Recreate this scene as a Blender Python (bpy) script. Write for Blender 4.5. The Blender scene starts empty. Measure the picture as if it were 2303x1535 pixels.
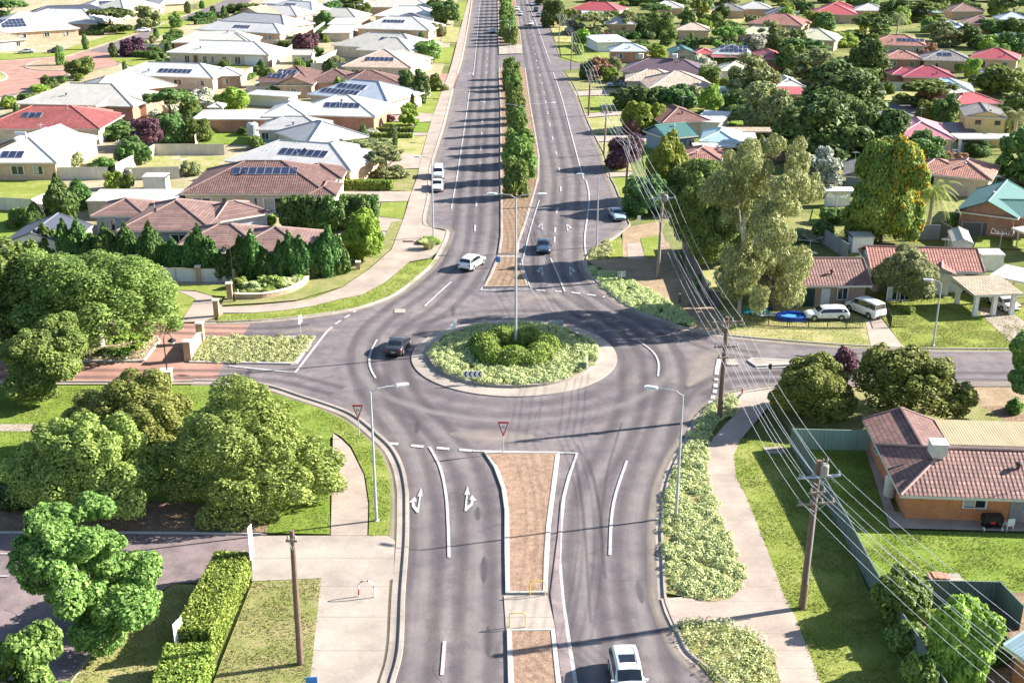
import bpy, math, random
import numpy as np
from mathutils import Vector
R = math.radians
random.seed(7)
SC = bpy.context.scene
COL = SC.collection

# ------------------------------------------------------------------ survey: camera height / pitch give ground positions
CAM_H, CAM_P, CAM_F = 39.5, R(21.1), 2635.0
def g(px, py, z=0.0):
    a = (px-1151.5)/CAM_F; b = -(py-767.5)/CAM_F
    dy = math.cos(CAM_P)+b*math.sin(CAM_P); dz = -math.sin(CAM_P)+b*math.cos(CAM_P)
    t = (z-CAM_H)/dz
    return Vector((a*t, dy*t, z))
def ppm(py, z=0.0):
    a = g(1151.5, py, z); b = g(1251.5, py, z)
    return 100.0/(b.x-a.x)
def top_z(Y, py):
    b = -(py-767.5)/CAM_F
    ang = CAM_P-math.atan(b)
    return CAM_H-Y*math.tan(ang)

# ------------------------------------------------------------------ mesh helper
class MB:
    def __init__(s): s.v = []; s.f = []; s.uv = []
    def face(s, pts, uv=None):
        n = len(s.v); pts = [Vector(p) for p in pts]
        s.v += pts; s.f.append(tuple(range(n, n+len(pts))))
        if uv is None:
            u = (pts[1]-pts[0]); u = u.normalized() if u.length > 1e-9 else Vector((1, 0, 0))
            nn = (pts[1]-pts[0]).cross(pts[-1]-pts[0])
            nn = nn.normalized() if nn.length > 1e-12 else Vector((0, 0, 1))
            w = nn.cross(u)
            uv = [((p-pts[0]).dot(u), (p-pts[0]).dot(w)) for p in pts]
        s.uv.append(uv); return s
    def box(s, c, d, rz=0.0, taper=1.0):
        cx, cy, cz = c; hx, hy, hz = d[0]/2, d[1]/2, d[2]/2
        ca, sa = math.cos(rz), math.sin(rz)
        def P(x, y, z):
            if z > 0: x *= taper; y *= taper
            return (cx+x*ca-y*sa, cy+x*sa+y*ca, cz+z)
        q = [P(-hx,-hy,-hz), P(hx,-hy,-hz), P(hx,hy,-hz), P(-hx,hy,-hz), P(-hx,-hy,hz), P(hx,-hy,hz), P(hx,hy,hz), P(-hx,hy,hz)]
        for i in ((0,1,5,4),(1,2,6,5),(2,3,7,6),(3,0,4,7),(4,5,6,7),(3,2,1,0)): s.face([q[k] for k in i])
        return s
    def tube(s, path, rad, n=8, cap=True):
        path = [Vector(p) for p in path]
        if not isinstance(rad, (list, tuple)): rad = [rad]*len(path)
        rings = []
        for i, p in enumerate(path):
            d = (path[min(i+1, len(path)-1)]-path[max(i-1, 0)])
            d = d.normalized() if d.length > 1e-9 else Vector((0,0,1))
            a = Vector((0,0,1)) if abs(d.z) < .9 else Vector((1,0,0))
            x = d.cross(a).normalized(); y = d.cross(x)
            rings.append([p+(x*math.cos(k*2*math.pi/n)+y*math.sin(k*2*math.pi/n))*rad[i] for k in range(n)])
        L = 0
        for i in range(len(path)-1):
            l2 = L+(path[i+1]-path[i]).length
            for k in range(n):
                k2 = (k+1) % n
                s.face([rings[i][k2], rings[i][k], rings[i+1][k], rings[i+1][k2]])
            L = l2
        if cap: s.face(rings[0]); s.face(rings[-1][::-1])
        return s
    def prism(s, pts2, z0, z1, bottom=False):
        n = len(pts2)
        ar = sum(pts2[i][0]*pts2[(i+1)%n][1]-pts2[(i+1)%n][0]*pts2[i][1] for i in range(n))
        if ar < 0: pts2 = pts2[::-1]
        s.face([(p[0], p[1], z1) for p in pts2], [(p[0], p[1]) for p in pts2])
        for i in range(n):
            a, b = pts2[i], pts2[(i+1)%n]
            s.face([(a[0],a[1],z0),(b[0],b[1],z0),(b[0],b[1],z1),(a[0],a[1],z1)])
        if bottom: s.face([(p[0], p[1], z0) for p in pts2[::-1]])
        return s
    def lathe(s, prof, n=16, c=(0,0,0)):
        for i in range(len(prof)-1):
            (r0,z0),(r1,z1) = prof[i], prof[i+1]
            for k in range(n):
                a0, a1 = 2*math.pi*k/n, 2*math.pi*(k+1)/n
                P = lambda r,z,a: (c[0]+r*math.cos(a), c[1]+r*math.sin(a), c[2]+z)
                q = [P(r0,z0,a0),P(r0,z0,a1),P(r1,z1,a1),P(r1,z1,a0)]
                if r0 < 1e-6: q = [q[0],q[2],q[3]]
                elif r1 < 1e-6: q = q[:3]
                s.face(q)
        return s
    def mesh(s, name, smooth=False, merge=False):
        me = bpy.data.meshes.new(name)
        me.from_pydata([tuple(v) for v in s.v], [], s.f)
        uvl = me.uv_layers.new(name='UVMap')
        flat = [c for f in s.uv for p in f for c in p]
        uvl.data.foreach_set('uv', flat)
        if merge:
            import bmesh
            bm = bmesh.new(); bm.from_mesh(me); bmesh.ops.remove_doubles(bm, verts=bm.verts, dist=1e-4)
            bm.to_mesh(me); bm.free()
        if smooth: me.polygons.foreach_set('use_smooth', [True]*len(me.polygons))
        return me
    def build(s, name, mat, parent=None, smooth=False, merge=False, loc=None):
        me = s.mesh(name, smooth, merge); me.materials.append(mat)
        return link(name, me, parent, loc)
def link(name, me, parent=None, loc=None, rz=0, sc=None):
    o = bpy.data.objects.new(name, me); COL.objects.link(o)
    if parent is not None: o.parent = parent
    if loc is not None: o.location = loc
    if rz: o.rotation_euler = (0, 0, rz)
    if sc is not None: o.scale = sc
    return o
def tag(o, label=None, cat=None, group=None, kind=None):
    if label: o['label'] = label
    if cat: o['category'] = cat
    if group: o['group'] = group
    if kind: o['kind'] = kind
    return o
def thing(name, label, cat, loc=(0,0,0), rz=0, group=None, sc=None):
    o = bpy.data.objects.new(name, None); COL.objects.link(o)
    o.location = loc; o.rotation_euler = (0,0,rz); o.empty_display_size = .5
    if sc is not None: o.scale = sc
    return tag(o, label, cat, group)
def dup(o, parent=None):
    c = o.copy(); COL.objects.link(c)
    if parent is not None: c.parent = parent
    for ch in o.children: dup(ch, c)
    return c
def catmull(pts, k=6, closed=False):
    pts = [Vector(p) for p in pts]; n = len(pts); out = []
    rng = range(n) if closed else range(n-1)
    for i in rng:
        p0 = pts[(i-1) % n] if closed or i > 0 else pts[0]
        p1 = pts[i]; p2 = pts[(i+1) % n]
        p3 = pts[(i+2) % n] if closed or i+2 < n else pts[-1]
        for j in range(k):
            t = j/k
            out.append(.5*((2*p1)+(p2-p0)*t+(2*p0-5*p1+4*p2-p3)*t*t+(3*p1-p0-3*p2+p3)*t**3))
    if not closed: out.append(pts[-1])
    return out
def side_normals(path, closed=False):
    n = len(path); out = []
    for i in range(n):
        a = path[(i-1) % n] if closed else path[max(i-1,0)]
        b = path[(i+1) % n] if closed else path[min(i+1,n-1)]
        d = b-a; d.z = 0; d = d.normalized() if d.length > 1e-9 else Vector((0,1,0))
        out.append(Vector((d.y, -d.x, 0)))     # to the right of travel
    return out
def sweep(mb, path, prof, closed=False):
    """prof: (offset to the right of travel, absolute z) points"""
    nn = side_normals(path, closed); n = len(path)
    for i in range(n if closed else n-1):
        j = (i+1) % n
        for (o0,z0),(o1,z1) in zip(prof[:-1], prof[1:]):
            A = path[i]+nn[i]*o0; B = path[j]+nn[j]*o0; C = path[j]+nn[j]*o1; D = path[i]+nn[i]*o1
            mb.face([(A.x,A.y,z0),(B.x,B.y,z0),(C.x,C.y,z1),(D.x,D.y,z1)])
    return mb

# ------------------------------------------------------------------ materials
class NT:
    def __init__(s, name):
        s.m = bpy.data.materials.new(name); s.m.use_nodes = True; s.t = s.m.node_tree; s.t.nodes.clear()
        s.out = s.n('ShaderNodeOutputMaterial')
    def n(s, typ, **kw):
        x = s.t.nodes.new(typ)
        for k, v in kw.items():
            if k.startswith('i_'):
                key = k[2:].replace('_', ' ')
                x.inputs[int(key) if key.isdigit() else key].default_value = v
            else: setattr(x, k, v)
        return x
    def l(s, a, b): s.t.links.new(a, b)
    def noise(s, vec, scale, detail=3, rough=.6):
        x = s.n('ShaderNodeTexNoise', i_Scale=scale, i_Detail=detail, i_Roughness=rough); s.l(vec, x.inputs['Vector']); return x.outputs['Fac']
    def ramp(s, fac, stops):
        x = s.n('ShaderNodeValToRGB'); e = x.color_ramp.elements
        while len(e) < len(stops): e.new(.5)
        for el, (p, c) in zip(e, stops): el.position = p; el.color = (*c, 1)
        s.l(fac, x.inputs[0]); return x.outputs[0]
    def mix(s, fac, a, b, mode='MIX'):
        x = s.n('ShaderNodeMix', data_type='RGBA', blend_type=mode)
        for sock, val in ((x.inputs[0], fac), (x.inputs[6], a), (x.inputs[7], b)):
            if isinstance(val, (int, float)): sock.default_value = val
            elif isinstance(val, tuple): sock.default_value = (*val, 1)
            else: s.l(val, sock)
        return x.outputs[2]
    def math(s, op, a, b=None, c=None):
        x = s.n('ShaderNodeMath', operation=op)
        for i, v in enumerate((a, b, c)):
            if v is None: continue
            if isinstance(v, (int, float)): x.inputs[i].default_value = v
            else: s.l(v, x.inputs[i])
        return x.outputs[0]
    def bsdf(s, col, rough=.85, spec=.3, metal=0.0, bump=None, bstr=.3, bdist=.02):
        b = s.n('ShaderNodeBsdfPrincipled')
        b.inputs['Roughness'].default_value = rough; b.inputs['Specular IOR Level'].default_value = spec; b.inputs['Metallic'].default_value = metal
        if isinstance(col, tuple): b.inputs['Base Color'].default_value = (*col, 1)
        else: s.l(col, b.inputs['Base Color'])
        if bump is not None:
            k = s.n('ShaderNodeBump', i_Strength=bstr, i_Distance=bdist); s.l(bump, k.inputs['Height']); s.l(k.outputs[0], b.inputs['Normal'])
        return b
    def done(s, sh): s.l(sh.outputs[0], s.out.inputs[0]); return s.m
    def co(s, w='Object'): return s.n('ShaderNodeTexCoord').outputs[w]
MATS = {}
def mul(c, k): return tuple(x*k for x in c)
def plain(name, c, rough=.7, spec=.3, var=.18, scale=2.5, metal=0.0, fine=True):
    if name in MATS: return MATS[name]
    t = NT(name); co = t.co()
    f = t.noise(co, scale, 4)
    col = t.ramp(f, [(.3, mul(c, 1-var)), (.7, mul(c, 1+var))])
    if fine:
        col = t.mix(.25, col, t.ramp(t.noise(co, scale*14, 2), [(.35, mul(c, .6)), (.65, mul(c, 1.3))]))
    MATS[name] = t.done(t.bsdf(col, rough, spec, metal)); return MATS[name]
def gloss(name, c, rough=.25, spec=.5, metal=0.0, coat=0.0):
    if name in MATS: return MATS[name]
    t = NT(name); co = t.co()
    col = t.ramp(t.noise(co, 3, 3), [(.3, mul(c, .9)), (.7, mul(c, 1.08))])
    b = t.bsdf(col, rough, spec, metal); b.inputs['Coat Weight'].default_value = coat
    MATS[name] = t.done(b); return MATS[name]
def asphalt(name, tint=(1,1,1), k=1.0):
    t = NT(name); co = t.co()
    T = lambda c: tuple(a*b*k*w_ for a, b, w_ in zip(c, tint, (1.06,.995,.965)))
    base = t.ramp(t.noise(co, .12, 5, .65), [(.32, T((.118,.106,.114))), (.5, T((.146,.132,.138))), (.7, T((.185,.167,.168)))])
    pat = t.ramp(t.noise(co, .7, 4, .6), [(.35, (.72,.72,.74)), (.6, (1.08,1.07,1.06))])
    col = t.mix(1.0, base, pat, 'MULTIPLY')
    fine = t.noise(co, 9, 3, .7); gr = t.noise(co, 40, 2, .8)
    col = t.mix(1.0, col, t.ramp(fine, [(.3, (.8,.8,.81)), (.7, (1.16,1.15,1.14))]), 'MULTIPLY')
    col = t.mix(1.0, col, t.ramp(gr, [(.3, (.7,.7,.7)), (.7, (1.3,1.3,1.3))]), 'MULTIPLY')
    # tar-sealed cracks
    v = t.n('ShaderNodeTexVoronoi', feature='DISTANCE_TO_EDGE', i_Scale=.16); 
    wv = t.n('ShaderNodeVectorMath', operation='ADD'); t.l(co, wv.inputs[0])
    nz = t.n('ShaderNodeTexNoise', i_Scale=.5, i_Detail=3.0); t.l(co, nz.inputs['Vector']); t.l(nz.outputs['Color'], wv.inputs[1]); t.l(wv.outputs[0], v.inputs['Vector'])
    crack = t.math('LESS_THAN', v.outputs['Distance'], .005)
    crack = t.math('MULTIPLY', crack, t.math('GREATER_THAN', t.noise(co, .09, 2), .56))
    col = t.mix(t.math('MULTIPLY', crack, .6), col, T((.05,.046,.05)))
    MATS[name] = t.done(t.bsdf(col, .82, .35, bump=gr, bstr=.25, bdist=.01)); return MATS[name]
def lawn(name, green, dry, bare, p=.5, scale=.25):
    """grass with dry patches and bare earth"""
    t = NT(name); co = t.co()
    big = t.noise(co, scale, 5, .65); mid = t.noise(co, scale*5, 4, .7); fine = t.noise(co, 14, 3, .75); vf = t.noise(co, 45, 2, .8)
    m = t.math('ADD', t.math('MULTIPLY', big, .62), t.math('MULTIPLY', mid, .38))
    col = t.ramp(m, [(p-.16, green), (p, tuple(.55*a+.45*b for a, b in zip(green, dry))), (p+.1, dry), (p+.24, bare)])
    col = t.mix(1.0, col, t.ramp(fine, [(.28, (.52,.56,.5)), (.5, (1,1,1)), (.74, (1.45,1.38,1.3))]), 'MULTIPLY')
    col = t.mix(1.0, col, t.ramp(vf, [(.3, (.68,.7,.66)), (.7, (1.28,1.26,1.2))]), 'MULTIPLY')
    MATS[name] = t.done(t.bsdf(col, .95, .1, bump=t.math('ADD', fine, vf), bstr=.7, bdist=.06)); return MATS[name]
def concrete(name, c, joint=1.6, stain=.2):
    t = NT(name); co = t.co()
    col = t.ramp(t.noise(co, .35, 5, .65), [(.3, mul(c, 1-stain)), (.65, mul(c, 1.06))])
    col = t.mix(1.0, col, t.ramp(t.noise(co, 5, 3, .7), [(.3, (.9,.89,.87)), (.7, (1.06,1.06,1.06))]), 'MULTIPLY')
    col = t.mix(1.0, col, t.ramp(t.noise(co, 30, 2, .8), [(.3, (.9,.9,.9)), (.7, (1.08,1.08,1.08))]), 'MULTIPLY')
    if joint:
        s = t.n('ShaderNodeSeparateXYZ'); t.l(co, s.inputs[0])
        fr = t.math('FRACT', t.math('MULTIPLY', s.outputs[1], 1/joint))
        ln = t.math('LESS_THAN', fr, .03)
        col = t.mix(t.math('MULTIPLY', ln, .45), col, mul(c, .45))
    MATS[name] = t.done(t.bsdf(col, .9, .25)); return MATS[name]
def pavers(name, c1, c2, mort):
    t = NT(name); co = t.co()
    b = t.n('ShaderNodeTexBrick', i_Scale=1.0, i_Mortar_Size=.012, i_Brick_Width=.23, i_Row_Height=.115); t.l(co, b.inputs['Vector'])
    b.inputs['Color1'].default_value = (*c1,1); b.inputs['Color2'].default_value = (*c2,1); b.inputs['Mortar'].default_value = (*mort,1)
    col = t.mix(1.0, b.outputs[0], t.ramp(t.noise(co, .3, 5, .65), [(.3, (.72,.7,.7)), (.7, (1.12,1.1,1.1))]), 'MULTIPLY')
    s = t.n('ShaderNodeSeparateXYZ'); t.l(co, s.inputs[0])
    st = t.n('ShaderNodeCombineXYZ'); t.l(t.math('MULTIPLY', s.outputs[0], .04), st.inputs[0]); t.l(s.outputs[1], st.inputs[1])
    col = t.mix(.8, col, t.ramp(t.noise(st.outputs[0], 1.1, 4), [(.3, (.8,.79,.79)), (.7, (1.1,1.1,1.1))]), 'MULTIPLY')
    MATS[name] = t.done(t.bsdf(col, .85, .25)); return MATS[name]
def tiles(name, c, row=.34, wid=.3, k=.32, hl=1.0):
    """roof tiles in courses up the slope: UV in metres"""
    t = NT(name); uv = t.co('UV'); co = t.co()
    b = t.n('ShaderNodeTexBrick', i_Scale=1.0, i_Mortar_Size=.035, i_Mortar_Smooth=.6, i_Brick_Width=wid, i_Row_Height=row, i_Bias=0.0); t.l(uv, b.inputs['Vector'])
    b.inputs['Color1'].default_value = (*mul(c, .82),1); b.inputs['Color2'].default_value = (*mul(c, 1.22),1); b.inputs['Mortar'].default_value = (*mul(c, k),1)
    col = t.mix(1.0, b.outputs[0], t.ramp(t.noise(co, .6, 5, .7), [(.3, (.72,.72,.72)), (.7, (1.2,1.18,1.15))]), 'MULTIPLY')
    col = t.mix(.6, col, t.ramp(t.noise(co, 6, 3, .7), [(.3, (.8,.8,.8)), (.7, (1.2,1.2,1.2))]), 'MULTIPLY')
    s = t.n('ShaderNodeSeparateXYZ'); t.l(uv, s.inputs[0])
    saw = t.math('FRACT', t.math('MULTIPLY', s.outputs[1], 1/row))
    wob = t.math('SINE', t.math('MULTIPLY', s.outputs[0], 2*math.pi/wid))
    h = t.math('ADD', t.math('MULTIPLY', saw, -1.0), t.math('MULTIPLY', wob, .35*hl))
    MATS[name] = t.done(t.bsdf(col, .75, .3, bump=h, bstr=.9, bdist=.05)); return MATS[name]
def sheet(name, c, rib=.76, rough=.5, spec=.4, amp=.12):
    """ribbed metal roof sheet: ribs run up the slope"""
    t = NT(name); uv = t.co('UV'); co = t.co()
    s = t.n('ShaderNodeSeparateXYZ'); t.l(uv, s.inputs[0])
    fr = t.math('FRACT', t.math('MULTIPLY', s.outputs[0], 1/rib))
    ln = t.math('LESS_THAN', fr, .14)
    col = t.ramp(t.noise(co, .5, 5, .7), [(.3, mul(c, .84)), (.7, mul(c, 1.07))])
    col = t.mix(t.math('MULTIPLY', ln, amp*2.2), col, mul(c, .55))
    dirt = t.n('ShaderNodeCombineXYZ'); t.l(s.outputs[0], dirt.inputs[0]); t.l(t.math('MULTIPLY', s.outputs[1], .12), dirt.inputs[1])
    col = t.mix(.7, col, t.ramp(t.noise(dirt.outputs[0], 2.2, 4, .7), [(.3, (.82,.81,.8)), (.65, (1.05,1.05,1.05))]), 'MULTIPLY')
    h = t.math('SINE', t.math('MULTIPLY', s.outputs[0], 2*math.pi/.2))
    MATS[name] = t.done(t.bsdf(col, rough, spec, bump=h, bstr=.35, bdist=.02)); return MATS[name]
def brick(name, c1, c2, mort):
    t = NT(name); uv = t.co('UV'); co = t.co()
    b = t.n('ShaderNodeTexBrick', i_Scale=1.0, i_Mortar_Size=.012, i_Brick_Width=.24, i_Row_Height=.086); t.l(uv, b.inputs['Vector'])
    b.inputs['Color1'].default_value = (*c1,1); b.inputs['Color2'].default_value = (*c2,1); b.inputs['Mortar'].default_value = (*mort,1)
    col = t.mix(1.0, b.outputs[0], t.ramp(t.noise(co, .9, 4, .7), [(.3, (.78,.78,.78)), (.7, (1.15,1.15,1.15))]), 'MULTIPLY')
    MATS[name] = t.done(t.bsdf(col, .88, .2)); return MATS[name]
def leafmat(name, c1, c2, c3, trans=.3, rough=.65):
    t = NT(name); geo = t.n('ShaderNodeNewGeometry'); oi = t.n('ShaderNodeObjectInfo')
    col = t.ramp(geo.outputs['Random Per Island'], [(.0, c1), (.5, c2), (1.0, c3)])
    hs = t.n('ShaderNodeHueSaturation'); t.l(col, hs.inputs['Color'])
    t.l(t.math('ADD', t.math('MULTIPLY', oi.outputs['Random'], .05), .475), hs.inputs['Hue'])
    t.l(t.math('ADD', t.math('MULTIPLY', oi.outputs['Random'], .5), .78), hs.inputs['Value'])
    col = t.mix(.8, hs.outputs[0], t.ramp(t.noise(t.co(), 1.6, 3), [(.3, (.75,.78,.72)), (.7, (1.2,1.16,1.1))]), 'MULTIPLY')
    b = t.bsdf(col, rough, .25)
    tr = t.n('ShaderNodeBsdfTranslucent'); t.l(col, tr.inputs[0])
    mx = t.n('ShaderNodeMixShader'); mx.inputs[0].default_value = trans
    t.l(b.outputs[0], mx.inputs[1]); t.l(tr.outputs[0], mx.inputs[2])
    MATS[name] = t.done(mx); return MATS[name]
def wear(name, c, strength, vs=.25):
    """worn or tyre-darkened band: real stain sheet that fades out across its width (uv.x 0..1, uv.y metres along)"""
    t = NT(name); uv = t.co('UV')
    s = t.n('ShaderNodeSeparateXYZ'); t.l(uv, s.inputs[0])
    x = t.math('SUBTRACT', t.math('MULTIPLY', s.outputs[0], 2.0), 1.0)
    prof = t.math('SUBTRACT', 1.0, t.math('MULTIPLY', x, x)); prof = t.math('POWER', t.math('MAXIMUM', prof, 0.0), 1.5)
    co = t.co()
    c3 = t.n('ShaderNodeCombineXYZ'); t.l(t.math('MULTIPLY', s.outputs[0], 1.6), c3.inputs[0]); t.l(t.math('MULTIPLY', s.outputs[1], .16), c3.inputs[1])
    nz = t.math('ADD', t.math('MULTIPLY', t.noise(c3.outputs[0], 1.5, 4, .65), .8), t.math('MULTIPLY', t.noise(co, .35, 3), .7))
    nz = t.math('MAXIMUM', t.math('SUBTRACT', nz, .25), 0.0)
    al = t.math('MINIMUM', t.math('MULTIPLY', t.math('MULTIPLY', prof, nz), strength*2.2), .95)
    b = t.bsdf(c, .7, .35); tr = t.n('ShaderNodeBsdfTransparent'); mx = t.n('ShaderNodeMixShader')
    t.l(al, mx.inputs[0]); t.l(tr.outputs[0], mx.inputs[1]); t.l(b.outputs[0], mx.inputs[2])
    MATS[name] = t.done(mx); return MATS[name]
def paint(name, c, worn=.45):
    t = NT(name); co = t.co()
    col = t.ramp(t.noise(co, 3, 4, .7), [(.3, mul(c, .8)), (.7, c)])
    m = t.math('GREATER_THAN', t.noise(co, 11, 4, .75), 1-worn)
    col = t.mix(t.math('MULTIPLY', m, .7), col, (.2,.185,.185))
    MATS[name] = t.done(t.bsdf(col, .7, .3)); return MATS[name]
def solar_mat():
    t = NT('solar_cells'); uv = t.co('UV')
    b = t.n('ShaderNodeTexBrick', i_Scale=1.0, i_Mortar_Size=.006, i_Brick_Width=.16, i_Row_Height=.16, offset=0.0); t.l(uv, b.inputs['Vector'])
    b.inputs['Color1'].default_value = (.012,.017,.05,1); b.inputs['Color2'].default_value = (.016,.022,.06,1); b.inputs['Mortar'].default_value = (.1,.12,.18,1)
    MATS['solar'] = t.done(t.bsdf(b.outputs[0], .22, .5)); return MATS['solar']

M_ASPH = asphalt('asphalt_road'); M_ASPH2 = asphalt('asphalt_side', (1.02,.99,1.0), 1.0)
M_PARK = asphalt('asphalt_old_pink', (1.12,1.02,1.0), 1.12)
M_GROUND = lawn('suburb_ground', (.085,.12,.03), (.25,.24,.1), (.36,.29,.2), .5, .09)
M_LAWN = lawn('lawn_green', (.15,.2,.03), (.28,.295,.09), (.4,.36,.2), .52, .35)
M_LAWNRICH = lawn('lawn_lush', (.13,.2,.028), (.23,.28,.065), (.36,.34,.16), .55, .45)
M_DRY = lawn('lawn_dry', (.17,.21,.045), (.34,.31,.15), (.4,.31,.2), .44, .3)
M_VERGE = lawn('verge_patchy', (.14,.18,.04), (.27,.25,.12), (.36,.25,.17), .46, .4)
M_DIRT = lawn('bare_earth', (.2,.16,.1), (.33,.24,.17), (.4,.29,.22), .42, .5)
M_MULCH = lawn('bark_mulch', (.15,.1,.07), (.29,.2,.145), (.4,.3,.23), .46, 2.6)
M_REDEARTH = lawn('red_earth', (.17,.115,.085), (.32,.215,.165), (.39,.275,.215), .43, 2.2)
M_PALEYARD = lawn('pale_yard', (.2,.2,.085), (.34,.29,.2), (.42,.36,.29), .4, .15)
M_CONC = concrete('path_concrete', (.37,.3,.25), 1.6, .3); M_CONCW = concrete('apron_concrete', (.355,.305,.26), 3.2, .3)
M_KERB = concrete('kerb_concrete', (.35,.3,.26), 2.4, .3); M_DRIVE = concrete('drive_concrete', (.38,.31,.26), 3.0, .3)
M_KERBW = paint('kerb_white_paint', (.46,.43,.39), .45)
M_PAVER = pavers('red_pavers', (.36,.19,.145), (.42,.24,.185), (.3,.19,.15))
M_LINE = paint('road_paint', (.52,.51,.5), .5)
M_TYRE = wear('tyre_darkening', (.075,.066,.072), .3); M_TYREC = wear('tyre_curve', (.085,.075,.08), .2); M_SKID = wear('rubber_marks', (.08,.073,.08), .3)
M_PALEBAND = wear('polished_band', (.27,.245,.235), .34)
# ------------------------------------------------------------------ ground, roads, paths
ZR = .08        # road surface
ZV = .17        # verge surface beside the kerbs
_zc = {}
def flat(name, pts, z, mat, label=None, cat=None, smooth=0, kind='structure', slab=0.0):
    k = round(z, 3); _zc[k] = _zc.get(k, 0)+1
    z = z+.0005*_zc[k]
    w = [g(x, y, z) for x, y in pts]
    if smooth: w = catmull(w, smooth, True)
    mb = MB(); mb.prism([(p.x, p.y) for p in w], z-max(slab, .02), z)
    o = mb.build(name, mat); return tag(o, label or 'stretch of '+name.replace('_', ' '), cat or name.replace('_', ' '), None, kind)
gm = MB(); 
for i in range(-6, 6):
    for j in range(-2, 12): gm.face([(i*400,j*400,0),(i*400+400,j*400,0),(i*400+400,j*400+400,0),(i*400,j*400+400,0)])
tag(gm.build('ground', M_GROUND), 'broad flat suburban ground of dry grass and earth', 'ground', None, 'structure')

NL = [(1068,-70),(1063,0),(1045,113),(1031,167),(1021,200),(1001,283),(975,367),(970,400),(968,443),(958,497),(972,510),(1008,517),(1010,532),(998,560),(975,597),(935,633),(895,663),(848,683)]
NWK = [(848,683),(801,697),(768,703),(700,713),(634,720),(567,725),(460,727)]
NR = [(1206,-70),(1217,0),(1222,20),(1232,60),(1246,100),(1255,127),(1268,163),(1291,200),(1315,267),(1335,310),(1355,350),(1368,400),(1378,420),(1405,493),(1408,507),(1385,527),(1355,547),(1318,573),(1311,587),(1315,607),(1331,630),(1368,663),(1401,687),(1451,710),(1501,727)]
NEK = [(1501,727),(1536,740),(1639,758),(1769,770),(1936,782),(2103,788),(2303,789),(2480,789)]
SEK = [(2480,866),(2136,866),(1800,868),(1736,870),(1669,880),(1636,890),(1596,910),(1569,933),(1553,957),(1535,997),(1511,1033),(1491,1083),(1481,1133),(1476,1200),(1478,1235),(1481,1335),(1491,1375),(1511,1422),(1531,1465),(1563,1495),(1605,1527),(1700,1620)]
SWK = [(433,862),(533,865),(600,875),(667,897),(717,913),(768,932),(801,953),(835,983),(865,1013),(885,1053),(894,1100),(895,1133),(894,1197),(891,1245),(883,1335),(878,1435),(871,1485),(856,1535),(835,1620)]
def rd(name, pts, label, mat=M_ASPH, dz=0.0): return flat(name, pts, ZR+dz, mat, label, 'road')
rd('road', NL+[(848,700),(1501,740)]+NR[::-1], 'dual carriageway running away from the roundabout')
rd('road', NWK+[(460,862)]+SWK[:11]+[(1481,1133)]+SEK[:12][::-1][1:]+NEK[::-1], 'dark asphalt of the roundabout junction', dz=.004)
rd('road', SWK[9:]+SEK[::-1][:10], 'dual carriageway in front of the roundabout', dz=.008)
# west entrance road of red pavers, two lanes round a planted median
rd('road', [(-120,722),(393,726),(460,728),(562,728),(543,759),(450,758),(-120,758)], 'upper lane of red pavers at the estate entrance', M_PAVER, .012)
rd('road', [(-120,814),(503,816),(480,863),(-120,863)], 'lower lane of red pavers at the estate entrance', M_PAVER, .012)
flat('path', [(360,757),(452,757),(412,816),(318,816)], ZR+.02, M_PAVER, 'red paved strip beside the low sign wall', 'path')
# side street on the left rear, car park at lower left, side street far right
rd('road', [(-120,140),(0,138),(157,127),(263,93),(350,63),(500,3),(540,-20),(600,-20),(517,32),(440,45),(320,92),(253,125),(267,147),(160,165),(40,212),(0,219),(-120,240)], 'residential street behind the white roofs', M_ASPH2, 0)
flat('road', [(-120,140),(0,138),(157,127),(200,115),(262,122),(262,148),(160,162),(40,208),(-120,238)], ZR+.016, M_PAVER, 'red paved bend of the residential street', 'road')
rd('road', [(-150,1150),(320,1150),(560,1185),(600,1196),(600,1304),(565,1306),(390,1311),(300,1365),(215,1450),(150,1535),(90,1640),(-150,1640)], 'service road in the shade below the big bushes', M_PARK, 0)
rd('road', [(1238,131),(1305,143),(1420,150),(1420,158),(1305,154),(1250,160)], 'side street joining beside the timber poles', M_ASPH2, 0)
rd('road', [(1960,232),(2060,236),(2140,250),(2260,262),(2260,270),(2040,262),(1960,255)], 'grey lane behind the pink roofed house', M_ASPH2, 0)
rd('road', [(2300,866),(2110,867),(1960,866),(1960,800),(2300,800)], 'worn asphalt of the eastern side street', M_ASPH2, .02)
flat('road', [(1031,166),(1000,166),(960,170),(950,185),(990,196),(1019,200)], ZR+.012, M_PAVER, 'red paved driveway mouth beside the left carriageway', 'road')

# paths
flat('path', [(1056,-70),(1053,0),(1035,67),(1016,143),(1008,168),(995,200),(971,267),(948,350),(938,400),(925,433),(908,490),(881,560),(830,605),(768,647),(700,672),(667,677),(567,687),(500,690),(497,703),(567,703),(633,698),(700,688),(768,671),(811,663),(868,633),(921,588),(965,580),(998,556),(1008,532),(1005,520),(972,513),(956,499),(964,443),(966,400),(972,367),(997,283),(1017,200),(1027,167),(1041,113),(1059,0),(1063,-70)], ZV, M_CONC, 'pale concrete footpath following the left carriageway', 'path')
flat('path', [(500,688),(502,706),(455,723),(405,724),(425,695),(440,672),(410,658),(395,653),(440,655),(475,665)], ZV+.006, M_CONC, 'concrete path beside the brick pillars at the entrance', 'path')
flat('path', [(749,973),(768,987),(788,1007),(818,1067),(828,1133),(826,1203),(744,1203)], ZV, M_CONC, 'pinkish footpath beside the grass strip and lamp', 'path', 0)
flat('path', [(566,1204),(870,1203),(888,1215),(884,1300),(875,1304),(869,1430),(861,1490),(846,1535),(826,1640),(680,1640),(697,1535),(722,1299),(566,1306)], ZV-.02, M_CONCW, 'wide concrete apron beside the timber pole', 'path')
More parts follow.
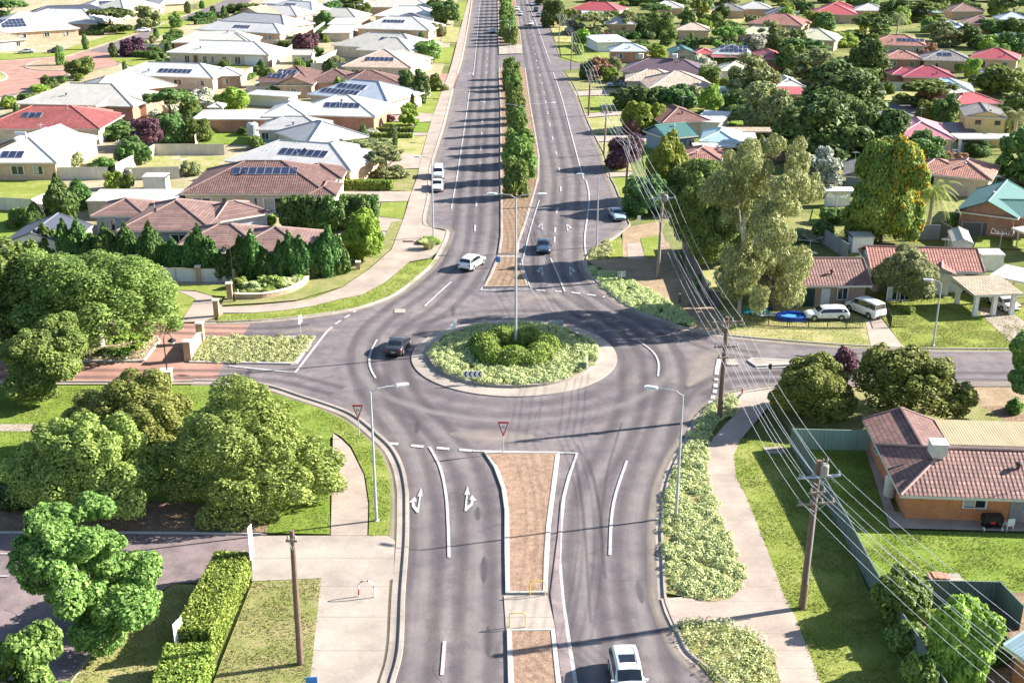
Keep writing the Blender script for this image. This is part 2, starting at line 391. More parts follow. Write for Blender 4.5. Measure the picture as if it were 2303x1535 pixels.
flat('path', [(-120,953),(110,953),(100,969),(-120,969)], ZV+.012, M_CONC, 'narrow concrete path across the lower lawn', 'path')
flat('path', [(1668,985),(1735,905),(1740,873),(1669,884),(1655,905),(1655,930),(1625,960),(1592,1000),(1590,1060),(1605,1130),(1640,1210),(1672,1300),(1665,1325),(1640,1345),(1600,1353),(1540,1341),(1486,1345),(1495,1375),(1515,1418),(1535,1402),(1600,1396),(1690,1421),(1740,1471),(1757,1545),(1740,1640),(1900,1640),(1845,1535),(1810,1440),(1790,1390),(1760,1330),(1735,1260),(1700,1170),(1675,1110),(1655,1070),(1650,1020)], ZV, M_CONC, 'curving pink concrete footpath beside the flower bed', 'path')
flat('path', [(1400,512),(1480,498),(1497,540),(1570,650),(1640,730),(1620,752),(1560,742),(1500,690),(1440,645),(1392,617),(1335,597),(1322,586),(1400,580)], ZV-.04, M_DIRT, 'bare earthen footpath beside the timber power pole', 'path')
flat('path', [(1410,548),(1440,545),(1452,582),(1412,582)], ZV-.02, M_CONC, 'short concrete path between grass patches', 'path')
flat('driveway', [(1946,720),(1976,708),(2036,784),(1959,782)], ZV-.03, M_DRIVE, 'pale concrete driveway beside the black fence', 'driveway')
flat('driveway', [(2190,692),(2262,692),(2320,735),(2320,785),(2290,785)], ZV-.03, M_DRIVE, 'concrete wheel track driveway below the carport', 'driveway')
for q, lb in (([(870,256),(936,252),(981,257),(974,273),(935,275),(870,272)], 'driveway beside the maroon car'),
          ([(840,299),(966,298),(963,304),(840,307)], 'thin path between two clipped hedges'),
          ([(775,345),(880,342),(953,350),(945,378),(785,384)], 'driveway with the silver wagon'),
          ([(745,432),(925,430),(917,452),(745,456)], 'pink driveway beside the long clipped hedge'),
          ([(850,487),(905,493),(893,520),(835,518)], 'concrete crossover beside the small street tree'),
          ([(860,520),(890,524),(880,545),(850,542)], 'brown path beside the small street tree'),
          ([(1290,205),(1400,200),(1400,212),(1296,216)], 'driveway beside the white parked wagon'),
          ([(1312,255),(1400,250),(1400,258),(1316,264)], 'thin pink driveway beside a timber pole'),
          ([(1335,303),(1500,306),(1500,318),(1342,318)], 'long pink driveway beside the purple tree'),
          ([(1362,388),(1420,386),(1424,396),(1368,398)], 'short driveway beside the power lines')):
    flat('driveway', q, ZV-.03, M_DRIVE, lb, 'driveway')

# lawns and yards
def lw(pts, label, mat=M_LAWN, z=ZV-.06, sm=0): return flat('lawn', pts, z, mat, label, 'lawn', sm)
flat('yard', [(-400,-60),(1040,-60),(1010,110),(985,190),(945,300),(915,420),(880,540),(700,640),(395,650),(-400,640)], .02, M_PALEYARD, 'pale yards between the white roofed houses', 'yard')
lw([(968,583),(985,583),(925,636),(885,659),(840,679),(768,698),(700,709),(634,716),(567,721),(490,724),(490,706),(567,704),(640,698),(700,689),(768,672),(811,664),(868,635),(918,591)], 'grass strip between footpath and kerb by the white car', M_LAWN, ZV)
lw([(497,686),(600,680),(667,674),(768,644),(830,602),(880,558),(905,495),(880,500),(850,560),(800,590),(700,625),(520,640)], 'grass slope below the conifer hedge', M_VERGE, ZV-.02)
lw([(300,640),(540,640),(540,668),(475,664),(440,653),(395,652),(440,672),(425,695),(402,724),(300,725)], 'lawn beside the white panel fence', M_LAWN, ZV-.02)
lw([(-200,866),(433,866),(533,869),(600,879),(667,901),(717,917),(752,935),(775,955),(752,972),(742,985),(742,1200),(600,1197),(560,1190),(480,1160),(-200,1155)], 'broad green lawn under the rounded bushes', M_LAWNRICH, ZV-.03)
lw([(755,935),(775,945),(800,962),(833,992),(860,1025),(877,1070),(878,1150),(872,1203),(829,1203),(831,1133),(821,1067),(791,1004),(768,981),(744,968)], 'grass strip with a lamp between path and kerb', M_LAWN, ZV)
lw([(390,1312),(482,1316),(470,1340),(400,1560),(380,1640),(60,1640),(150,1535),(215,1450)], 'lawn beside the clipped hedge in the lower corner', M_DRY, ZV-.03)
lw([(568,1307),(722,1300),(697,1535),(685,1640),(440,1640),(500,1480)], 'patchy lawn around the leaning timber pole', M_VERGE, ZV-.03)
flat('garden_bed', [(-200,1118),(340,1125),(610,1140),(600,1196),(480,1192),(-200,1190)], ZV-.02, M_MULCH, 'shaded mulch strip below the rounded bushes', 'garden bed')
lw([(1668,985),(1776,1000),(1900,1200),(1953,1330),(2056,1480),(2150,1640),(1900,1640),(1845,1535),(1810,1440),(1760,1330),(1735,1260),(1700,1170),(1675,1110),(1655,1070),(1650,1020)], 'sloping verge lawn beside the long green fence', M_LAWN, ZV-.02)
lw([(1780,980),(1960,985),(2010,1190),(2500,1210),(2500,1335),(1960,1325),(1880,1150)], 'lush back lawn of the brown tiled brick house', M_LAWNRICH, ZV-.05)
lw([(1742,872),(2136,870),(2260,945),(2060,965),(1780,975),(1742,910)], 'front lawn under the two rounded trees', M_VERGE, ZV-.04)
flat('yard', [(2130,867),(2420,867),(2420,915),(2150,912)], ZV-.045, M_DIRT, 'sandy shoulder beside the eastern side street', 'yard')
flat('yard', [(2150,912),(2420,915),(2420,975),(2210,965)], ZV-.055, M_MULCH, 'dark earth yard behind the brown roof', 'yard')
flat('yard', [(1960,1325),(2500,1335),(2500,1660),(2150,1660),(2056,1480)], ZV-.055, M_MULCH, 'earth yard around the lower corner shrubs', 'yard')
lw([(1600,700),(1800,668),(1960,680),(1960,720),(1946,724),(1958,783),(1769,768),(1645,756)], 'dry front lawn behind the black fence', M_DRY, ZV-.05)
lw([(1980,655),(2190,650),(2320,700),(2320,788),(2103,786),(2036,784),(1985,715)], 'green lawn below the white walled house', M_LAWN, ZV-.05)
lw([(1440,535),(1480,530),(1490,578),(1452,582)], 'small grass patch beside the timber power pole', M_LAWN, ZV-.01)
lw([(1360,546),(1398,535),(1402,578),(1370,582)], 'little green patch beside the grey kerb', M_LAWN, ZV-.01)
lw([(1268,165),(1330,163),(1400,180),(1400,200),(1290,203)], 'roadside grass by the white wagon', M_VERGE)
lw([(1298,218),(1400,214),(1400,248),(1312,254)], 'bright roadside grass beside the driveway', M_LAWN)
lw([(1318,266),(1400,260),(1400,300),(1334,301)], 'dry roadside grass under the wires', M_DRY)
lw([(1343,320),(1410,319),(1420,384),(1362,386)], 'roadside grass beside the purple tree', M_DRY)
lw([(1440,316),(1505,318),(1500,380),(1450,380)], 'shady front lawn beside the blue walled house', M_LAWNRICH)
lw([(1370,400),(1425,398),(1440,440),(1440,490),(1412,495),(1385,430)], 'shaded roadside grass beside the parked blue car', M_LAWN)
lw([(1258,100),(1330,98),(1390,112),(1390,128),(1300,140),(1262,128)], 'front lawn beside the side street', M_LAWN)
lw([(1230,40),(1290,60),(1300,95),(1250,95)], 'roadside grass far along the right side', M_DRY)
lw([(938,225),(987,224),(981,256),(936,252)], 'small green lawn by the footpath near dark trees')
lw([(935,276),(972,275),(966,297),(930,297)], 'bright green lawn square beside footpath', M_LAWNRICH)
lw([(845,276),(925,274),(930,297),(845,298)], 'clipped front lawn below the maroon car', M_LAWNRICH)
lw([(845,308),(962,305),(952,350),(880,342)], 'dry front lawn above the silver wagon', M_DRY)
lw([(785,385),(942,380),(925,430),(880,428),(780,405)], 'front lawn above the long clipped hedge', M_VERGE)
lw([(858,455),(916,453),(906,492),(850,486)], 'lawn square beside pink driveway', M_LAWN)
lw([(952,190),(995,200),(987,222),(945,222)], 'grass beside the red driveway mouth', M_LAWN)
lw([(985,108),(1022,105),(1012,142),(975,142)], 'green front lawn by the white wagon', M_LAWN)
lw([(1000,60),(1035,62),(1028,95),(990,95)], 'dry grass near the far footpath', M_DRY)
lw([(1025,5),(1050,5),(1044,45),(1015,45)], 'green strip by the far footpath', M_LAWN)
lw([(384,322),(410,300),(567,294),(592,325)], 'fenced green back lawn by the grey roof', M_LAWNRICH)
lw([(298,385),(350,350),(505,351),(480,388)], 'dry fenced back lawn with a clothes line', M_DRY)
lw([(-200,405),(132,405),(120,455),(-200,462)], 'back lawn beside the cream fence', M_LAWN)
lw([(-200,470),(90,470),(70,560),(-200,560)], 'shady back lawn beside the dark shed', M_LAWNRICH)
lw([(-60,125),(0,120),(120,118),(260,75),(340,45),(420,15),(480,-8),(520,-15),(520,-5),(345,58),(258,90),(150,124),(0,135)], 'green verge along the residential street', M_LAWN)
lw([(240,130),(320,130),(560,142),(560,152),(300,150)], 'front lawn of the long white house', M_LAWN)
lw([(350,62),(400,40),(440,48),(330,92)], 'grass verge with young street trees', M_LAWN)
lw([(1540,20),(1640,0),(1680,40),(1640,75),(1560,78)], 'dry open parkland among far trees', M_DRY)
lw([(1800,60),(1960,60),(1960,110),(1880,110)], 'dry yard behind the cream roof', M_DRY)
lw([(1985,205),(2060,208),(2050,228),(1985,225)], 'dry lawn beside the grey lane', M_DRY)
lw([(1830,470),(1900,468),(1905,500),(1820,505)], 'green back lawn behind the gum tree', M_LAWN)
lw([(2200,530),(2303,535),(2303,560),(2190,556)], 'green back lawn with a clothes line', M_LAWN)
lw([(2240,420),(2330,420),(2330,450),(2270,445)], 'green yard behind the teal roof', M_LAWN)
lw([(1540,520),(1640,560),(1640,640),(1590,690),(1540,600)], 'dry ground under the gum tree', M_DRY, .03)
lw([(1660,235),(1750,235),(1750,280),(1640,280)], 'shaded lawn by the green fence', M_LAWNRICH)
lw([(2180,440),(2140,500),(2060,500),(2080,440)], 'shaded earth beside the teal roof', M_VERGE, .04)

# kerbs
def kerb(pts, side, label, mat=M_KERB, w=.45, closed=False, k=4, name='kerb'):
    p = catmull([g(x, y, ZR) for x, y in pts], k, closed)
    s = side
    pr = [(-.06*s, ZR+.012), (w*.55*s, ZR+.02), (w*.68*s, ZR+.13), (w*s, ZR+.135), ((w+.02)*s, .0)]
    mb = MB(); sweep(mb, p, pr if s > 0 else pr, closed)
    return tag(mb.build(name, mat), label, 'kerb', None, 'structure')
kerb(NL[3:0:-1], 1, 'pale kerb along the far left carriageway') if False else None
kerb(NL[:4], 1, 'pale kerb along the far left carriageway')
kerb(NL[4:]+NWK[1:], 1, 'pale kerb sweeping from the left carriageway into the entrance')
kerb(NR[:6], -1, 'pale kerb along the far right carriageway')
kerb(NR[6:]+NEK[1:], -1, 'pale kerb sweeping from the right carriageway into the side street')
kerb(SEK, -1, 'pale kerb from the side street to the near right lane')
kerb(SWK, -1, 'broad pale kerb round the near left corner', M_KERB, .75)
kerb([(-120,863),(300,863),(433,862)], -1, 'low kerb below the lower paver lane')
kerb([(-150,1193),(300,1194),(590,1198)], 1, 'white kerb across the shaded service road', M_KERBW, .3)
kerb([(90,1600),(150,1535),(215,1450)], 1, 'kerb beside the lower corner lawn', M_KERB, .3)

def island(name, pts, fill, label, edge=M_KERBW, w=.28, k=3, h=.14, smooth=True):
    p = [g(x, y, ZR) for x, y in pts]
    if smooth: p = catmull(p, k, True)
    n = len(p); ar = sum(p[i].x*p[(i+1)%n].y-p[(i+1)%n].x*p[i].y for i in range(n))
    if ar > 0: p = p[::-1]        # clockwise: right of travel is inside
    mb = MB(); sweep(mb, p, [(-.02, ZR), (.0, ZR+h), (w, ZR+h+.005), (w+.02, ZR+h-.04)], True)
    tag(mb.build('kerb', edge), 'raised kerb edging the '+label, 'kerb', None, 'structure')
    nn = side_normals(p, True); q = [a+b*w*.9 for a, b in zip(p, nn)]
    f = MB(); f.prism([(a.x, a.y) for a in q], ZR, ZR+h-.03)
    tag(f.build(name, fill), label, name.replace('_', ' '), None, 'structure')
    return q
island('median_strip', [(1088,1018),(1258,1018),(1258,1025),(1238,1183),(1233,1260),(1230,1335),(1137,1336),(1135,1235),(1135,1150),(1128,1100),(1111,1053)], M_REDEARTH, 'red earth median in front of the roundabout', smooth=False)
island('median_strip', [(1140,1418),(1248,1417),(1262,1535),(1274,1640),(1146,1640),(1143,1535)], M_REDEARTH, 'nearest red earth median past the pedestrian gap', smooth=False)
flat('path', [(1133,1338),(1232,1338),(1250,1415),(1138,1417)], ZR+.05, M_CONCW, 'concrete pedestrian gap between the red medians', 'path')
island('median_strip', [(1088,647),(1101,620),(1118,580),(1167,580),(1178,613),(1188,645)], M_MULCH, 'triangular mulch splitter island behind the roundabout', M_KERB, .3, smooth=False)
flat('path', [(1118,573),(1168,573),(1167,580),(1118,580)], ZR+.05, M_CONCW, 'narrow concrete gap behind the splitter island', 'path')
island('median_strip', [(1120,573),(1126,533),(1126,433),(1125,397),(1125,240),(1121,160),(1130,150),(1160,148),(1182,155),(1193,233),(1205,300),(1213,350),(1212,400),(1198,450),(1181,507),(1168,543),(1166,573)], M_MULCH, 'long mulch median planted with a row of trees', M_KERB, .25, smooth=False)
island('median_strip', [(1121,108),(1120,67),(1119,0),(1117,-70),(1154,-70),(1160,0),(1171,80),(1174,108)], M_MULCH, 'far mulch median planted with dense trees', M_KERB, .25, smooth=False)
flat('path', [(1122,100),(1173,100),(1175,120),(1122,122)], ZR+.2, M_CONCW, 'concrete nose of the far planted median', 'path')
wbed = island('garden_bed', [(447,760),(690,758),(702,768),(668,818),(655,820),(425,816)], M_VERGE, 'bed of pale ground cover beside the entrance wall', M_KERBW, .3, smooth=False)
island('garden_bed', [(-120,759),(356,759),(362,767),(326,812),(300,814),(-120,813)], M_DIRT, 'entrance median bed with low shrubs and a tree', M_KERBW, .25, smooth=False)
island('median_strip', [(1680,812),(1690,807),(1800,812),(1830,819),(1700,826)], M_CONCW, 'white nosed splitter island in the side street', M_KERBW, .25, 2, smooth=False)
island('garden_bed', [(55,150),(90,137),(140,140),(165,152),(150,160),(80,158)], M_DIRT, 'planted island in the red paved bend', M_KERBW, .3)
island('garden_bed', [(-40,172),(0,162),(18,172),(12,180),(-20,186)], M_DRY, 'pale round island in the red paved bend', M_KERBW, .5)

# roundabout island: sloping concrete apron, low wall, planted bed
CX, CY = .2, 98.57
ap = MB(); ap.lathe([(9.3,.0),(9.28,ZR+.09),(9.0,ZR+.11),(7.75,ZR+.2)], 96, (CX,CY,0))
tag(ap.build('roundabout_apron', M_CONCW, smooth=False), 'pale concrete apron ring of the roundabout', 'apron', None, 'structure')
wl = MB(); wl.lathe([(7.78,.1),(7.76,ZR+.42),(7.55,ZR+.43),(7.53,ZR+.3)], 96, (CX,CY,0))
tag(wl.build('kerb', M_KERB), 'round concrete edging of the roundabout garden', 'kerb', None, 'structure')
bd = MB(); bd.lathe([(0,.55),(4,.5),(7.55,ZR+.3)], 64, (CX,CY,0))
tag(bd.build('garden_bed', M_VERGE), 'round planted bed in the middle of the roundabout', 'garden bed', None, 'structure')

# ------------------------------------------------------------------ lane markings
LZ = ZR+.06
def resample(p, step):
    out = [p[0].copy()]; acc = 0
    for a, b in zip(p[:-1], p[1:]):
        L = (b-a).length
        while acc+L >= step*len(out):
            t = (step*len(out)-acc)/L; out.append(a.lerp(b, t))
        acc += L
    return out
MARKS = []
def line(pts, w=.12, dash=None, label='white painted lane line', k=5, z=LZ, world=False):
    p = pts if world else catmull([g(x, y, z) for x, y in pts], k)
    mb = MB()
    nn = side_normals(p)
    if dash is None:
        for i in range(len(p)-1):
            A,B = p[i], p[i+1]
            mb.face([A-nn[i]*w, A+nn[i]*w, B+nn[i+1]*w, B-nn[i+1]*w])
    else:
        q = resample(p, .25); nn = side_normals(q)
        on, off = dash; per = on+off
        for i in range(len(q)-1):
            if (i*.25) % per < on:
                mb.face([q[i]-nn[i]*w, q[i]+nn[i]*w, q[i+1]+nn[i+1]*w, q[i+1]-nn[i+1]*w])
    if not mb.f: return
    for v in mb.v: v.z = z
    return tag(mb.build('road_marking', M_LINE), label, 'road marking', None, 'structure')
line([(1015,470),(1022,430),(1028,397),(1050,250),(1056,203)], .09, label='white edge line beside the left parking lane')
line([(1056,203),(1054,204)], .09) if False else None
line([(1035,172),(1060,163),(1067,148),(1080,0),(1086,-70)], .09, label='far white edge line of the left carriageway')
line([(1068,520),(1071,463),(1078,397),(1086,250),(1092,190),(1098,100),(1104,0),(1108,-70)], .1, (3,9), 'dashed centre line of the left carriageway')
line([(1015,633),(985,660),(955,688)], .1, None, 'single white lane line leaving the roundabout')
line([(1123,150),(1124,240)], .07, None, 'thin white line along the planted median')
line([(1318,573),(1315,535),(1322,480),(1325,440),(1318,405),(1311,397),(1290,320),(1262,215),(1244,163)], .1, None, 'white edge line beside the right parking lane')
line([(1240,140),(1232,127),(1205,50),(1181,-10),(1170,-70)], .1, None, 'far white edge line of the right carriageway')
line([(1251,480),(1260,440),(1260,400),(1252,350),(1236,280),(1222,200),(1205,130),(1188,60),(1176,0),(1168,-70)], .1, (3,9), 'dashed centre line of the right carriageway')
line([(1238,580),(1256,620),(1270,655)], .09, None, 'white lane line approaching the roundabout from behind')
line([(1247,545),(1249,510)], .1, (2.5,2), 'short dashes before the give way line')
line([(1205,652),(1260,655),(1310,660),(1365,668)], .2, (.9,.9), 'dashed give way line behind the roundabout')
line([(868,995),(968,1005),(1068,1013)], .2, (1,.9), 'dashed give way line in front of the roundabout')
line([(966,1004),(990,1050),(1003,1110),(1008,1180),(1010,1252)], .1, None, 'white lane line between the two turn arrows')
line([(1000,1440),(997,1480),(994,1516)], .1, None, 'nearest short white lane dash')
line([(1410,1035),(1385,1110),(1375,1170),(1372,1247)], .1, None, 'white lane line on the near right lanes')
line([(848,763),(833,793),(832,823),(845,850)], .09, None, 'curved white line beside the dark sedan')
line([(1435,765),(1468,790),(1481,815),(1480,845)], .09, None, 'curved white line on the right of the roundabout')
line([(1063,1013),(1180,1015),(1298,1018),(1280,1070),(1268,1117),(1261,1183),(1258,1260),(1266,1352),(1281,1452),(1294,1535),(1310,1640)], .12, None, 'white painted outline of the red earth median', 1)
line([(1078,652),(1130,653),(1195,650)], .12, None, 'white line across the splitter island nose', 1)
line([(1081,652),(1100,620),(1116,582)], .08, None, 'white line on the left of the splitter island', 2)
line([(1195,650),(1180,612),(1175,590),(1178,575),(1195,507),(1213,450)], .08, None, 'white line on the right of the splitter island', 3)
line([(515,822),(600,831),(664,837),(705,783),(735,745)], .13, None, 'white chevron outline around the pale ground cover', 1)
line([(735,745),(757,726),(802,697)], .13, (1.1,.8), 'dashed white give way line at the entrance', 1)
line([(1612,835),(1608,880),(1596,908)], .18, (.7,.6), 'dotted give way line at the side street', 2)
line([(1618,805),(1612,835)], .2, None, 'solid give way bar at the side street', 1)
line([(1830,819),(1940,822),(2100,824)], .1, None, 'white centre line in the side street', 2)
line([(1700,828),(1830,821)], .08, None, 'white line under the side street island', 1)
line([(-150,1243),(60,1244)], .07, None, 'white bay line on the shaded car park', 1)
line([(-150,1294),(20,1294)], .07, None, 'short white bay line on the shaded car park', 1)
for i, (a, b) in enumerate((((1255,155),(1305,152)), ((1242,160),(1255,155)))): line([a, b], .1, None, 'white corner line at the side street mouth', 1) if i == 0 else None
def arrow(px, py, kind, flip, label, s=1.0, face=1):
    """combined straight and turn arrow, 5 m long"""
    c = g(px, py, LZ+.004); mb = MB()
    def P(x, y): return (c.x+flip*x*s*face*.62, c.y+y*s*face*.92, LZ+.004)
    def pl(*q):
        q = [P(*a) for a in q]; 
        n = (Vector(q[1])-Vector(q[0])).cross(Vector(q[2])-Vector(q[0]))
        mb.face(q if n.z > 0 else q[::-1])
    pl((.12,-1.9),(.36,-1.9),(.3,.6),(.14,.6)); pl((-.1,.6),(.52,.6),(.2,2.0))
    pl((.12,-1.9),(.16,-1.25),(-.22,-.75),(-.5,-1.0)); pl((-.22,-.75),(-.3,-.2),(-.62,-.3),(-.5,-1.0)); pl((-.95,-.35),(-.05,-.2),(-.36,.55))
    return tag(mb.build('road_marking', M_LINE), label, 'road marking', None, 'structure')
arrow(939,1124, 0, 1, 'straight and left turn arrow on the near outer lane')
arrow(1054,1120, 0, -1, 'straight and right turn arrow on the near inner lane')
arrow(1217,610, 0, -1, 'turn arrow on the lane beside the splitter island', .95, -1)
arrow(1285,610, 0, 1, 'turn arrow on the outer lane behind the roundabout', .95, -1)
arrow(1217,510, 0, -1, 'farther turn arrow ahead of the dark blue sedan', .9, -1)
arrow(1278,512, 0, 1, 'farther turn arrow on the outer lane', .9, -1)

# ------------------------------------------------------------------ tyre darkening and wear along the lanes
_wz = [ZR+.022]
def band(path, off, w, mat, label, taper=False):
    _wz[0] += .0006; z = _wz[0]
    nn = side_normals(path); mb = MB(); L = 0
    for i in range(len(path)-1):
        l2 = L+(path[i+1]-path[i]).length
        def q(j, s):
            k = max(.02, math.sin(math.pi*j/(len(path)-1)))**.7 if taper else 1
            p = path[j]+nn[j]*(off+s*w*k/2); return (p.x, p.y, z)
        mb.face([q(i,-1), q(i,1), q(i+1,1), q(i+1,-1)], [(0,L),(1,L),(1,l2),(0,l2)]); L = l2
    return tag(mb.build('road_wear', mat), label, 'road wear', None, 'structure')
def lane(pts, label, k=8):
    p = catmull([g(x, y, ZR) for x, y in pts], k)
    for s in (-.92, .92): band(p, s, 1.25, M_TYRE, 'dark tyre band along the '+label)
    band(p, 0, .8, M_PALEBAND, 'pale band along the '+label)
    return p
lane([(905,1640),(928,1535),(948,1335),(957,1200),(945,1090),(918,1003),(872,935),(832,870),(812,800),(838,740),(893,692),(965,640),(1020,585),(1038,530),(1044,470),(1053,397),(1068,250),(1082,100),(1091,0),(1097,-70)], 'outer lane turning left past the roundabout')
lane([(1060,1640),(1066,1535),(1070,1335),(1072,1200),(1062,1090),(1020,1005),(950,930),(905,870),(893,800),(925,742),(1000,690),(1055,630),(1085,570),(1097,500),(1101,397),(1106,250),(1111,100),(1113,0),(1114,-70)], 'inner lane passing left of the roundabout')
lane([(1345,1640),(1338,1535),(1315,1335),(1316,1200),(1335,1090),(1385,1000),(1418,920),(1425,850),(1415,790),(1360,735),(1290,690),(1240,650),(1220,590),(1222,500),(1234,400),(1218,300),(1205,210),(1188,120),(1170,30),(1156,-70)], 'inner lane on the right of the roundabout')
lane([(1500,1640),(1480,1535),(1430,1335),(1422,1200),(1440,1090),(1475,1010),(1500,930),(1515,860),(1500,790),(1440,735),(1360,695),(1305,650),(1280,590),(1280,500),(1285,400),(1262,300),(1240,210),(1212,120),(1190,30),(1172,-70)], 'outer lane on the right of the roundabout')
def circ(r, a0, a1, n=50): return [Vector((CX+r*math.cos(R(a0+(a1-a0)*i/n)), CY+r*math.sin(R(a0+(a1-a0)*i/n)), ZR)) for i in range(n+1)]
for r, a0, a1, w, m in ((10.7,-200,10,2.0,M_TYREC),(12.9,-190,5,1.8,M_TYREC),(15.2,-150,-25,2.0,M_TYREC),(14.0,-170,-15,1.2,M_PALEBAND),(10.5,35,150,1.5,M_TYREC),(12.3,30,160,1.4,M_TYREC)):
    band(circ(r, a0, a1), 0, w, m, 'dark curved tyre band round the roundabout')
for pts in ([(1700,800),(1640,790),(1560,765),(1480,740)], [(1560,880),(1640,850),(1760,845),(2000,845),(2303,848)], [(1560,915),(1600,870),(1680,850),(1800,850)], [(700,735),(600,745),(300,741),(-100,741)], [(760,880),(640,850),(480,842),(0,840),(-100,840)]):
    p = catmull([g(x, y, ZR) for x, y in pts], 8)
    for s in (-.8, .8): band(p, s, 1.1, M_TYRE, 'tyre band along a side street lane')
for pts in ([(1300,1000),(1330,1060),(1350,1150),(1362,1300)], [(1270,620),(1300,660),(1350,700)], [(1290,1010),(1310,1120),(1330,1400)], [(985,620),(1010,560),(1022,500)], [(1400,950),(1370,1050),(1350,1200)]):
    p = catmull([g(x, y, ZR) for x, y in pts], 8); band(p, 0, .3, M_SKID, 'narrow black skid mark')
flat('manhole_cover', [(888,694),(913,694),(911,703),(886,703)], ZR+.07, M_CONCW, 'pale square service cover left of the splitter island', 'cover')
flat('road_patch', [(1262,1120),(1255,1200),(1238,1335),(1250,1415),(1264,1535),(1290,1535),(1270,1400),(1258,1290),(1262,1180)], ZR+.06, asphalt('gravelly_seal', (1.1,1.03,1.0), 1.25), 'gravelly seal strip beside the red medians', 'road patch')
M_DUST = wear('road_dust', (.36,.3,.25), .36)
for pts, w_ in (([(1552,845),(1575,815),(1605,795),(1625,785)], 2.6), ([(1545,870),(1580,838),(1612,820)], 2.2), ([(1900,862),(2050,866),(2200,862),(2400,862)], 1.6), ([(1150,690),(1190,672),(1260,668)], 3.0), ([(1205,985),(1120,985),(1010,975)], 3.0), ([(620,752),(700,742),(760,745)], 2.0)):
    band(catmull([g(x, y, ZR) for x, y in pts], 8), 0, w_, M_DUST, 'pale dusty patch swept together on the asphalt', True)
M_OIL = wear('oil_stain', (.07,.064,.07), .5)
for x, y, l in ((560,838,1.4),(1075,1155,1.0),(1090,1280,1.6),(940,960,1.2),(1440,1330,1.3),(1100,1440,1.5),(1020,700,1.5)):
    c = g(x, y, ZR); band([c+Vector((0, l*(q-4)/4, 0)) for q in range(9)], 0, .7, M_OIL, 'faint dark oil stain on the asphalt', True)
M_GRIT = wear('gutter_grit', (.3,.25,.2), .45)
for pts, s_ in ((SWK, -1), (SEK, -1), (NL[4:]+NWK[1:], 1), (NR[6:]+NEK[1:], -1), (NL[:4], 1)):
    band(catmull([g(x, y, ZR) for x, y in pts], 5), -.35*s_*-1*(-1), .8, M_GRIT, 'strip of gutter grit beside the kerb')
# ------------------------------------------------------------------ houses
RT = {
 'sand': sheet('roof_sand_sheet', (.38,.31,.19), .16, .5, .35, .35),
 'brown': tiles('roof_brown_tile', (.17,.098,.085)), 'brownb': tiles('roof_redbrown_tile', (.2,.1,.085)), 'mauve': tiles('roof_mauve_flat_tile', (.195,.122,.108), .34, 3.0, .3, 0),
 'red': tiles('roof_red_tile', (.29,.085,.08)), 'orange': tiles('roof_terracotta_tile', (.4,.19,.14)), 'terr': tiles('roof_weathered_terracotta', (.33,.15,.12)),
 'dusky': tiles('roof_dusky_tile', (.22,.125,.11)), 'tan': tiles('roof_tan_tile', (.42,.33,.24)), 'beige': tiles('roof_beige_tile', (.47,.36,.29), .34, .3, .6), 'greyt': tiles('roof_grey_tile', (.2,.19,.19)),
 'plum': sheet('roof_plum_sheet', (.13,.085,.1)), 'pink': sheet('roof_pink_sheet', (.5,.2,.23)), 'redm': sheet('roof_red_sheet', (.42,.085,.09)), 'dred': sheet('roof_dark_red_sheet', (.3,.05,.075)),
 'white': sheet('roof_white_sheet', (.55,.53,.5)), 'cream': sheet('roof_cream_sheet', (.5,.47,.41)), 'offw': sheet('roof_offwhite_sheet', (.47,.45,.42)),
 'grey': sheet('roof_grey_sheet', (.4,.39,.385)), 'bluegrey': sheet('roof_bluegrey_sheet', (.42,.46,.52)), 'dark': sheet('roof_charcoal_sheet', (.075,.08,.105)),
 'teal': sheet('roof_green_sheet', (.055,.15,.135), .4, .5, .4, .35), 'aqua': sheet('roof_aqua_sheet', (.38,.52,.53)), 'yell': sheet('roof_pale_yellow_sheet', (.62,.58,.4)), 'blue': sheet('roof_pale_blue_sheet', (.28,.4,.47), .3, .5, .4, .3),
}
WT = {
 'cream': brick('wall_cream_brick', (.52,.42,.3), (.58,.48,.35), (.5,.45,.38)), 'red': brick('wall_red_brick', (.36,.15,.09), (.44,.2,.12), (.38,.28,.22)),
 'orange': brick('wall_orange_brick', (.58,.19,.07), (.64,.25,.1), (.48,.25,.14)), 'brown': brick('wall_brown_brick', (.27,.16,.11), (.36,.23,.16), (.4,.33,.27)),
 'tan': brick('wall_tan_brick', (.5,.32,.2), (.57,.38,.25), (.5,.4,.3)), 'white': plain('wall_white_paint', (.7,.69,.67), .7), 'grey': plain('wall_grey_render', (.3,.32,.36), .8),
 'blue': plain('wall_blue_board', (.2,.27,.36), .7), 'yellow': plain('wall_yellow_render', (.66,.5,.22), .8), 'dark': plain('wall_dark_paint', (.06,.055,.055), .7), 'steel': plain('wall_pale_steel', (.55,.55,.5), .5),
}
M_GLASS = gloss('window_glass', (.02,.028,.035), .08, .8); M_FRAME = plain('window_frame_white', (.62,.61,.58), .5); M_FRAMED = plain('window_frame_dark', (.08,.06,.055), .5)
M_FASC = plain('fascia_cream', (.58,.54,.46), .6); M_DOOR = plain('door_timber', (.16,.09,.06), .6); M_GARAGE = plain('garage_door_panel', (.6,.6,.6), .55)
M_SOL = solar_mat(); M_ALU = gloss('bright_aluminium', (.6,.61,.62), .4, .5, .6); M_STEELG = plain('galvanised_steel', (.42,.43,.44), .5, .4, .12); M_VENT = plain('roof_vent_dark', (.05,.045,.045), .6)
M_CAP = {}
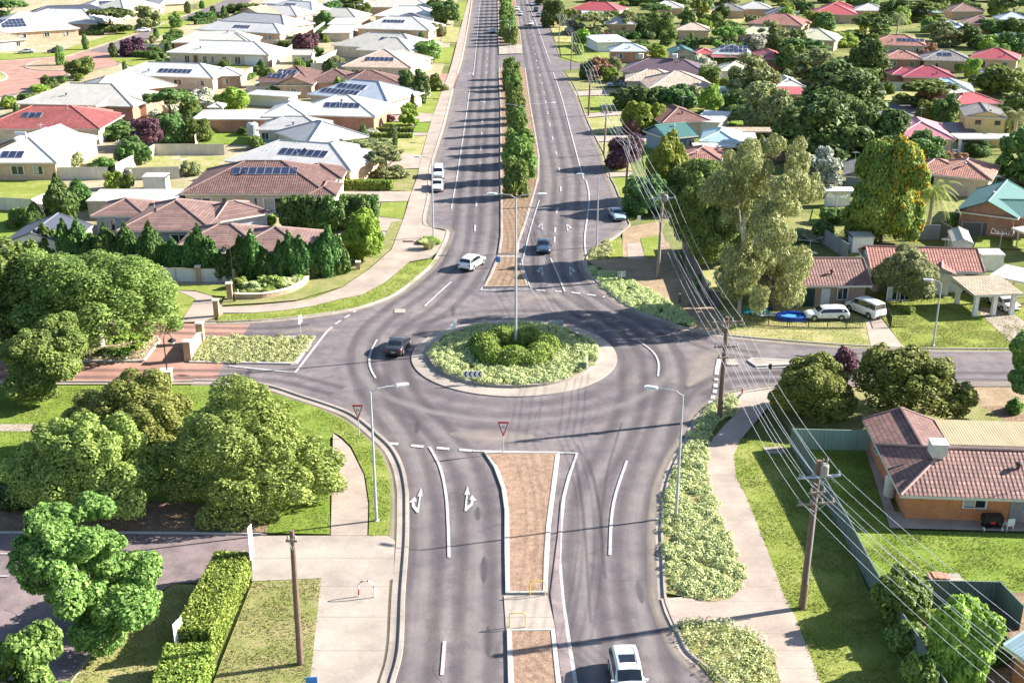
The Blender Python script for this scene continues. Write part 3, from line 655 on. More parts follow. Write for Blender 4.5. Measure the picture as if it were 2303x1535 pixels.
def capmat(k):
    if k not in M_CAP: 
        src = {'white':(.5,.5,.49),'cream':(.47,.44,.39),'offw':(.45,.43,.41),'bluegrey':(.3,.33,.38),'grey':(.3,.29,.29)}
        base = {'brown':(.2,.13,.115),'brownb':(.24,.14,.12),'mauve':(.27,.19,.17),'red':(.42,.16,.13),'orange':(.5,.32,.26),'terr':(.42,.25,.21),'dusky':(.3,.2,.18),'tan':(.5,.42,.33),'sand':(.5,.42,.3),'beige':(.5,.42,.35),'greyt':(.28,.27,.27),'plum':(.2,.15,.16),'pink':(.56,.33,.34),'redm':(.48,.16,.15),'dred':(.4,.13,.14),'dark':(.12,.125,.15),'teal':(.1,.22,.2),'aqua':(.45,.56,.56),'yell':(.58,.55,.42),'blue':(.35,.45,.5)}
        M_CAP[k] = plain('ridge_cap_'+k, src.get(k) or base[k], .7)
    return M_CAP[k]
wf = MB(); 
for s in (-1, 1): wf.box((s*.46, -.03, 0), (.08,.1,1.0))
wf.box((0,-.03,.47), (.84,.1,.06)); wf.box((0,-.05,-.49), (1.04,.16,.06)); wf.box((0,-.025,0), (.05,.06,.9))
ME_WIN = wf.mesh('window_frame_mesh'); ME_WIN.materials.append(M_FRAME)
ME_WIND = ME_WIN.copy(); ME_WIND.materials[0] = M_FRAMED
wp = MB(); wp.box((0,-.012,0), (.84,.012,.9)); ME_PANE = wp.mesh('window_pane_mesh'); ME_PANE.materials.append(M_GLASS)
wp.box((-.22,-.02,.02), (.36,.006,.84)); ME_PANEB = wp.mesh('curtained_pane_mesh'); ME_PANEB.materials.append(M_GLASS); ME_PANEB.materials.append(plain('curtain_pale', (.4,.39,.36), .8))
for k_ in range(6, 12): ME_PANEB.polygons[k_].material_index = 1
sp = MB(); sp.box((0,0,.05), (1.0,1.62,.04)); 
SOLF = MB(); SOLF.box((0,0,.04), (1.02,1.64,.05)); ME_SOLF = SOLF.mesh('solar_frame_mesh'); ME_SOLF.materials.append(M_ALU)
SOLC = MB(); SOLC.face([(-.48,-.78,.069),(.48,-.78,.069),(.48,.78,.069),(-.48,.78,.069)]); ME_SOLC = SOLC.mesh('solar_cell_mesh'); ME_SOLC.materials.append(M_SOL)

HOUSES = []   # (x, y, short, radius)
def frame_of(b):
    """eave rectangle of a block: origin at front left eave corner, u along the front, v to the back"""
    e = b.get('e', 2.6)
    pit = math.tan(R(b.get('p', 21)))
    if 'W' in b:
        x, y, an, L, D = b['W']; u = Vector((math.cos(R(an)), math.sin(R(an)), 0)); return Vector((x,y,e)), u, Vector((-u.y,u.x,0)), L, D, e, pit
    A, B = g(*b['a'], e), g(*b['b'], e)
    u = (B-A); L = u.length; u = u/L; v = Vector((-u.y, u.x, 0))
    if 'd' in b: D = b['d']
    else:
        mid = (A+B)/2
        bb = -(b['r']-767.5)/CAM_F; T = math.tan(CAM_P-math.atan(bb))
        kind = b.get('k', 'hip')
        if kind in ('hip', 'gable'): s = (CAM_H-e-mid.y*T)/(T+pit); D = max(2*s, 3.0)
        elif kind == 'gablef': D = max((CAM_H-e-pit*L/2)/T-mid.y, 3.0)
        else: D = max((CAM_H-e-(b.get('rise', 0)))/T-mid.y, 2.0)
    return A, u, v, L, D, e, pit
def house(short, label, blocks, roof='white', wall='cream', wins=True, cat='house', name='house', reg=True, dark=False):
    fr = [frame_of(b) for b in blocks]
    A, u, v, L, D, e, pit = fr[0]
    c = A+u*L/2+v*D/2; c.z = 0
    H = thing(name, label, cat, (c.x, c.y, 0))
    if reg: HOUSES.append((c.x, c.y, short, math.hypot(L, D)/2))
    MBs = {}
    def part(n, m):
        key = (n, m.name, bi)
        if key not in MBs: MBs[key] = (n, MB(), m, bi)
        return MBs[key][1]
    caps = {}
    for bi, (b, (A, u, v, L, D, e, pit)) in enumerate(zip(blocks, fr)):
        rk = b.get('roof', roof); wm = WT[b.get('wall', wall)]; rm = RT[rk]; k = b.get('k', 'hip'); oh = b.get('oh', .5)
        O = A-c; O.z = 0
        def P(x, y, z): q = O+u*x+v*y; return (q.x, q.y, z)
        rf = part('roof', rm); wa = part('wall', wm); fa = part('fascia', M_FASC); cp = caps.setdefault((rk, bi), MB())
        vv = v
        ze = e
        def rface(pts, du):     # uv: along eave, up slope
            p0 = Vector(P(*pts[0])); d = Vector(P(*pts[du]))-p0; d.z = 0; d.normalize()
            nn = (Vector(P(*pts[1]))-p0).cross(Vector(P(*pts[2]))-p0).normalized(); wv = nn.cross(d).normalized()
            rf.face([P(*q) for q in pts], [((Vector(P(*q))-p0).dot(d)+bi*.13, (Vector(P(*q))-p0).dot(wv)) for q in pts])
        def cap(a, bb, r=.11): cp.tube([Vector(P(*a))+Vector((0,0,.03)), Vector(P(*bb))+Vector((0,0,.03))], r, 5)
        openside = b.get('open')
        x0, x1, y0, y1 = oh, L-oh, oh, D-oh
        if not openside:
            for q in (((x0,y0),(x1,y0)),((x1,y0),(x1,y1)),((x1,y1),(x0,y1)),((x0,y1),(x0,y0))):
                wa.face([P(*q[0],-.05), P(*q[1],-.05), P(*q[1],ze-.02), P(*q[0],ze-.02)])
        else:
            for q in ((x0+.1,y0+.1),(x1-.1,y0+.1),(x1-.1,y1-.1),(x0+.1,y1-.1),((x0+x1)/2,y0+.1)): 
                ps = MB(); pq = P(*q, ze/2); ps.box(pq, (.14 if wall != 'white' else .4,)*2+(ze-.02,), math.atan2(u.y,u.x)); ps.build('post', M_FASC if wall != 'white' else WT['white'], H)
        for q in (((0,0),(L,0)),((L,0),(L,D)),((L,D),(0,D)),((0,D),(0,0))):
            fa.face([P(*q[0],ze-.2), P(*q[1],ze-.2), P(*q[1],ze), P(*q[0],ze)])
        fa.face([P(0,0,ze-.19),P(0,D,ze-.19),P(L,D,ze-.19),P(L,0,ze-.19)])
        z = ze+.01; slope = {}
        if k == 'hip':
            if L >= D:
                h = D/2*pit; r0, r1 = (D/2,D/2,z+h), (L-D/2,D/2,z+h)
                if L-D < .02: r1 = r0
                rface([(0,0,z),(L,0,z),r1,r0] if r1 != r0 else [(0,0,z),(L,0,z),r0], 1); rface([(L,D,z),(0,D,z),r0,r1] if r1 != r0 else [(L,D,z),(0,D,z),r0], 1)
                rface([(L,0,z),(L,D,z),r1], 1); rface([(0,D,z),(0,0,z),r0], 1)
            else:
                h = L/2*pit; r0, r1 = (L/2,L/2,z+h), (L/2,D-L/2,z+h)
                rface([(0,0,z),(L,0,z),r0], 1); rface([(L,D,z),(0,D,z),r1], 1)
                rface([(L,0,z),(L,D,z),r1,r0], 1); rface([(0,D,z),(0,0,z),r0,r1], 1)
            cap(r0, r1); 
            for cc in ((0,0,z),(L,0,z),(L,D,z),(0,D,z)):
                t = r0 if (Vector(cc)-Vector(r0)).length <= (Vector(cc)-Vector(r1)).length else r1
                cap(cc, t)
        elif k == 'gable':
            h = D/2*pit; r0, r1 = (0,D/2,z+h), (L,D/2,z+h)
            rface([(0,0,z),(L,0,z),r1,r0], 1); rface([(L,D,z),(0,D,z),r0,r1], 1); cap(r0, r1)
            if not openside:
                wa.face([P(x0,y0,ze-.02),P(x0,D/2,ze+h-.05-oh*pit*0),P(x0,y1,ze-.02)]); wa.face([P(x1,y1,ze-.02),P(x1,D/2,ze+h-.05),P(x1,y0,ze-.02)])
            for xx in (0, L): cap((xx,0,z), (xx,D/2,z+h), .07); cap((xx,D,z), (xx,D/2,z+h), .07)
        elif k == 'gablef':
            h = L/2*pit; r0, r1 = (L/2,0,z+h), (L/2,D,z+h)
            rface([(L,0,z),(L,D,z),r1,r0], 1); rface([(0,D,z),(0,0,z),r0,r1], 1); cap(r0, r1)
            if not openside:
                wa.face([P(x0,y0,ze-.02),P(x1,y0,ze-.02),P(L/2,y0,ze+h-.05)]); wa.face([P(x1,y1,ze-.02),P(x0,y1,ze-.02),P(L/2,y1,ze+h-.05)])
            for yy in (0, D): cap((0,yy,z), (L/2,yy,z+h), .07); cap((L,yy,z), (L/2,yy,z+h), .07)
        else:   # skillion: rises (or falls) to the back
            rise = b.get('rise', .35)
            rface([(0,0,z),(L,0,z),(L,D,z+rise),(0,D,z+rise)], 1)
            for q in (((L,0),(L,D)),((0,D),(0,0))): 
                za = z if q[0][1] == 0 else z+rise; zb = z if q[1][1] == 0 else z+rise
                fa.face([P(*q[0],ze-.21),P(*q[1],ze-.21),P(*q[1],zb-.01),P(*q[0],za-.01)])
            fa.face([P(L,D,ze-.21),P(0,D,ze-.21),P(0,D,z+rise-.01),P(L,D,z+rise-.01)])
            h = rise
        # openings
        if wins and not openside and b.get('w', 1):
            rot = math.atan2(u.y, u.x)
            def win(x, side, ww=1.5, hh=1.15, zc=1.5, mesh=None, nm='window'):
                if side == 'f': q = P(x, y0-.005, zc); rz = rot
                elif side == 'r': q = P(x1+.005, x, zc); rz = rot+math.pi/2
                else: q = P(x0-.005, x, zc); rz = rot-math.pi/2
                o = link(nm, ME_WIND if dark else ME_WIN, H, q, rz, (ww,1,hh)); link('pane', random.choice((ME_PANE, ME_PANEB)), o); return o
            if 'ws' in b:
                for q in b['ws']: win(*q)
            else:
                n = max(1, min(4, int(L/4.2)))
                for i in range(n): win(x0+(x1-x0)*(i+.5)/n+random.uniform(-.4,.4), 'f', random.choice((1.2,1.6,2.0)))
                if A.x < 0: win(D*.4, 'r')
                else: win(D*.4, 'l')
            for (x, ww, hh, mt) in b.get('doors', []):
                dm = MB(); dm.box((0,0,0), (ww,.06,hh)); 
                for s in range(1, 4 if ww > 2 else 2): dm.box((0,-.035,-hh/2+hh*s/4), (ww*.94,.012,.03))
                d = dm.build('garage_door' if ww > 2 else 'door', mt, H); q = P(x, y0-.01, hh/2); d.location = q; d.rotation_euler = (0,0,rot)
                if ww < 2: hd = MB(); hd.box((ww*.4,-.06,0), (.05,.06,.12)); hd.build('handle', M_STEELG, d)
        # solar arrays on the front slope (or right): (u fraction, v fraction, cols, rows[, face])
        for so_ in b.get('solar', []):
            uf, vf, cols, rows = so_[:4]
            rot = math.atan2(u.y, u.x); ang = math.atan(pit)
            for r_ in range(rows):
                for c_ in range(cols):
                    sx = L*uf+(c_-(cols-1)/2)*1.08; sv = vf*(min(D, L)/2 if k == 'hip' else D/2)/math.cos(ang)+(r_-(rows-1)/2)*1.72
                    q = P(sx, sv*math.cos(ang), z+sv*math.sin(ang)+.02)
                    o = link('solar_panel', ME_SOLF, H, q); o.rotation_euler = (ang, 0, rot); link('cell_sheet', ME_SOLC, o)
        for (vx, vy) in b.get('vents', []):
            q = Vector(P(L*vx, D*vy, z+min(D*vy, D-D*vy, L*vx if k=='hip' else 99, L-L*vx if k=='hip' else 99)*pit))
            vm = MB(); vm.lathe([(.12,-.1),(.12,.2),(.24,.24),(.27,.36),(.2,.48),(0,.52)], 10); vm.build('roof_vent', M_VENT, H, True, loc=q)
        for (vx, vy) in b.get('cooler', []):
            q = Vector(P(L*vx, D*vy, z+min(D*vy, D-D*vy)*pit))
            vm = MB(); vm.box((0,0,.55), (1.05,1.05,.8)); vm.box((0,0,1.0), (1.12,1.12,.1)); vm.box((0,0,.05), (.7,.7,.3))
            for i in range(4): vm.box((0,-.53,.3+.15*i), (.9,.03,.06)); vm.box((.53,0,.3+.15*i), (.03,.9,.06))
            vm.build('evaporative_cooler', plain('cooler_beige', (.55,.53,.48), .6), H, loc=q).rotation_euler = (0,0,rot if False else math.atan2(u.y,u.x))
        if b.get('heater'):
            vx, vy = b['heater']; q = Vector(P(L*vx, D*vy, z+D*vy*pit+.35))
            vm = MB(); vm.tube([(-.8,0,0),(.8,0,0)], .28, 10); vm.build('hot_water_tank', M_ALU, H, True, loc=q)
    if reg and name == 'house' and A.y < 330:
        A, u, v, L, D, e, pit = fr[0]
        for q in range(2 if A.y < 220 else 1):
            fx, fy = random.uniform(.3,.7), random.uniform(.15,.42); p_ = A-c+u*L*fx+v*D*fy; zz = e+min(fy*D, fx*L, (1-fx)*L)*pit
            if q == 0: vm = MB(); vm.lathe([(.1,-.1),(.1,.25),(.2,.28),(.22,.4),(.15,.48),(0,.5)], 8); vm.build('roof_vent', M_VENT if random.random() < .5 else M_STEELG, H, True, loc=(p_.x,p_.y,zz))
            else:
                vm = MB(); vm.tube([(0,0,-.2),(0,0,2.4)], .025, 5)
                for k in range(4): vm.tube([(-.5+.05*k,-.3+.2*k,2.2),(.5-.05*k,-.3+.2*k,2.2)], .012, 4)
                vm.tube([(0,-.35,2.2),(0,.4,2.2)], .015, 4); vm.build('antenna', M_STEELG, H, loc=(p_.x,p_.y,zz))
    for n, m, mt, bk in MBs.values(): 
        o = m.build(n, mt, H)
        if n == 'roof':
            key = [kk for kk in RT if RT[kk].name == mt.name][0]
            if (key, bk) in caps and caps[(key, bk)].f: caps[(key, bk)].build('ridge_cap', capmat(key), o)
    return H
def B(ax, ay, bx, by, r=None, **k):
    d = dict(a=(ax, ay), b=(bx, by)); 
    if r is not None: d['r'] = r
    d.update(k); return d

# ---- left of the road, nearest first
house('mauve rambling tiled house', 'rambling mauve tiled house with grey walls behind the conifer hedge', [
  B(262,519,480,519,447,wall='grey',e=2.7,ws=[(3,'f',1.6,1.2),(7,'f',2.2,1.3)]),
  B(203,486,330,486,446,e=2.7,ws=[(2.2,'f',1.2,1.5),(3,'l',1.6,1.4)]), B(388,560,590,560,504,e=2.7,w=0), B(480,500,612,478,450,k='hip',e=2.7,w=0), B(500,575,705,575,510,e=2.6,w=0)], 'mauve', 'grey')
house('brown house with panel row', 'big brown tiled house with a long row of solar panels on its roof', [
  B(405,436,738,436,362,e=2.7,solar=[(.53,.68,8,1)],ws=[(2.6,'f',2.6,1.9,1.15),(5.5,'f',.6,1.2),(9.5,'f',.6,1.2),(12,'f',3.0,1.9,1.15),(16,'f',1.2,.8)]),
  B(655,402,770,402,368,e=2.7,w=0), B(690,440,757,440,405,k='hip',e=2.6,w=0)], 'brown', 'cream')
house('white roof beside silver wagon', 'white roofed house with seven solar panels beside the silver wagon', [
  B(505,362,790,384,318,e=2.7,solar=[(.55,.55,7,1)],w=0), B(690,350,787,352,316,e=2.7,w=0)], 'white', 'tan')
house('grey ribbed roof house', 'grey roofed cream brick house facing the fenced lawn', [
  B(575,292,730,293,262,e=2.6,ws=[(1.4,'f',1.3,1.2),(4.3,'f',1.3,1.2)],vents=[(.85,.3)]), B(692,324,830,306,266,e=2.6,w=0,ws=[]), B(640,300,740,300,288,k='skil',rise=-.2,e=2.4,open=1,w=0)], 'grey', 'cream')
house('broad white hip roof house', 'broad white hip roofed house with six solar panels above maroon car', [
  B(655,258,845,263,214,e=2.7,solar=[(.55,.5,6,1)],w=0), B(590,262,690,262,220,e=2.7,w=0)], 'white', 'red')
house('long low red garage', 'long low red walled garage under a flat white roof', [B(430,268,630,268,247,k='skil',rise=.1,e=2.4,w=0)], 'white', 'red', name='garage', cat='garage')
house('blue grey roofed house', 'blue grey hip roofed house with two rows of solar panels', [
  B(690,212,872,230,180,e=2.7,solar=[(.42,.62,6,1),(.35,.3,8,1)],w=0)], 'bluegrey', 'cream')
house('brown twin gabled house', 'brown tiled brick house with two blocks of solar panels', [
  B(575,182,700,188,148,e=2.7,solar=[(.42,.62,4,1),(.3,.35,4,1)]), B(615,192,705,192,163,e=2.7,k='gablef',d=11,wall='tan'), B(690,184,800,184,155,e=2.7,w=0), B(760,196,908,192,158,e=2.7)], 'brown', 'tan')
house('beige house by white wagon', 'beige tiled house with six solar panels beside the white wagon', [
  B(768,150,925,153,112,e=2.7,solar=[(.5,.45,6,1)]), B(800,143,880,150,103,e=2.7,k='hip',w=0)], 'beige', 'cream')
house('cream hip roof house', 'cream hip roofed house behind the beige tiled house', [B(745,102,936,113,74,e=2.7,solar=[(.6,.6,5,1)],w=0), B(800,112,925,118,85,e=2.7,w=0)], 'cream', 'cream')
house('white house with one panel strip', 'white roofed house with one dark strip of solar panels by long fence', [B(800,64,966,69,37,e=2.7,solar=[(.45,.6,6,1)])], 'white', 'tan')
house('charcoal roofed house', 'charcoal blue roofed house among the white ones', [B(868,53,970,53,30,e=2.8,w=0)], 'dark', 'cream')
house('white house under leafy trees', 'white roofed house beside the tall verge trees', [B(840,36,978,38,14,e=2.7,w=0)], 'white', 'cream')
house('farthest cream roofed house', 'cream roofed house at the far end beside the road trees', [B(815,16,970,17,-4,e=2.7,w=0)], 'cream', 'tan')
house('white house with tank', 'large white roofed house with a solar water heater on top', [
  B(-60,366,128,366,276,e=2.7,p=23,heater=(.4,.33),solar=[(.42,.3,3,1)],ws=[(6,'f',2,1.3),(9,'f',1.5,1.3)]), B(110,352,215,317,284,e=2.7,k='gable',wall='tan')], 'white', 'tan')
house('red tiled house with solar', 'bright red tiled house with four solar panels', [B(-50,290,225,290,238,e=2.7,solar=[(.38,.58,3,1)],w=0), B(120,275,254,268,240,e=2.7,w=0)], 'red', 'cream')
house('large cream sheeted house', 'very large cream roofed house with a black flue', [
  B(35,233,300,240,188,e=2.8,w=0), B(215,240,335,232,196,e=2.8,k='hip',wall='red',ws=[(3,'f',1.6,1.6),(5.8,'f',1.2,1.2)]), B(200,212,398,192,166,e=2.8,w=0)], 'cream', 'red')
house('white house with blue panels', 'white roofed house with a neat row of seven solar panels', [
  B(253,168,480,176,141,e=2.7,solar=[(.58,.4,7,1)]), B(470,172,545,170,150,e=2.7,wall='brown')], 'white', 'cream')
house('long white house with garage', 'long white house with many windows and a white garage door', [
  B(374,118,605,124,92,e=2.7,ws=[(5.0,'f',1.4,1.9,1.2),(9.6,'f',1.1,1.7,1.2),(11.4,'f',1.1,1.7,1.2),(14.6,'f',1.1,1.7,1.2),(18,'f',1.6,1.9,1.2)],doors=[(7.2,1.0,2.1,M_DOOR),(22.2,4.8,2.2,M_GARAGE)])], 'white', 'cream')
house('cream house with red wall', 'cream roofed house with a bright red end wall', [B(385,96,570,96,70,e=2.7,wall='red'), B(470,96,560,97,72,e=2.7,w=0)], 'cream', 'red')
house('white house with narrow panels', 'white roofed brick house with five dark solar panels', [B(438,66,630,76,50,e=2.7,solar=[(.5,.5,5,1)],wall='tan')], 'white', 'tan')
house('grey house with tan gable', 'grey roofed house with a tan gable behind white house', [B(480,50,640,62,30,e=2.7,w=0), B(510,40,610,46,24,e=2.8,k='gablef',d=9,roof='tan',w=0)], 'grey', 'tan')
house('white house by dark hedge', 'white hip roofed house beside the dark street hedge', [B(540,30,668,36,12,e=2.7), B(600,16,702,24,2,e=2.7,solar=[(.4,.5,5,1)])], 'white', 'tan')
house('bright white far roof', 'bright white roof at the very top beside the residential street', [B(585,8,690,10,-8,e=2.7,w=0)], 'white', 'cream')
house('white house with big array', 'white roofed house with a large block of blue solar panels', [
  B(-30,76,180,64,26,e=2.7,solar=[(.32,.45,6,3)],wall='tan'), B(20,50,218,54,20,e=2.7,w=0)], 'white', 'tan')
house('tan gabled corner house', 'tan tiled house with a white garage door by the parked cars', [B(-60,98,62,88,62,e=2.6,doors=[(9,3.6,2.1,M_GARAGE)])], 'tan', 'tan')
house('charcoal roof with panels', 'charcoal roofed house carrying two blocks of solar panels', [B(60,36,250,30,12,e=2.7,solar=[(.5,.5,8,1)],w=0)], 'dark', 'tan')
house('cream house with angled panels', 'cream roofed house with angled solar panels at the top', [B(180,24,345,18,-6,e=2.7,solar=[(.4,.5,5,2)],w=0), B(280,26,372,14,-6,e=2.7,wall='tan')], 'cream', 'tan')
house('small grey shed row', 'low grey roofed shed along the cream fence', [B(550,212,650,218,204,k='skil',rise=.2,e=2.2,w=0)], 'grey', 'steel', name='shed', cat='shed')
house('charcoal garden shed', 'charcoal gable roofed shed with pale metal walls', [B(-6,552,152,552,503,k='gablef',d=8.5,p=20,e=2.4,w=0,oh=.15), ], 'dark', 'steel', name='shed', cat='shed')
house('long cream flat shed', 'long cream flat roofed shed behind the mauve house', [B(192,452,392,452,425,k='skil',rise=.15,e=2.4,w=0,oh=.15)], 'cream', 'cream', name='shed', cat='shed')
house('small cream garden shed', 'small cream garden shed with a dark doorway', [B(655,124,702,124,112,k='gable',e=2.2,oh=.15,ws=[(2.8,'f',.8,1.6,.9)])], 'cream', 'cream', name='shed', cat='shed')
house('tiny white pavilion', 'tiny white pyramid roofed garden shelter', [B(466,242,500,242,230,e=2.1,open=1,w=0)], 'white', 'cream', name='pavilion', cat='shelter')
house('dull metal shed by wires', 'dull little metal shed beside the washing', [B(318,398,372,398,388,k='skil',rise=.1,e=2,w=0,oh=.1)], 'offw', 'steel', name='shed', cat='shed')
house('cream carport shed', 'cream carport shed between the white roofs', [B(722,74,790,74,56,k='skil',rise=.15,e=2.4,w=0)], 'cream', 'cream', name='shed', cat='shed')
house('flat cream roof over fence', 'flat cream roof beside the purple leafed tree', [B(735,55,800,55,40,k='skil',rise=.1,e=2.6,w=0)], 'cream', 'tan', name='shed', cat='shed')
# a few more distant roofs on the left
house('pale roof on far corner', 'pale roofed house at the top corner behind the street', [B(360,10,430,6,-14,e=2.7,w=0)], 'offw', 'tan')
house('cream roof by far trees', 'cream roof among the far left trees near the road', [B(700,36,800,40,18,e=2.7,w=0)], 'cream', 'tan')
house('offwhite roof at the top', 'off white roof at the top edge between trees', [B(715,10,810,12,-8,e=2.7,w=0)], 'offw', 'tan')

# ---- right of the road
house('brown tiled brick house', 'orange brick house with brown tiled roof and a cooler box on top', [
  dict(W=(25.57,68.3,-4,15,7.6),p=24,e=2.3,k='hip',ws=[(5.1,'f',1.6,.85,1.6)],doors=[(7.9,.95,2.0,plain('door_grey', (.25,.24,.25), .6))],cooler=[(.2,.42)],oh=.75),
  dict(W=(25.82,72.0,-4,5.4,8.2),p=20,e=2.32,k='gablef',oh=.55,ws=[(5.4,'l',1.3,1.1)]), dict(W=(31.3,75.7,-4,7.2,4.0),e=2.4,k='skil',rise=.12,roof='sand',open=1,w=0)], 'dusky', 'orange')
house('blue shed roofed cottage', 'small brick cottage under a pale blue ribbed roof', [B(2256,1450,2420,1560,None,d=7.5,k='gable',e=2.5,p=14,ws=[])], 'blue', 'orange')
house('brown tiled cottage', 'low brown tiled brick cottage with white air conditioners', [
  B(1736,642,1962,642,580,e=2.5,k='gable',p=22,ws=[(7.3,'f',1.1,1.3),(12.3,'f',1.1,1.4),(13.6,'f',1.1,1.4)],doors=[(3.2,2.6,2.0,plain('door_green', (.02,.06,.045), .6)),(5.6,.9,2.0,M_GARAGE)]), B(1690,632,1770,632,590,e=2.5,k='gable',open=1,w=0)], 'dusky', 'brown')
house('white walled red roof house', 'white walled house with a long red tiled roof', [
  B(1958,605,2215,612,556,e=2.6,k='gable',p=22,ws=[(11.3,'f',3.0,1.9,1.2)],dark=1), B(2085,612,2150,618,590,e=2.6,k='gablef',d=5,w=0)], 'terr', 'white', dark=True)
house('tiled open carport', 'tile roofed carport on white columns over a parked white car', [B(2192,664,2302,660,620,k='skil',rise=.3,e=2.5,open=1,w=0)], 'tan', 'white', name='carport', cat='carport')
house('teal roofed house', 'teal ribbed roof house with red brick walls and white gable', [
  B(2148,474,2290,492,None,d=13,k='gablef',e=2.7,p=24,w=0), B(2260,486,2380,488,450,e=2.7,k='gable',w=0)], 'teal', 'red')
house('terracotta hip roof house', 'terracotta hip roofed house above the teal roof', [B(2092,392,2232,406,352,e=2.7,w=0), B(2065,384,2170,386,358,e=2.7,roof='terr',w=0)], 'orange', 'cream')
house('yellow two storey house', 'yellow two storey house with a grey tiled roof', [
  B(2170,262,2268,266,240,e=4.8,k='gablef',d=9,p=16,ws=[(2.2,'f',.9,.7,3.9),(5.2,'f',.9,.7,3.9)],oh=.3)], 'greyt', 'yellow', dark=True)
house('long flat white verandah', 'long flat white verandah roof below the yellow house', [B(2155,312,2290,312,300,k='skil',rise=.1,e=2.6,open=1,w=0)], 'white', 'white', name='shelter', cat='shelter')
house('dark lean to roof', 'dark plum lean to roof beside the yellow house', [B(2140,298,2200,298,275,k='skil',rise=.5,e=2.6,w=0)], 'plum', 'dark', name='shed', cat='shed')
house('pink roofed house', 'pink sheet roofed house with a small chimney vent', [B(2010,310,2150,314,258,e=2.7,w=0,vents=[(.3,.35)]), B(1992,288,2090,294,264,e=2.7,w=0)], 'pink', 'cream')
house('dark red roofed house', 'dark red ridged roof house behind the roadside shrubs', [B(2030,173,2152,176,148,e=2.7,w=0), B(2006,168,2080,168,152,e=2.7,w=0)], 'dred', 'red')
house('aqua hip roof house', 'pale aqua hip roofed house beside the dark broad tree', [B(2060,202,2192,208,176,e=2.7,w=0), B(2115,210,2195,210,183,e=2.7,roof='offw',w=0)], 'aqua', 'red')
house('rose hip roof house', 'rose red hip roofed house behind the yellow house', [B(2145,235,2255,232,209,e=2.7,w=0)], 'redm', 'red')
house('cream roof red awning house', 'cream roofed house with a curved red awning', [B(1745,195,1812,195,163,e=2.7,k='hip',w=0), B(1748,212,1815,212,196,k='skil',rise=.5,e=2.3,roof='redm',open=1,w=0)], 'offw', 'red')
house('long pale yellow roof', 'long pale yellow roofed house across the middle distance', [B(1765,86,1880,92,64,e=2.7,w=0), B(1655,76,1760,80,60,e=2.7,w=0)], 'yell', 'tan')
house('faded pink tiled house', 'faded pink tiled house near the far tan tree', [B(1680,52,1806,58,30,e=2.7)], 'terr', 'brown')
house('coral hip roof house', 'coral red hip roofed house beside a white carport', [B(1826,32,1930,34,10,e=2.7,w=0)], 'redm', 'tan')
house('terracotta house with panels', 'terracotta roofed house with solar panels past the broad trees', [B(1955,100,2085,104,78,e=2.7,solar=[(.72,.5,6,1)])], 'terr', 'cream')
house('brick red tiled house', 'brick red tiled house below the terracotta house', [B(1985,132,2075,134,113,e=2.7)], 'terr', 'red')
house('grey tiled house', 'grey tiled house with a white carport front', [B(2075,135,2190,138,112,e=2.7,solar=[(.45,.55,3,1)])], 'greyt', 'tan')
house('scarlet roofed house', 'scarlet sheet roofed house near the far right edge', [B(2180,130,2292,136,108,e=2.7)], 'redm', 'tan')
house('white roof with panels', 'white blue roof with solar panels among far right trees', [B(2100,62,2174,64,44,e=2.7,solar=[(.6,.5,3,1)],w=0)], 'bluegrey', 'red')
house('brown roof among trees', 'brown roofed house among the far right trees', [B(2165,52,2242,54,34,e=2.7)], 'dusky', 'tan')
house('mottled roof at far corner', 'dusky roofed house near the upper right corner', [B(2140,26,2215,26,6,e=2.7,w=0)], 'dusky', 'tan')
house('pale roof at right edge', 'pale sheet roof at the right edge between dark trees', [B(2228,90,2320,92,74,e=2.7,w=0)], 'bluegrey', 'tan')
house('red gable by dark trees', 'red gabled house with a dark carport beside dark trees', [B(1712,132,1772,132,103,e=2.7,k='hip',w=0)], 'redm', 'red')
house('panel roof red verandah house', 'house with many solar panels above a red verandah', [B(1600,122,1690,124,100,e=2.7,solar=[(.55,.55,6,2)],w=0), B(1600,128,1665,128,120,k='skil',rise=.4,e=2.3,open=1,roof='redm',w=0)], 'grey', 'red')
house('red verandah by yellow column', 'low red roofed house beside the yellow column tree', [B(1562,122,1610,122,106,e=2.6,w=0)], 'redm', 'red')
house('pale yellow hip roof', 'pale yellow hip roof between the leafy gums', [B(1620,160,1704,160,138,e=2.7,w=0)], 'yell', 'white')
house('beige tiled villa', 'wide beige tiled villa behind the dark round trees', [B(1405,182,1530,184,156,e=2.7), B(1460,200,1616,198,160,e=2.7,w=0)], 'beige', 'cream')
house('plum roofed house', 'wide plum roofed house with white cooler boxes', [B(1395,160,1590,166,132,e=2.7,cooler=[(.2,.55),(.6,.5)],w=0)], 'plum', 'tan')
house('silver verandah cottage', 'silver roofed cottage with a front verandah and red walls', [B(1372,116,1460,116,98,e=2.7,k='hip',wall='red'), B(1343,96,1420,94,78,e=2.6,k='skil',rise=.4,w=0)], 'bluegrey', 'white')
house('green gable house', 'green gabled house with a cream front', [B(1508,122,1570,122,104,e=2.6,k='gablef',d=8)], 'teal', 'cream')
house('far red roof with green awning', 'long red roof with a green awning at the far right roadside', [B(1278,22,1392,26,4,e=2.7,w=0), B(1310,32,1360,32,22,k='skil',rise=.3,e=2.3,open=1,roof='aqua',w=0)], 'redm', 'tan')
house('brown hip by lime tree', 'brown tiled hip house behind the round lime tree', [B(1490,277,1600,272,232,e=2.6,w=0)], 'brownb', 'cream')
house('blue walled teal roof house', 'blue walled house under a teal roof with yellow gable', [
  B(1500,312,1572,305,278,e=2.7,k='gable',wall='blue',ws=[(4.5,'f',.9,1.2)]), B(1572,318,1662,322,282,e=2.7,k='hip',roof='aqua',wall='yellow',w=0), B(1560,330,1680,330,322,k='skil',rise=.2,e=2.4,roof='white',open=1,w=0)], 'teal', 'blue')
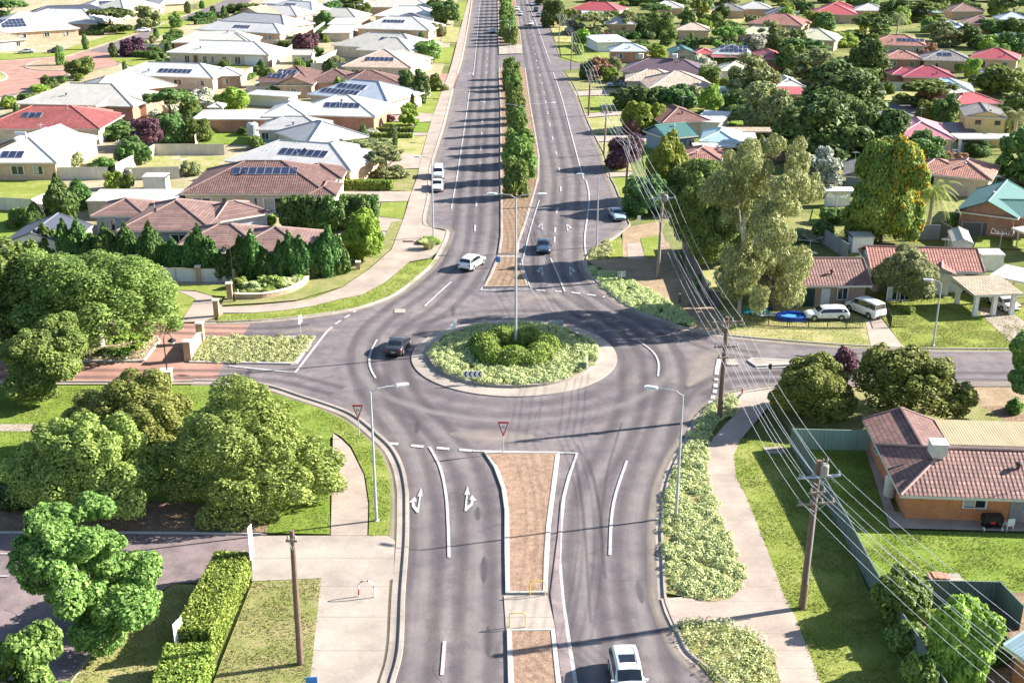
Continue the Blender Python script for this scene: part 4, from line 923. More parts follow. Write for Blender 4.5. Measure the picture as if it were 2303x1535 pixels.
house('brown hip roof below', 'brown tiled hip roof between bright trees and gum', [B(1528,358,1625,362,325,e=2.6,w=0)], 'terr', 'brown')
house('pale flat roof sheds', 'pale flat shed roof beside the teal roofed house', [B(1622,318,1705,320,297,k='skil',rise=.2,e=2.6,w=0)], 'offw', 'steel', name='shed', cat='shed')
house('tan flat shed roof', 'tan flat shed roof under the dark big tree', [B(1745,330,1812,328,310,k='skil',rise=.2,e=2.4,w=0)], 'beige', 'brown', name='shed', cat='shed')
house('long thin tan roof', 'long thin tan roof between green fences', [B(1620,296,1765,296,286,k='skil',rise=.1,e=2.4,open=1,w=0)], 'tan', 'brown', name='shelter', cat='shelter')
house('white sheet roof near shed', 'white sheet roof beside the brown hip roof', [B(1560,272,1622,276,248,k='skil',rise=.3,e=2.6,w=0)], 'white', 'steel', name='shed', cat='shed')
house('pale gable garden shed', 'pale gable roofed garden shed beside the dark fence', [B(2142,545,2190,548,None,d=5.2,k='gablef',e=2.1,oh=.1,w=0)], 'offw', 'steel', name='shed', cat='shed')
house('two door metal cabinet shed', 'small silver two door shed behind the red tiled roof', [B(2207,573,2262,573,560,k='skil',rise=.15,e=1.9,oh=.08,w=0)], 'offw', 'steel', name='shed', cat='shed')
house('rusty white cabinet shed', 'rusty white garden shed under the orange flowering tree', [B(1918,533,1968,533,524,k='skil',rise=.1,e=1.9,oh=.08,w=0)], 'offw', 'white', name='shed', cat='shed')
house('white side shelter', 'white shelter roof at the right edge above the carport', [B(2275,512,2350,540,498,k='skil',rise=.2,e=2.4,open=1,w=0)], 'offw', 'steel', name='shelter', cat='shelter')
house('ribbed lean to shelter', 'pale lean to shelter roof behind the tiled carport', [B(2225,618,2330,640,597,k='skil',rise=.15,e=2.3,open=1,w=0)], 'offw', 'steel', name='shelter', cat='shelter')
house('cool grey gable house', 'grey roofed house hidden behind the gum tree and grey bush', [B(1895,395,1975,400,350,e=2.6,k='gablef',d=9,w=0)], 'greyt', 'grey')
house('hidden tiled roof by gum', 'dusky tiled roof half hidden behind the gum crown', [B(1660,420,1760,420,378,e=2.6,w=0)], 'dusky', 'white')
house('white low shed under grey tree', 'low white shed roof beneath the grey leafed tree', [B(1855,430,1925,430,420,k='skil',rise=.1,e=2.2,w=0)], 'white', 'white', name='shed', cat='shed')
for i, (x, y, rk, nm) in enumerate(((1500,10,'offw','pale roof past far lime trees'),(1640,16,'greyt','grey roof at the far park'),(1700,12,'offw','white roof at the far park'),(1760,24,'dark','dark roof beside the far street'),(2020,14,'terr','russet roof behind the far palm'),(1890,12,'redm','red roof at the far top'),(2285,36,'bluegrey','silver roof at upper right'),(1960,16,'offw','pale roof left of the palm'),(2085,20,'aqua','aqua roof past the palm'),(1395,46,'offw','white shed past red roof'),(2255,160,'offw','pale low roof near scarlet house'),(1560,60,'beige','sandy roof at park edge'))):
    house(nm, nm+' half hidden by trees', [B(x-38,y+8,x+38,y+9,y-8,e=2.6,w=0)], rk, 'tan')
# ------------------------------------------------------------------ vegetation
_lm = leafmat
def leafmat(n, a, b, c, *r): return _lm(n, mul(a, 1.6), mul(b, 1.85), mul(c, 2.0), *r)
LEAF = {
 'green': leafmat('leaf_green', (.062,.1,.024), (.095,.14,.034), (.14,.19,.05)),
 'mid': leafmat('leaf_mid', (.045,.08,.024), (.07,.112,.032), (.1,.145,.044)),
 'dark': leafmat('leaf_dark', (.038,.066,.02), (.06,.094,.028), (.088,.125,.038), .22),
 'conifer': leafmat('leaf_conifer', (.022,.052,.015), (.045,.085,.02), (.08,.125,.028), .15),
 'lime': leafmat('leaf_lime', (.11,.155,.024), (.155,.2,.034), (.2,.245,.05)),
 'olive': leafmat('leaf_olive', (.1,.115,.05), (.145,.155,.068), (.19,.195,.09), .25),
 'gum': leafmat('leaf_gum', (.1,.108,.045), (.155,.155,.066), (.22,.21,.095), .22),
 'purple': leafmat('leaf_purple', (.045,.02,.035), (.075,.035,.05), (.11,.055,.07), .2),
 'orange': leafmat('leaf_orange_flower', (.075,.105,.025), (.13,.145,.03), (.5,.26,.02), .2),
 'flower': leafmat('leaf_orange_blossom', (.3,.17,.012), (.42,.24,.015), (.5,.33,.03), .2),
 'grey': leafmat('leaf_grey', (.12,.13,.11), (.18,.19,.16), (.24,.245,.21), .2),
 'bush': leafmat('leaf_bush', (.08,.112,.026), (.135,.168,.04), (.205,.235,.07), .22),
 'yolive': leafmat('leaf_yellow_olive', (.07,.095,.02), (.105,.135,.026), (.15,.175,.04), .22),
 'blossom': leafmat('leaf_pale_blossom', (.16,.17,.12), (.28,.28,.22), (.45,.43,.38), .2),
 'russet': leafmat('leaf_russet', (.13,.09,.05), (.19,.115,.07), (.26,.13,.1), .2),
 'cover': leafmat('leaf_pale_cover', (.19,.225,.095), (.265,.295,.135), (.335,.355,.19), .2),
 'hedge': leafmat('leaf_hedge', (.07,.12,.02), (.12,.175,.03), (.19,.235,.055), .2),
 'bright': leafmat('leaf_bright', (.085,.145,.018), (.125,.19,.026), (.175,.24,.038), .3),
}
M_BARK = plain('bark_brown', (.14,.1,.075), .9); M_BARKP = plain('bark_pale', (.45,.4,.34), .85)
rng = np.random.default_rng(11)
def leaf_mesh(name, P, N, s, aspect=.55, mat=None):
    n = len(P)
    N = N/np.maximum(np.linalg.norm(N, axis=1, keepdims=True), 1e-6)
    r = rng.normal(size=(n,3)); T = np.cross(N, r); T /= np.maximum(np.linalg.norm(T, axis=1, keepdims=True), 1e-6)
    Bt = np.cross(N, T)
    s = (s*rng.uniform(.65,1.35,n))[:,None]
    V = np.empty((n,4,3)); V[:,0] = P-T*s; V[:,1] = P+Bt*s*aspect+N*s*.12; V[:,2] = P+T*s; V[:,3] = P-Bt*s*aspect+N*s*.12
    me = bpy.data.meshes.new(name); me.vertices.add(4*n); me.loops.add(4*n); me.polygons.add(n)
    me.vertices.foreach_set('co', V.reshape(-1)); me.loops.foreach_set('vertex_index', np.arange(4*n, dtype=np.int32))
    me.polygons.foreach_set('loop_start', np.arange(0,4*n,4,dtype=np.int32)); me.update(calc_edges=True); me.validate()
    if mat: me.materials.append(mat)
    return me
def sample(lobes, n, fill=.16, updown=-.55, squash=.85):
    L = np.array(lobes, float); w = L[:,3]**2; w /= w.sum()
    P = []; N = []
    tot = 0
    while tot < n:
        m = int((n-tot)*2.2)+50
        k = rng.choice(len(L), m, p=w); d = rng.normal(size=(m,3)); d /= np.linalg.norm(d, axis=1, keepdims=True)
        r = L[k,3]*(1-np.abs(rng.normal(0, fill, m)))
        p = L[k,:3]+d*r[:,None]*np.array([1,1,squash])
        keep = d[:,2] > updown-.3*rng.random(m)
        q = p[keep]; dd = d[keep]
        dist = np.linalg.norm((q[:,None,:]-L[None,:,:3])/np.array([1,1,squash]), axis=2)/L[None,:,3]
        ok = dist.min(axis=1) > .66
        P.append(q[ok]); N.append(dd[ok]); tot += ok.sum()
    return np.concatenate(P)[:n], np.concatenate(N)[:n]
def clump(prim, per, ratio, seed):
    """each primary lobe carries smaller clumps on its outside"""
    rr = random.Random(seed); out = []
    for x, y, z, r in prim:
        out.append((x, y, z, r*.86))
        for i in range(per):
            a = rr.uniform(0, 2*math.pi); zz = rr.uniform(-.45, 1); h = math.sqrt(max(0, 1-zz*zz)); k = rr.uniform(.6,1.25)
            out.append((x+r*.82*h*math.cos(a), y+r*.82*h*math.sin(a), z+r*.78*zz, r*ratio*k))
    return out
def shape(kind, seed):
    """primary lobes in a unit crown: width 1, height 1, base at z 0"""
    rr = random.Random(seed); pr = []
    if kind in ('cone', 'column'):
        n = 7
        for i in range(n):
            t = i/(n-1); r = (.42*(1-t)+.07) if kind == 'cone' else (.43*(1-t**2.2)+.07)
            for j in range(3 if i < 5 else 1):
                a = rr.uniform(0, 6.28); pr.append((r*.38*math.cos(a), r*.38*math.sin(a), .12+.8*t, r*.82))
        return [(x,y,z,r) for x,y,z,r in pr]
    if kind == 'round':
        pr = [(0,0,.5,.36)]
        for i in range(14): 
            a = i*2.4+rr.uniform(-.3,.3); z = .24+.56*((i*.7549+.2) % 1); d = .25*math.sqrt(max(.1, 1-((z-.45)/.55)**2)); pr.append((d*math.cos(a), d*math.sin(a), z, rr.uniform(.17,.24)))
    elif kind == 'spread':
        pr = []
        for i in range(22):
            a = i*2.4+rr.uniform(-.4,.4); d = .4*math.sqrt((i+.5)/22); z = .3+.5*math.sqrt(1-(d/.52)**2)+rr.uniform(-.1,.05)
            if i % 3 == 2: z = rr.uniform(.06,.3); d = max(d, .2)
            pr.append((d*math.cos(a), d*math.sin(a), z, rr.uniform(.1,.16)))
    elif kind == 'open':
        for i in range(30):
            a = i*2.4+rr.uniform(-.6,.6); z = rr.uniform(.06,.94); d = rr.uniform(.1,.42)*math.sqrt(max(.12, 1-((z-.4)/.62)**2)); pr.append((d*math.cos(a), d*math.sin(a), z, rr.uniform(.085,.16)))
    elif kind == 'gum':
        for i in range(58):
            a = i*2.4+rr.uniform(-.5,.5); z = .05+.9*((i*.7549) % 1); d = .43*math.sqrt(rr.random())*(.7 if z > .82 else (.8 if z < .22 else 1)); pr.append((d*math.cos(a), d*math.sin(a), z, rr.uniform(.07,.12)))
    elif kind in ('bush','dome'):
        for i in range(20):
            a = i*2.4+rr.uniform(-.3,.3); d = .38*math.sqrt((i+.3)/20); pr.append((d*math.cos(a), d*math.sin(a), .16+.5*math.sqrt(max(0,1-(d/.44)**2))+rr.uniform(-.09,.09), rr.uniform(.12,.19)))
    elif kind == 'low':
        for i in range(9):
            a = i*2.4+rr.uniform(-.3,.3); d = rr.uniform(.0,.34); pr.append((d*math.cos(a), d*math.sin(a), .42+rr.uniform(-.1,.16)-.35*d, rr.uniform(.2,.27)))
    return pr
SHAPES = {'dome':(10,.4), 'bush':(11,.4), 'gum':(7,.55), 'round':(7,.42), 'spread':(6,.5), 'open':(6,.5), 'low':(6,.42), 'cone':(4,.42), 'column':(4,.4)}
_crowns = {}
def crown(kind, leaf, var, n, s, unique=None):
    key = (kind, leaf, var, n, s, unique)
    if key not in _crowns:
        per, ratio = SHAPES[kind]; sd = hash((kind, var, unique)) % 9973 if unique is None else unique
        lob = clump(shape(kind, var*31+sum(map(ord, kind))+(unique or 0)*7), per, ratio, var*17+5+(unique or 0))
        sq = {'cone':1.5,'column':1.25,'open':1.15}.get(kind, .9)
        P, N = sample(lob, n, squash=sq, fill={'open':.34,'gum':.36,'spread':.24,'dome':.3}.get(kind, .17), updown=-1.4 if kind in ('open','gum') else -.55)
        lo, hi = np.percentile(P, 1.0, axis=0), np.percentile(P, 99.0, axis=0)
        P = (P-(lo+hi)/2)/(hi-lo)+np.array([0,0,.5])
        N = N+rng.normal(0, .55, N.shape)+np.array([0,0,.25])
        _crowns[key] = leaf_mesh('crown_mesh', P, N, s, .36 if kind == 'gum' else .6, LEAF[leaf])
    return _crowns[key]
_trunks = {}
def trunk_mesh(var, pale, limbs=5, hfrac=.35):
    key = (var, pale, limbs)
    if key not in _trunks:
        rr = random.Random(var*7+limbs); mb = MB()
        # unit trunk: z 0..1 = ground .. crown middle, radius set for 1 = crown width
        mb.tube([(0,0,-.03),(0,0,.05),(rr.uniform(-.02,.02),rr.uniform(-.02,.02),.45),(rr.uniform(-.03,.03),rr.uniform(-.03,.03),1.0)], [.036,.028,.022,.012], 8)
        for i in range(limbs):
            a = i*2.4+rr.uniform(-.4,.4); z0 = rr.uniform(.4,.75); d = rr.uniform(.16,.3)
            mb.tube([(0,0,z0),(d*.5*math.cos(a),d*.5*math.sin(a),z0+.22),(d*math.cos(a),d*math.sin(a),z0+.5)], [.016,.011,.005], 6)
        _trunks[key] = mb.mesh('trunk_mesh', True); _trunks[key].materials.append(M_BARKP if pale else M_BARK)
    return _trunks[key]
TREES = []      # (obj, word, group)
NAMES = {'green':'green','mid':'mid green','dark':'dark green','conifer':'dark','lime':'lime green','olive':'olive','gum':'khaki','purple':'purple leafed','orange':'orange flowering','grey':'grey leafed','bush':'green','yolive':'yellow olive','blossom':'pale blossoming','russet':'russet','hedge':'yellow green','bright':'bright green','cover':'pale green'}
SNAME = {'dome':'domed tree','bush':'bush','gum':'gum tree','round':'round tree','spread':'spreading tree','open':'loose leafed tree','low':'low rounded shrub','cone':'pointed conifer','column':'narrow column tree'}
GRP = {'dome':'domed shade trees','bush':'bushes','gum':'gum trees','round':'rounded garden trees','spread':'spreading shade trees','open':'loose leafed trees','low':'garden shrubs','cone':'pointed conifers','column':'column trees'}
_cnt = {}
def tree(kind, leaf, px, py, wpx, top, label=None, n=None, s=None, pale=False, uniq=None, base=None, group=None, limbs=5, zsq=None, name=None, dsc=None):
    c = g(px, py); Y = c.y; sc = ppm(py)
    W = wpx/sc; dz = (dsc or 1)
    if kind in ('low','bush') and wpx > 34: c = c+Vector((c.x/Y, 1, 0))*W*.32*dz; Y = c.y
    Ht = max(top_z(Y-W*.05, top), W*.3 if kind == 'low' else .8)
    var = _cnt.get((kind, leaf), 0) % 3; _cnt[(kind, leaf)] = _cnt.get((kind, leaf), 0)+1
    near = py > 560
    auto = n is None or near or (uniq is not None and uniq < 100)
    if s is None: s = max(.035, .17/W) if near else max(.045, (.24 if py > 300 else .34)/W)
    if auto and (near or uniq is not None):
        sm = (.13 if py > 560 else .17)*(1.25 if kind == 'dome' else 1); s = sm/W; n = int(min(62000, max(700, 3.14*W*(W*.6+Ht)*(3.4 if kind not in ('gum','dome') else (3.6 if kind == 'gum' else 2.8))/(1.2*sm*sm))))
    elif uniq is None: s = {True:.042, False:.052}[py > 250]; n = 6000 if py > 250 else 3600
    bf = base if base is not None else {'round':.07,'spread':.09,'open':.1,'low':0.0,'bush':0.0,'dome':.12,'cone':.03,'column':.04,'gum':.2}[kind]
    nm = name or ('shrub' if kind == 'low' else 'tree')
    me = crown(kind, leaf, var, n, round(s, 3), uniq)
    rz = random.uniform(0, 6.28) if dsc is None else 0
    T = thing(nm, 'x', 'shrub' if nm == 'shrub' else 'tree', (c.x, c.y, 0), rz, group or GRP[kind])
    cr = link('crown', me, T, (0,0,Ht*bf), 0, (W*1.04, W*1.04*dz, Ht*(1-bf)))
    if kind not in ('low','bush'):
        th = Ht*(bf+(1-bf)*.55); link('trunk', trunk_mesh(var, pale, limbs), T, (0,0,0), 0, (W, W, th))
    else:
        link('stem', trunk_mesh(var, False, 3), T, (0,0,0), 0, (W*.8, W*.8, Ht*.5))
    if label: T['label'] = label
    else: TREES.append((T, NAMES[leaf]+' '+(SNAME[kind] if kind != 'low' or leaf != 'bush' else 'low bush'), W, Ht))
    return T
# --- near individual trees (own crowns)
tree('bush','bush',200,1190,305,948,'left one of three joined rounded bushes above the service road', 15000,.03,uniq=3,name='tree',group='big rounded bushes',base=.02,dsc=.72)
tree('bush','bush',300,1040,290,858,'rear one of three joined rounded bushes below the entrance', 12000,.03,uniq=4,name='tree',group='big rounded bushes',base=.02,dsc=.72)
tree('bush','bush',562,1168,392,893,'largest rounded bush beside the curving pink footpath', 18000,.026,uniq=5,name='tree',group='big rounded bushes',base=.02,dsc=.68)
tree('round','green',112,899,176,732,'dense mid green tree below the lower paver lane', 9000,.04,uniq=6,base=.17)
tree('dome','green',228,782,318,578,'large spreading tree with pale trunk in the entrance median', 15000,.028,uniq=7,pale=True,base=.2)
tree('dome','green',40,765,235,568,'large spreading tree at the left edge behind the entrance', 12000,.03,uniq=8,base=.05)
tree('open','green',217,1423,282,1172,'loose crowned green tree on the lower corner lawn', 9000,.034,uniq=9,base=.14,limbs=9)
tree('open','green',70,1640,180,1440,'loose crowned tree cut by the lower corner', 6000,.038,uniq=10,base=.1,limbs=8)
tree('round','bright',815,588,86,478,'small bright street tree above the grass slope', 5000,.05,uniq=11)
tree('round','yolive',1818,945,166,814,'rounded dark olive tree behind the pale green fence', 9000,.034,uniq=12,base=.08)
tree('dome','yolive',2042,945,218,800,'broad domed olive tree with many stems above the brown roof', 13000,.03,uniq=13,base=.24,limbs=9)
tree('round','purple',1895,842,58,785,'small purple tree behind the rounded olive tree',3000,.06,uniq=14)
tree('round','green',2318,955,125,752,'pale trunked green tree at the right edge',6000,.04,uniq=15,pale=True,base=.3)
tree('low','green',2278,928,34,895,'small clipped ball shrub by the pale trunk',1200,.08,uniq=16)
tree('round','green',2018,1400,114,1296,'leafy shrub tree against the green fence corner',6000,.04,uniq=17,base=.02)
tree('round','lime',2150,1532,134,1352,'tall bright leafy shrub beside the brick cottage',9000,.034,uniq=18,base=.02)
tree('low','green',2040,1475,85,1400,'dark leafy shrub between the two taller corner shrubs',3000,.05,uniq=19)
tree('round','green',2062,1570,72,1478,'small leafy shrub at the lower edge beside wires',3000,.05,uniq=20,base=.02)
tree('low','dark',2240,1500,70,1440,'dark low shrub beside the cottage wall',2500,.06,uniq=21)
tree('low','dark',2205,1432,60,1385,'dark shrub below the green side fence',2000,.06,uniq=22)
tree('low','lime',2085,1400,40,1370,'small yellowish flowering shrub beside the tall shrub',1200,.08,uniq=23)
_gt = tree('gum','gum',1662,708,212,326,'tall khaki gum tree with pale trunk beside the brown cottage',17000,.026,uniq=27,pale=True,base=.1,limbs=4,dsc=1.0)
_gt.rotation_euler.z = -.5
for _c in _gt.children:
    if _c.name.startswith('crown'): _c.location.x += 1.2; _c.location.y += .8
    else: _c.scale.x *= .75; _c.scale.y *= .75
tree('round','green',1572,592,150,378,'tall bright green tree left of the gum',9000,.034,uniq=25,base=.14)
tree('round','mid',1618,594,120,400,'dark stemmed tree tucked behind the gum',5000,.04,uniq=26,base=.2)
tree('round','lime',1500,452,85,308,'bright lime tree beside the power lines',5000,.045,uniq=27,base=.05)
tree('round','mid',1560,470,120,372,'leafy green tree behind the tall bright tree',5000,.04,uniq=28,base=.05)
tree('round','mid',1448,480,90,400,'dark leafy tree at the foot of the power line',4000,.045,uniq=29,base=.05)
_ot = tree('round','yolive',1980,548,152,322,'tall orange flowering tree behind the red tiled roof',11000,.034,uniq=30,base=.0)
_P = rng.normal(0,1,(420,3)); _P /= np.linalg.norm(_P,axis=1,keepdims=True); _P[:,0] = np.abs(_P[:,0])*.9-.2; _P[:,1] = -np.abs(_P[:,1]); _oc = [c_ for c_ in _ot.children if c_.name.startswith('crown')][0]
_vv = np.empty(len(_oc.data.vertices)*3); _oc.data.vertices.foreach_get('co', _vv); _vv = _vv.reshape(-1,4,3).mean(axis=1)
_rz = _ot.rotation_euler.z; _wx = _vv[:,0]*math.cos(_rz)-_vv[:,1]*math.sin(_rz)
_w = np.clip((_wx+.3)*1.6,0,1)*np.clip(np.sin(_vv[:,0]*23)*np.sin(_vv[:,2]*21+1)*np.sin(_vv[:,1]*22+2)*4,0,1); _r2 = np.linalg.norm((_vv-np.array([0,0,.5]))[:,:2],axis=1); _w *= (_r2 > .2)
_k = rng.choice(len(_vv), 7000, p=_w/_w.sum()); link('blossom', leaf_mesh('blossom_mesh', _vv[_k]*1.01+rng.normal(0,.006,(len(_k),3)), rng.normal(0,1,(len(_k),3))+np.array([.4,-.3,.7]), .013, .7, LEAF['flower']), _ot, _oc.location, 0, _oc.scale)
tree('round','olive',2026,682,128,562,'rounded olive tree in front of the white walled house',8000,.036,uniq=31,base=.12)
tree('low','hedge',2043,705,24,688,'tiny dark ball shrub on the green lawn',800,.1,uniq=32)
tree('low','dark',1578,652,30,620,'small dark shrub behind the grey boundary fence',900,.09,uniq=33)
# --- right suburb
for a in (('round','dark',1803,160,110,93),('round','mid',1946,180,84,93),('open','olive',1836,190,100,112),('round','dark',1895,262,160,147),('round','dark',1830,366,184,217),('round','dark',1962,362,118,250),
 ('round','mid',2066,380,100,302),('spread','green',2083,240,108,184),('low','yolive',2098,290,86,224),('round','green',2250,213,108,150),('round','dark',2288,300,74,202),('open','mid',2288,415,95,292),
 ('open','olive',1693,228,102,128),('open','olive',1706,284,92,188),('round','olive',1735,294,74,206),('open','grey',1830,445,104,336),('low','lime',1443,300,86,231),('low','dark',1420,247,75,195),('low','dark',1470,247,72,197),('low','dark',1522,249,78,193),
 ('round','purple',1404,380,76,305),('low','russet',1420,304,42,270),('low','lime',1477,132,50,100),('spread','yolive',1281,55,36,22),('spread','olive',1335,76,78,29),('round','mid',1370,62,40,26),('open','olive',1412,72,46,25),('low','dark',1449,75,40,42),('spread','mid',1470,48,68,9),('round','green',1488,84,52,30),('round','green',1500,110,38,66),
 ('open','grey',1288,78,44,44),('round','bright',1309,104,40,66),('low','dark',1338,98,30,71),('low','lime',1300,124,24,98),('spread','yolive',1571,52,40,0),('open','dark',1539,64,30,18),('round','bright',1584,78,30,44),('low','green',1625,86,34,46),('low','dark',1622,50,36,12),('column','hedge',1554,112,11,74),
 ('open','russet',1348,178,52,130),('low','olive',1382,160,28,130),('round','bright',1372,184,34,154),('low','dark',1316,178,26,140),('low','dark',1434,198,44,172),('round','lime',1833,66,62,26),('spread','mid',1963,95,82,33),('open','olive',1740,108,64,50),('low','lime',1888,108,72,76),('low','blossom',1695,115,54,80),('round','mid',1956,32,42,-4),('round','dark',2006,50,54,0),('spread','green',2078,48,86,5),('low','green',2086,74,36,42),('spread','olive',2132,104,58,62),('round','mid',2179,105,48,57),('low','mid',2210,112,56,80),('round','dark',2280,128,64,76),('low','mid',2225,76,60,44),('low','mid',2280,78,60,42),('spread','dark',2276,48,68,-2),('round','mid',2183,36,48,6),('low','lime',2150,163,42,135),('low','olive',2205,156,54,130),('low','green',2271,152,34,130),('low','green',1998,212,26,185),('low','blossom',1580,157,50,125),('low','green',1622,148,52,122),('low','green',1685,142,54,118),('round','dark',1662,210,48,152),('round','lime',1633,206,28,177),('low','olive',1556,245,48,195),('open','olive',1794,24,38,-6),('round','dark',1706,22,24,-6),('round','mid',1245,62,50,2),('open','olive',1222,12,42,-14),('spread','dark',1510,20,60,-10),('round','dark',1440,12,52,-16),('round','mid',1580,8,48,-18),('round','dark',1640,6,40,-16),('spread','mid',1860,6,60,-20),('round','dark',1930,-2,60,-24),('round','dark',2100,4,60,-22),('spread','dark',2160,0,70,-26),('round','mid',2240,4,60,-22),('round','dark',2296,8,60,-20),('round','dark',1340,4,50,-16),('round','mid',1760,0,46,-18),('round','dark',1395,2,50,-18),('low','mid',1990,150,30,128),('round','mid',2030,150,22,128),('low','mid',2240,255,36,225),('round','mid',1925,300,70,225),('low','olive',2180,330,60,302),('low','mid',2200,352,56,318),('low','russet',2130,368,70,340),('low','dark',2075,430,60,395),('low','mid',1880,505,60,470),('low','dark',1850,545,50,500),('low','green',1940,460,40,430),('low','green',2150,512,50,485),('low','olive',1790,300,60,262),('round','mid',1745,260,60,205),('low','mid',1610,330,50,300),('round','dark',1680,362,60,318),('low','green',1715,330,40,300),('low','dark',1655,560,70,520),('low','olive',1800,545,60,515),('low','dark',1590,470,60,420)):
    tree(*a)
for k in range(11): tree('low', ('dark','olive','mid')[k % 3], 1345+k*17, 86+(k % 2)*2, 22, 72, group='hedge shrubs along the back fence')
for k in range(6): tree('low', ('dark','olive')[k % 2], 1572+k*15, 100, 20, 83, group='hedge shrubs along the back fence')
# --- left suburb
for a in (('spread','dark',252,74,90,20),('open','olive',334,66,54,14),('low','purple',296,128,50,86),('column','dark',255,130,16,97),('column','dark',352,88,12,63),('column','dark',423,31,14,5),('column','mid',193,112,14,78),('column','green',137,148,18,104),('round','green',182,174,56,132),('low','purple',688,114,54,76),('low','mid',730,62,36,26),('cone','conifer',588,168,28,137),('cone','conifer',742,164,30,133),('spread','mid',388,282,104,204),('low','mid',388,324,60,262),('round','purple',331,330,66,268),('low','lime',168,300,88,262),('low','lime',75,287,80,254),('low','mid',247,315,110,284),('low','lime',528,250,66,198),('low','blossom',458,244,58,200),('low','olive',162,382,54,340),('low','mid',300,374,70,312),('low','green',236,390,52,354),('round','green',210,250,30,217),('spread','mid',22,46,80,0),
 ('round','dark',935,236,60,160),('round','green',978,205,28,166),('low','dark',902,244,66,210),('open','lime',920,282,40,233),('spread','olive',838,360,96,316),('spread','olive',870,400,84,340),('low','green',962,138,66,92),('low','olive',982,84,40,54),('round','mid',1000,56,62,2),('round','mid',790,28,50,-8),('open','mid',982,34,40,-6),('cone','conifer',143,505,66,400),('cone','conifer',82,515,40,458),('cone','conifer',182,470,46,406),('low','green',45,505,40,468),('low','green',35,515,36,490),('low','lime',606,512,36,482),
 ('low','conifer',660,522,62,442),('low','conifer',700,526,66,440),('low','conifer',745,528,70,442),('low','conifer',795,520,64,444),('low','conifer',830,500,44,450),('low','lime',260,428,44,388),('low','green',285,425,34,392),('low','lime',20,245,34,222),('low','lime',90,208,40,190),('low','green',60,225,36,210),('low','green',20,235,30,215),('low','mid',112,200,34,172),('low','mid',545,302,20,286),('low','lime',448,306,60,290),('low','green',555,180,36,165),('low','mid',440,196,44,176),('column','dark',480,38,13,14),('column','dark',505,44,13,14),('low','mid',540,30,60,8),('low','dark',222,74,30,52),('column','green',395,44,12,26),('column','mid',455,20,12,2),('low','dark',615,60,30,42),('low','green',640,110,34,92),('low','green',728,88,40,64),('low','mid',785,76,26,60),('low','green',850,80,30,62),('low','mid',898,92,30,74),('low','blossom',950,222,30,196),('low','green',795,322,22,300),('low','olive',1000,205,20,190),('low','lime',965,552,48,535),('low','mid',880,128,22,112),('low','green',915,160,24,146),('low','lime',860,165,26,150),('round','mid',745,36,44,4),('round','mid',640,2,40,-14),('low','mid',770,50,34,32),('low','green',690,30,30,14),('low','dark',460,48,60,34),('low','green',395,80,36,68),('low','green',390,110,60,98),('low','green',700,150,22,134),('low','dark',405,135,28,118)):
    tree(*a)
for x in (120,149,180,240): tree('column','conifer',x,240,9,215, group='thin cypresses by the red roof')
for x, w_ in ((68,36),(88,30),(30,40)): tree('low','green',x,905-w_*.3,w_*2,868-w_*.2) if False else None
# seeded infill: small trees and shrubs along the lot lines, clear of houses, roads and other trees
_rf = random.Random(42); _pos = [(t[0].location.x, t[0].location.y) for t in TREES]
def infill(n, xr, yr, kinds, ok):
    k = 0; tries = 0
    while k < n and tries < 6000:
        tries += 1; px = _rf.uniform(*xr); py = yr[0]+(yr[1]-yr[0])*_rf.random()**1.3
        if not ok(px, py): continue
        c = g(px, py); kd, lf, wm, hm = _rf.choice(kinds); wm *= _rf.uniform(.75,1.3); hm *= _rf.uniform(.75,1.3)
        if any(math.hypot(c.x-h[0], c.y-h[1]) < h[3]*.86+wm*.5 for h in HOUSES): continue
        if any(math.hypot(c.x-q[0], c.y-q[1]) < wm*.75+.8 for q in _pos): continue
        _pos.append((c.x, c.y)); sc = ppm(py); dep = CAM_P+math.atan((py-767.5)/CAM_F)
        tree(kd, lf, px, py, wm*sc, py-hm*sc*math.cos(dep)); k += 1
def okr(px, py): return px > 1300+py*.33 and not (1960 < px < 2270 and 225 < py < 275)
def okl(px, py): return px < 985-py*.2 and not (px < 560 and py < 225 and px*.36+py < 225 and px < 270) and not (abs(py-(135-.26*px)) < 22 and px < 540)
infill(80, (1340,2300), (12,345), [('round','mid',5,5),('round','green',5,5.5),('low','green',4,2.6),('low','mid',4.5,3),('low','olive',4,2.6),('low','dark',5,3.4),('spread','green',7,6),('round','lime',4.5,4.5),('low','lime',3.2,2.2),('open','olive',6,7),('low','russet',3,2)], okr)
infill(70, (0,960), (20,400), [('low','green',2.6,1.8),('low','lime',2.4,1.6),('low','mid',3,2),('low','dark',2.4,1.8),('low','olive',2.6,1.8),('round','green',3.4,3.6),('column','dark',1.4,3.4),('low','blossom',2.2,1.5)], okl)
# row of pointed conifers along the wall
hx = [103,128,155,180,207,230,250,292,300,320,343,370,400,430,452,476,515,547,575,603,632,660,678,697,720,740,762]
for i, x in enumerate(hx):
    y = 590+38*min(1, (x-100)/420)-(0 if x < 650 else (x-650)*.12)
    if i == 9: continue
    tree('cone','conifer',x+random.uniform(-5,5),y+random.uniform(-3,3),47+8*math.sin(i*2.1),y-84+17*math.sin(i*1.7)+random.uniform(-8,8), group='pointed conifers hedging the mauve house', n=2400, s=.055, uniq=100+i % 7)
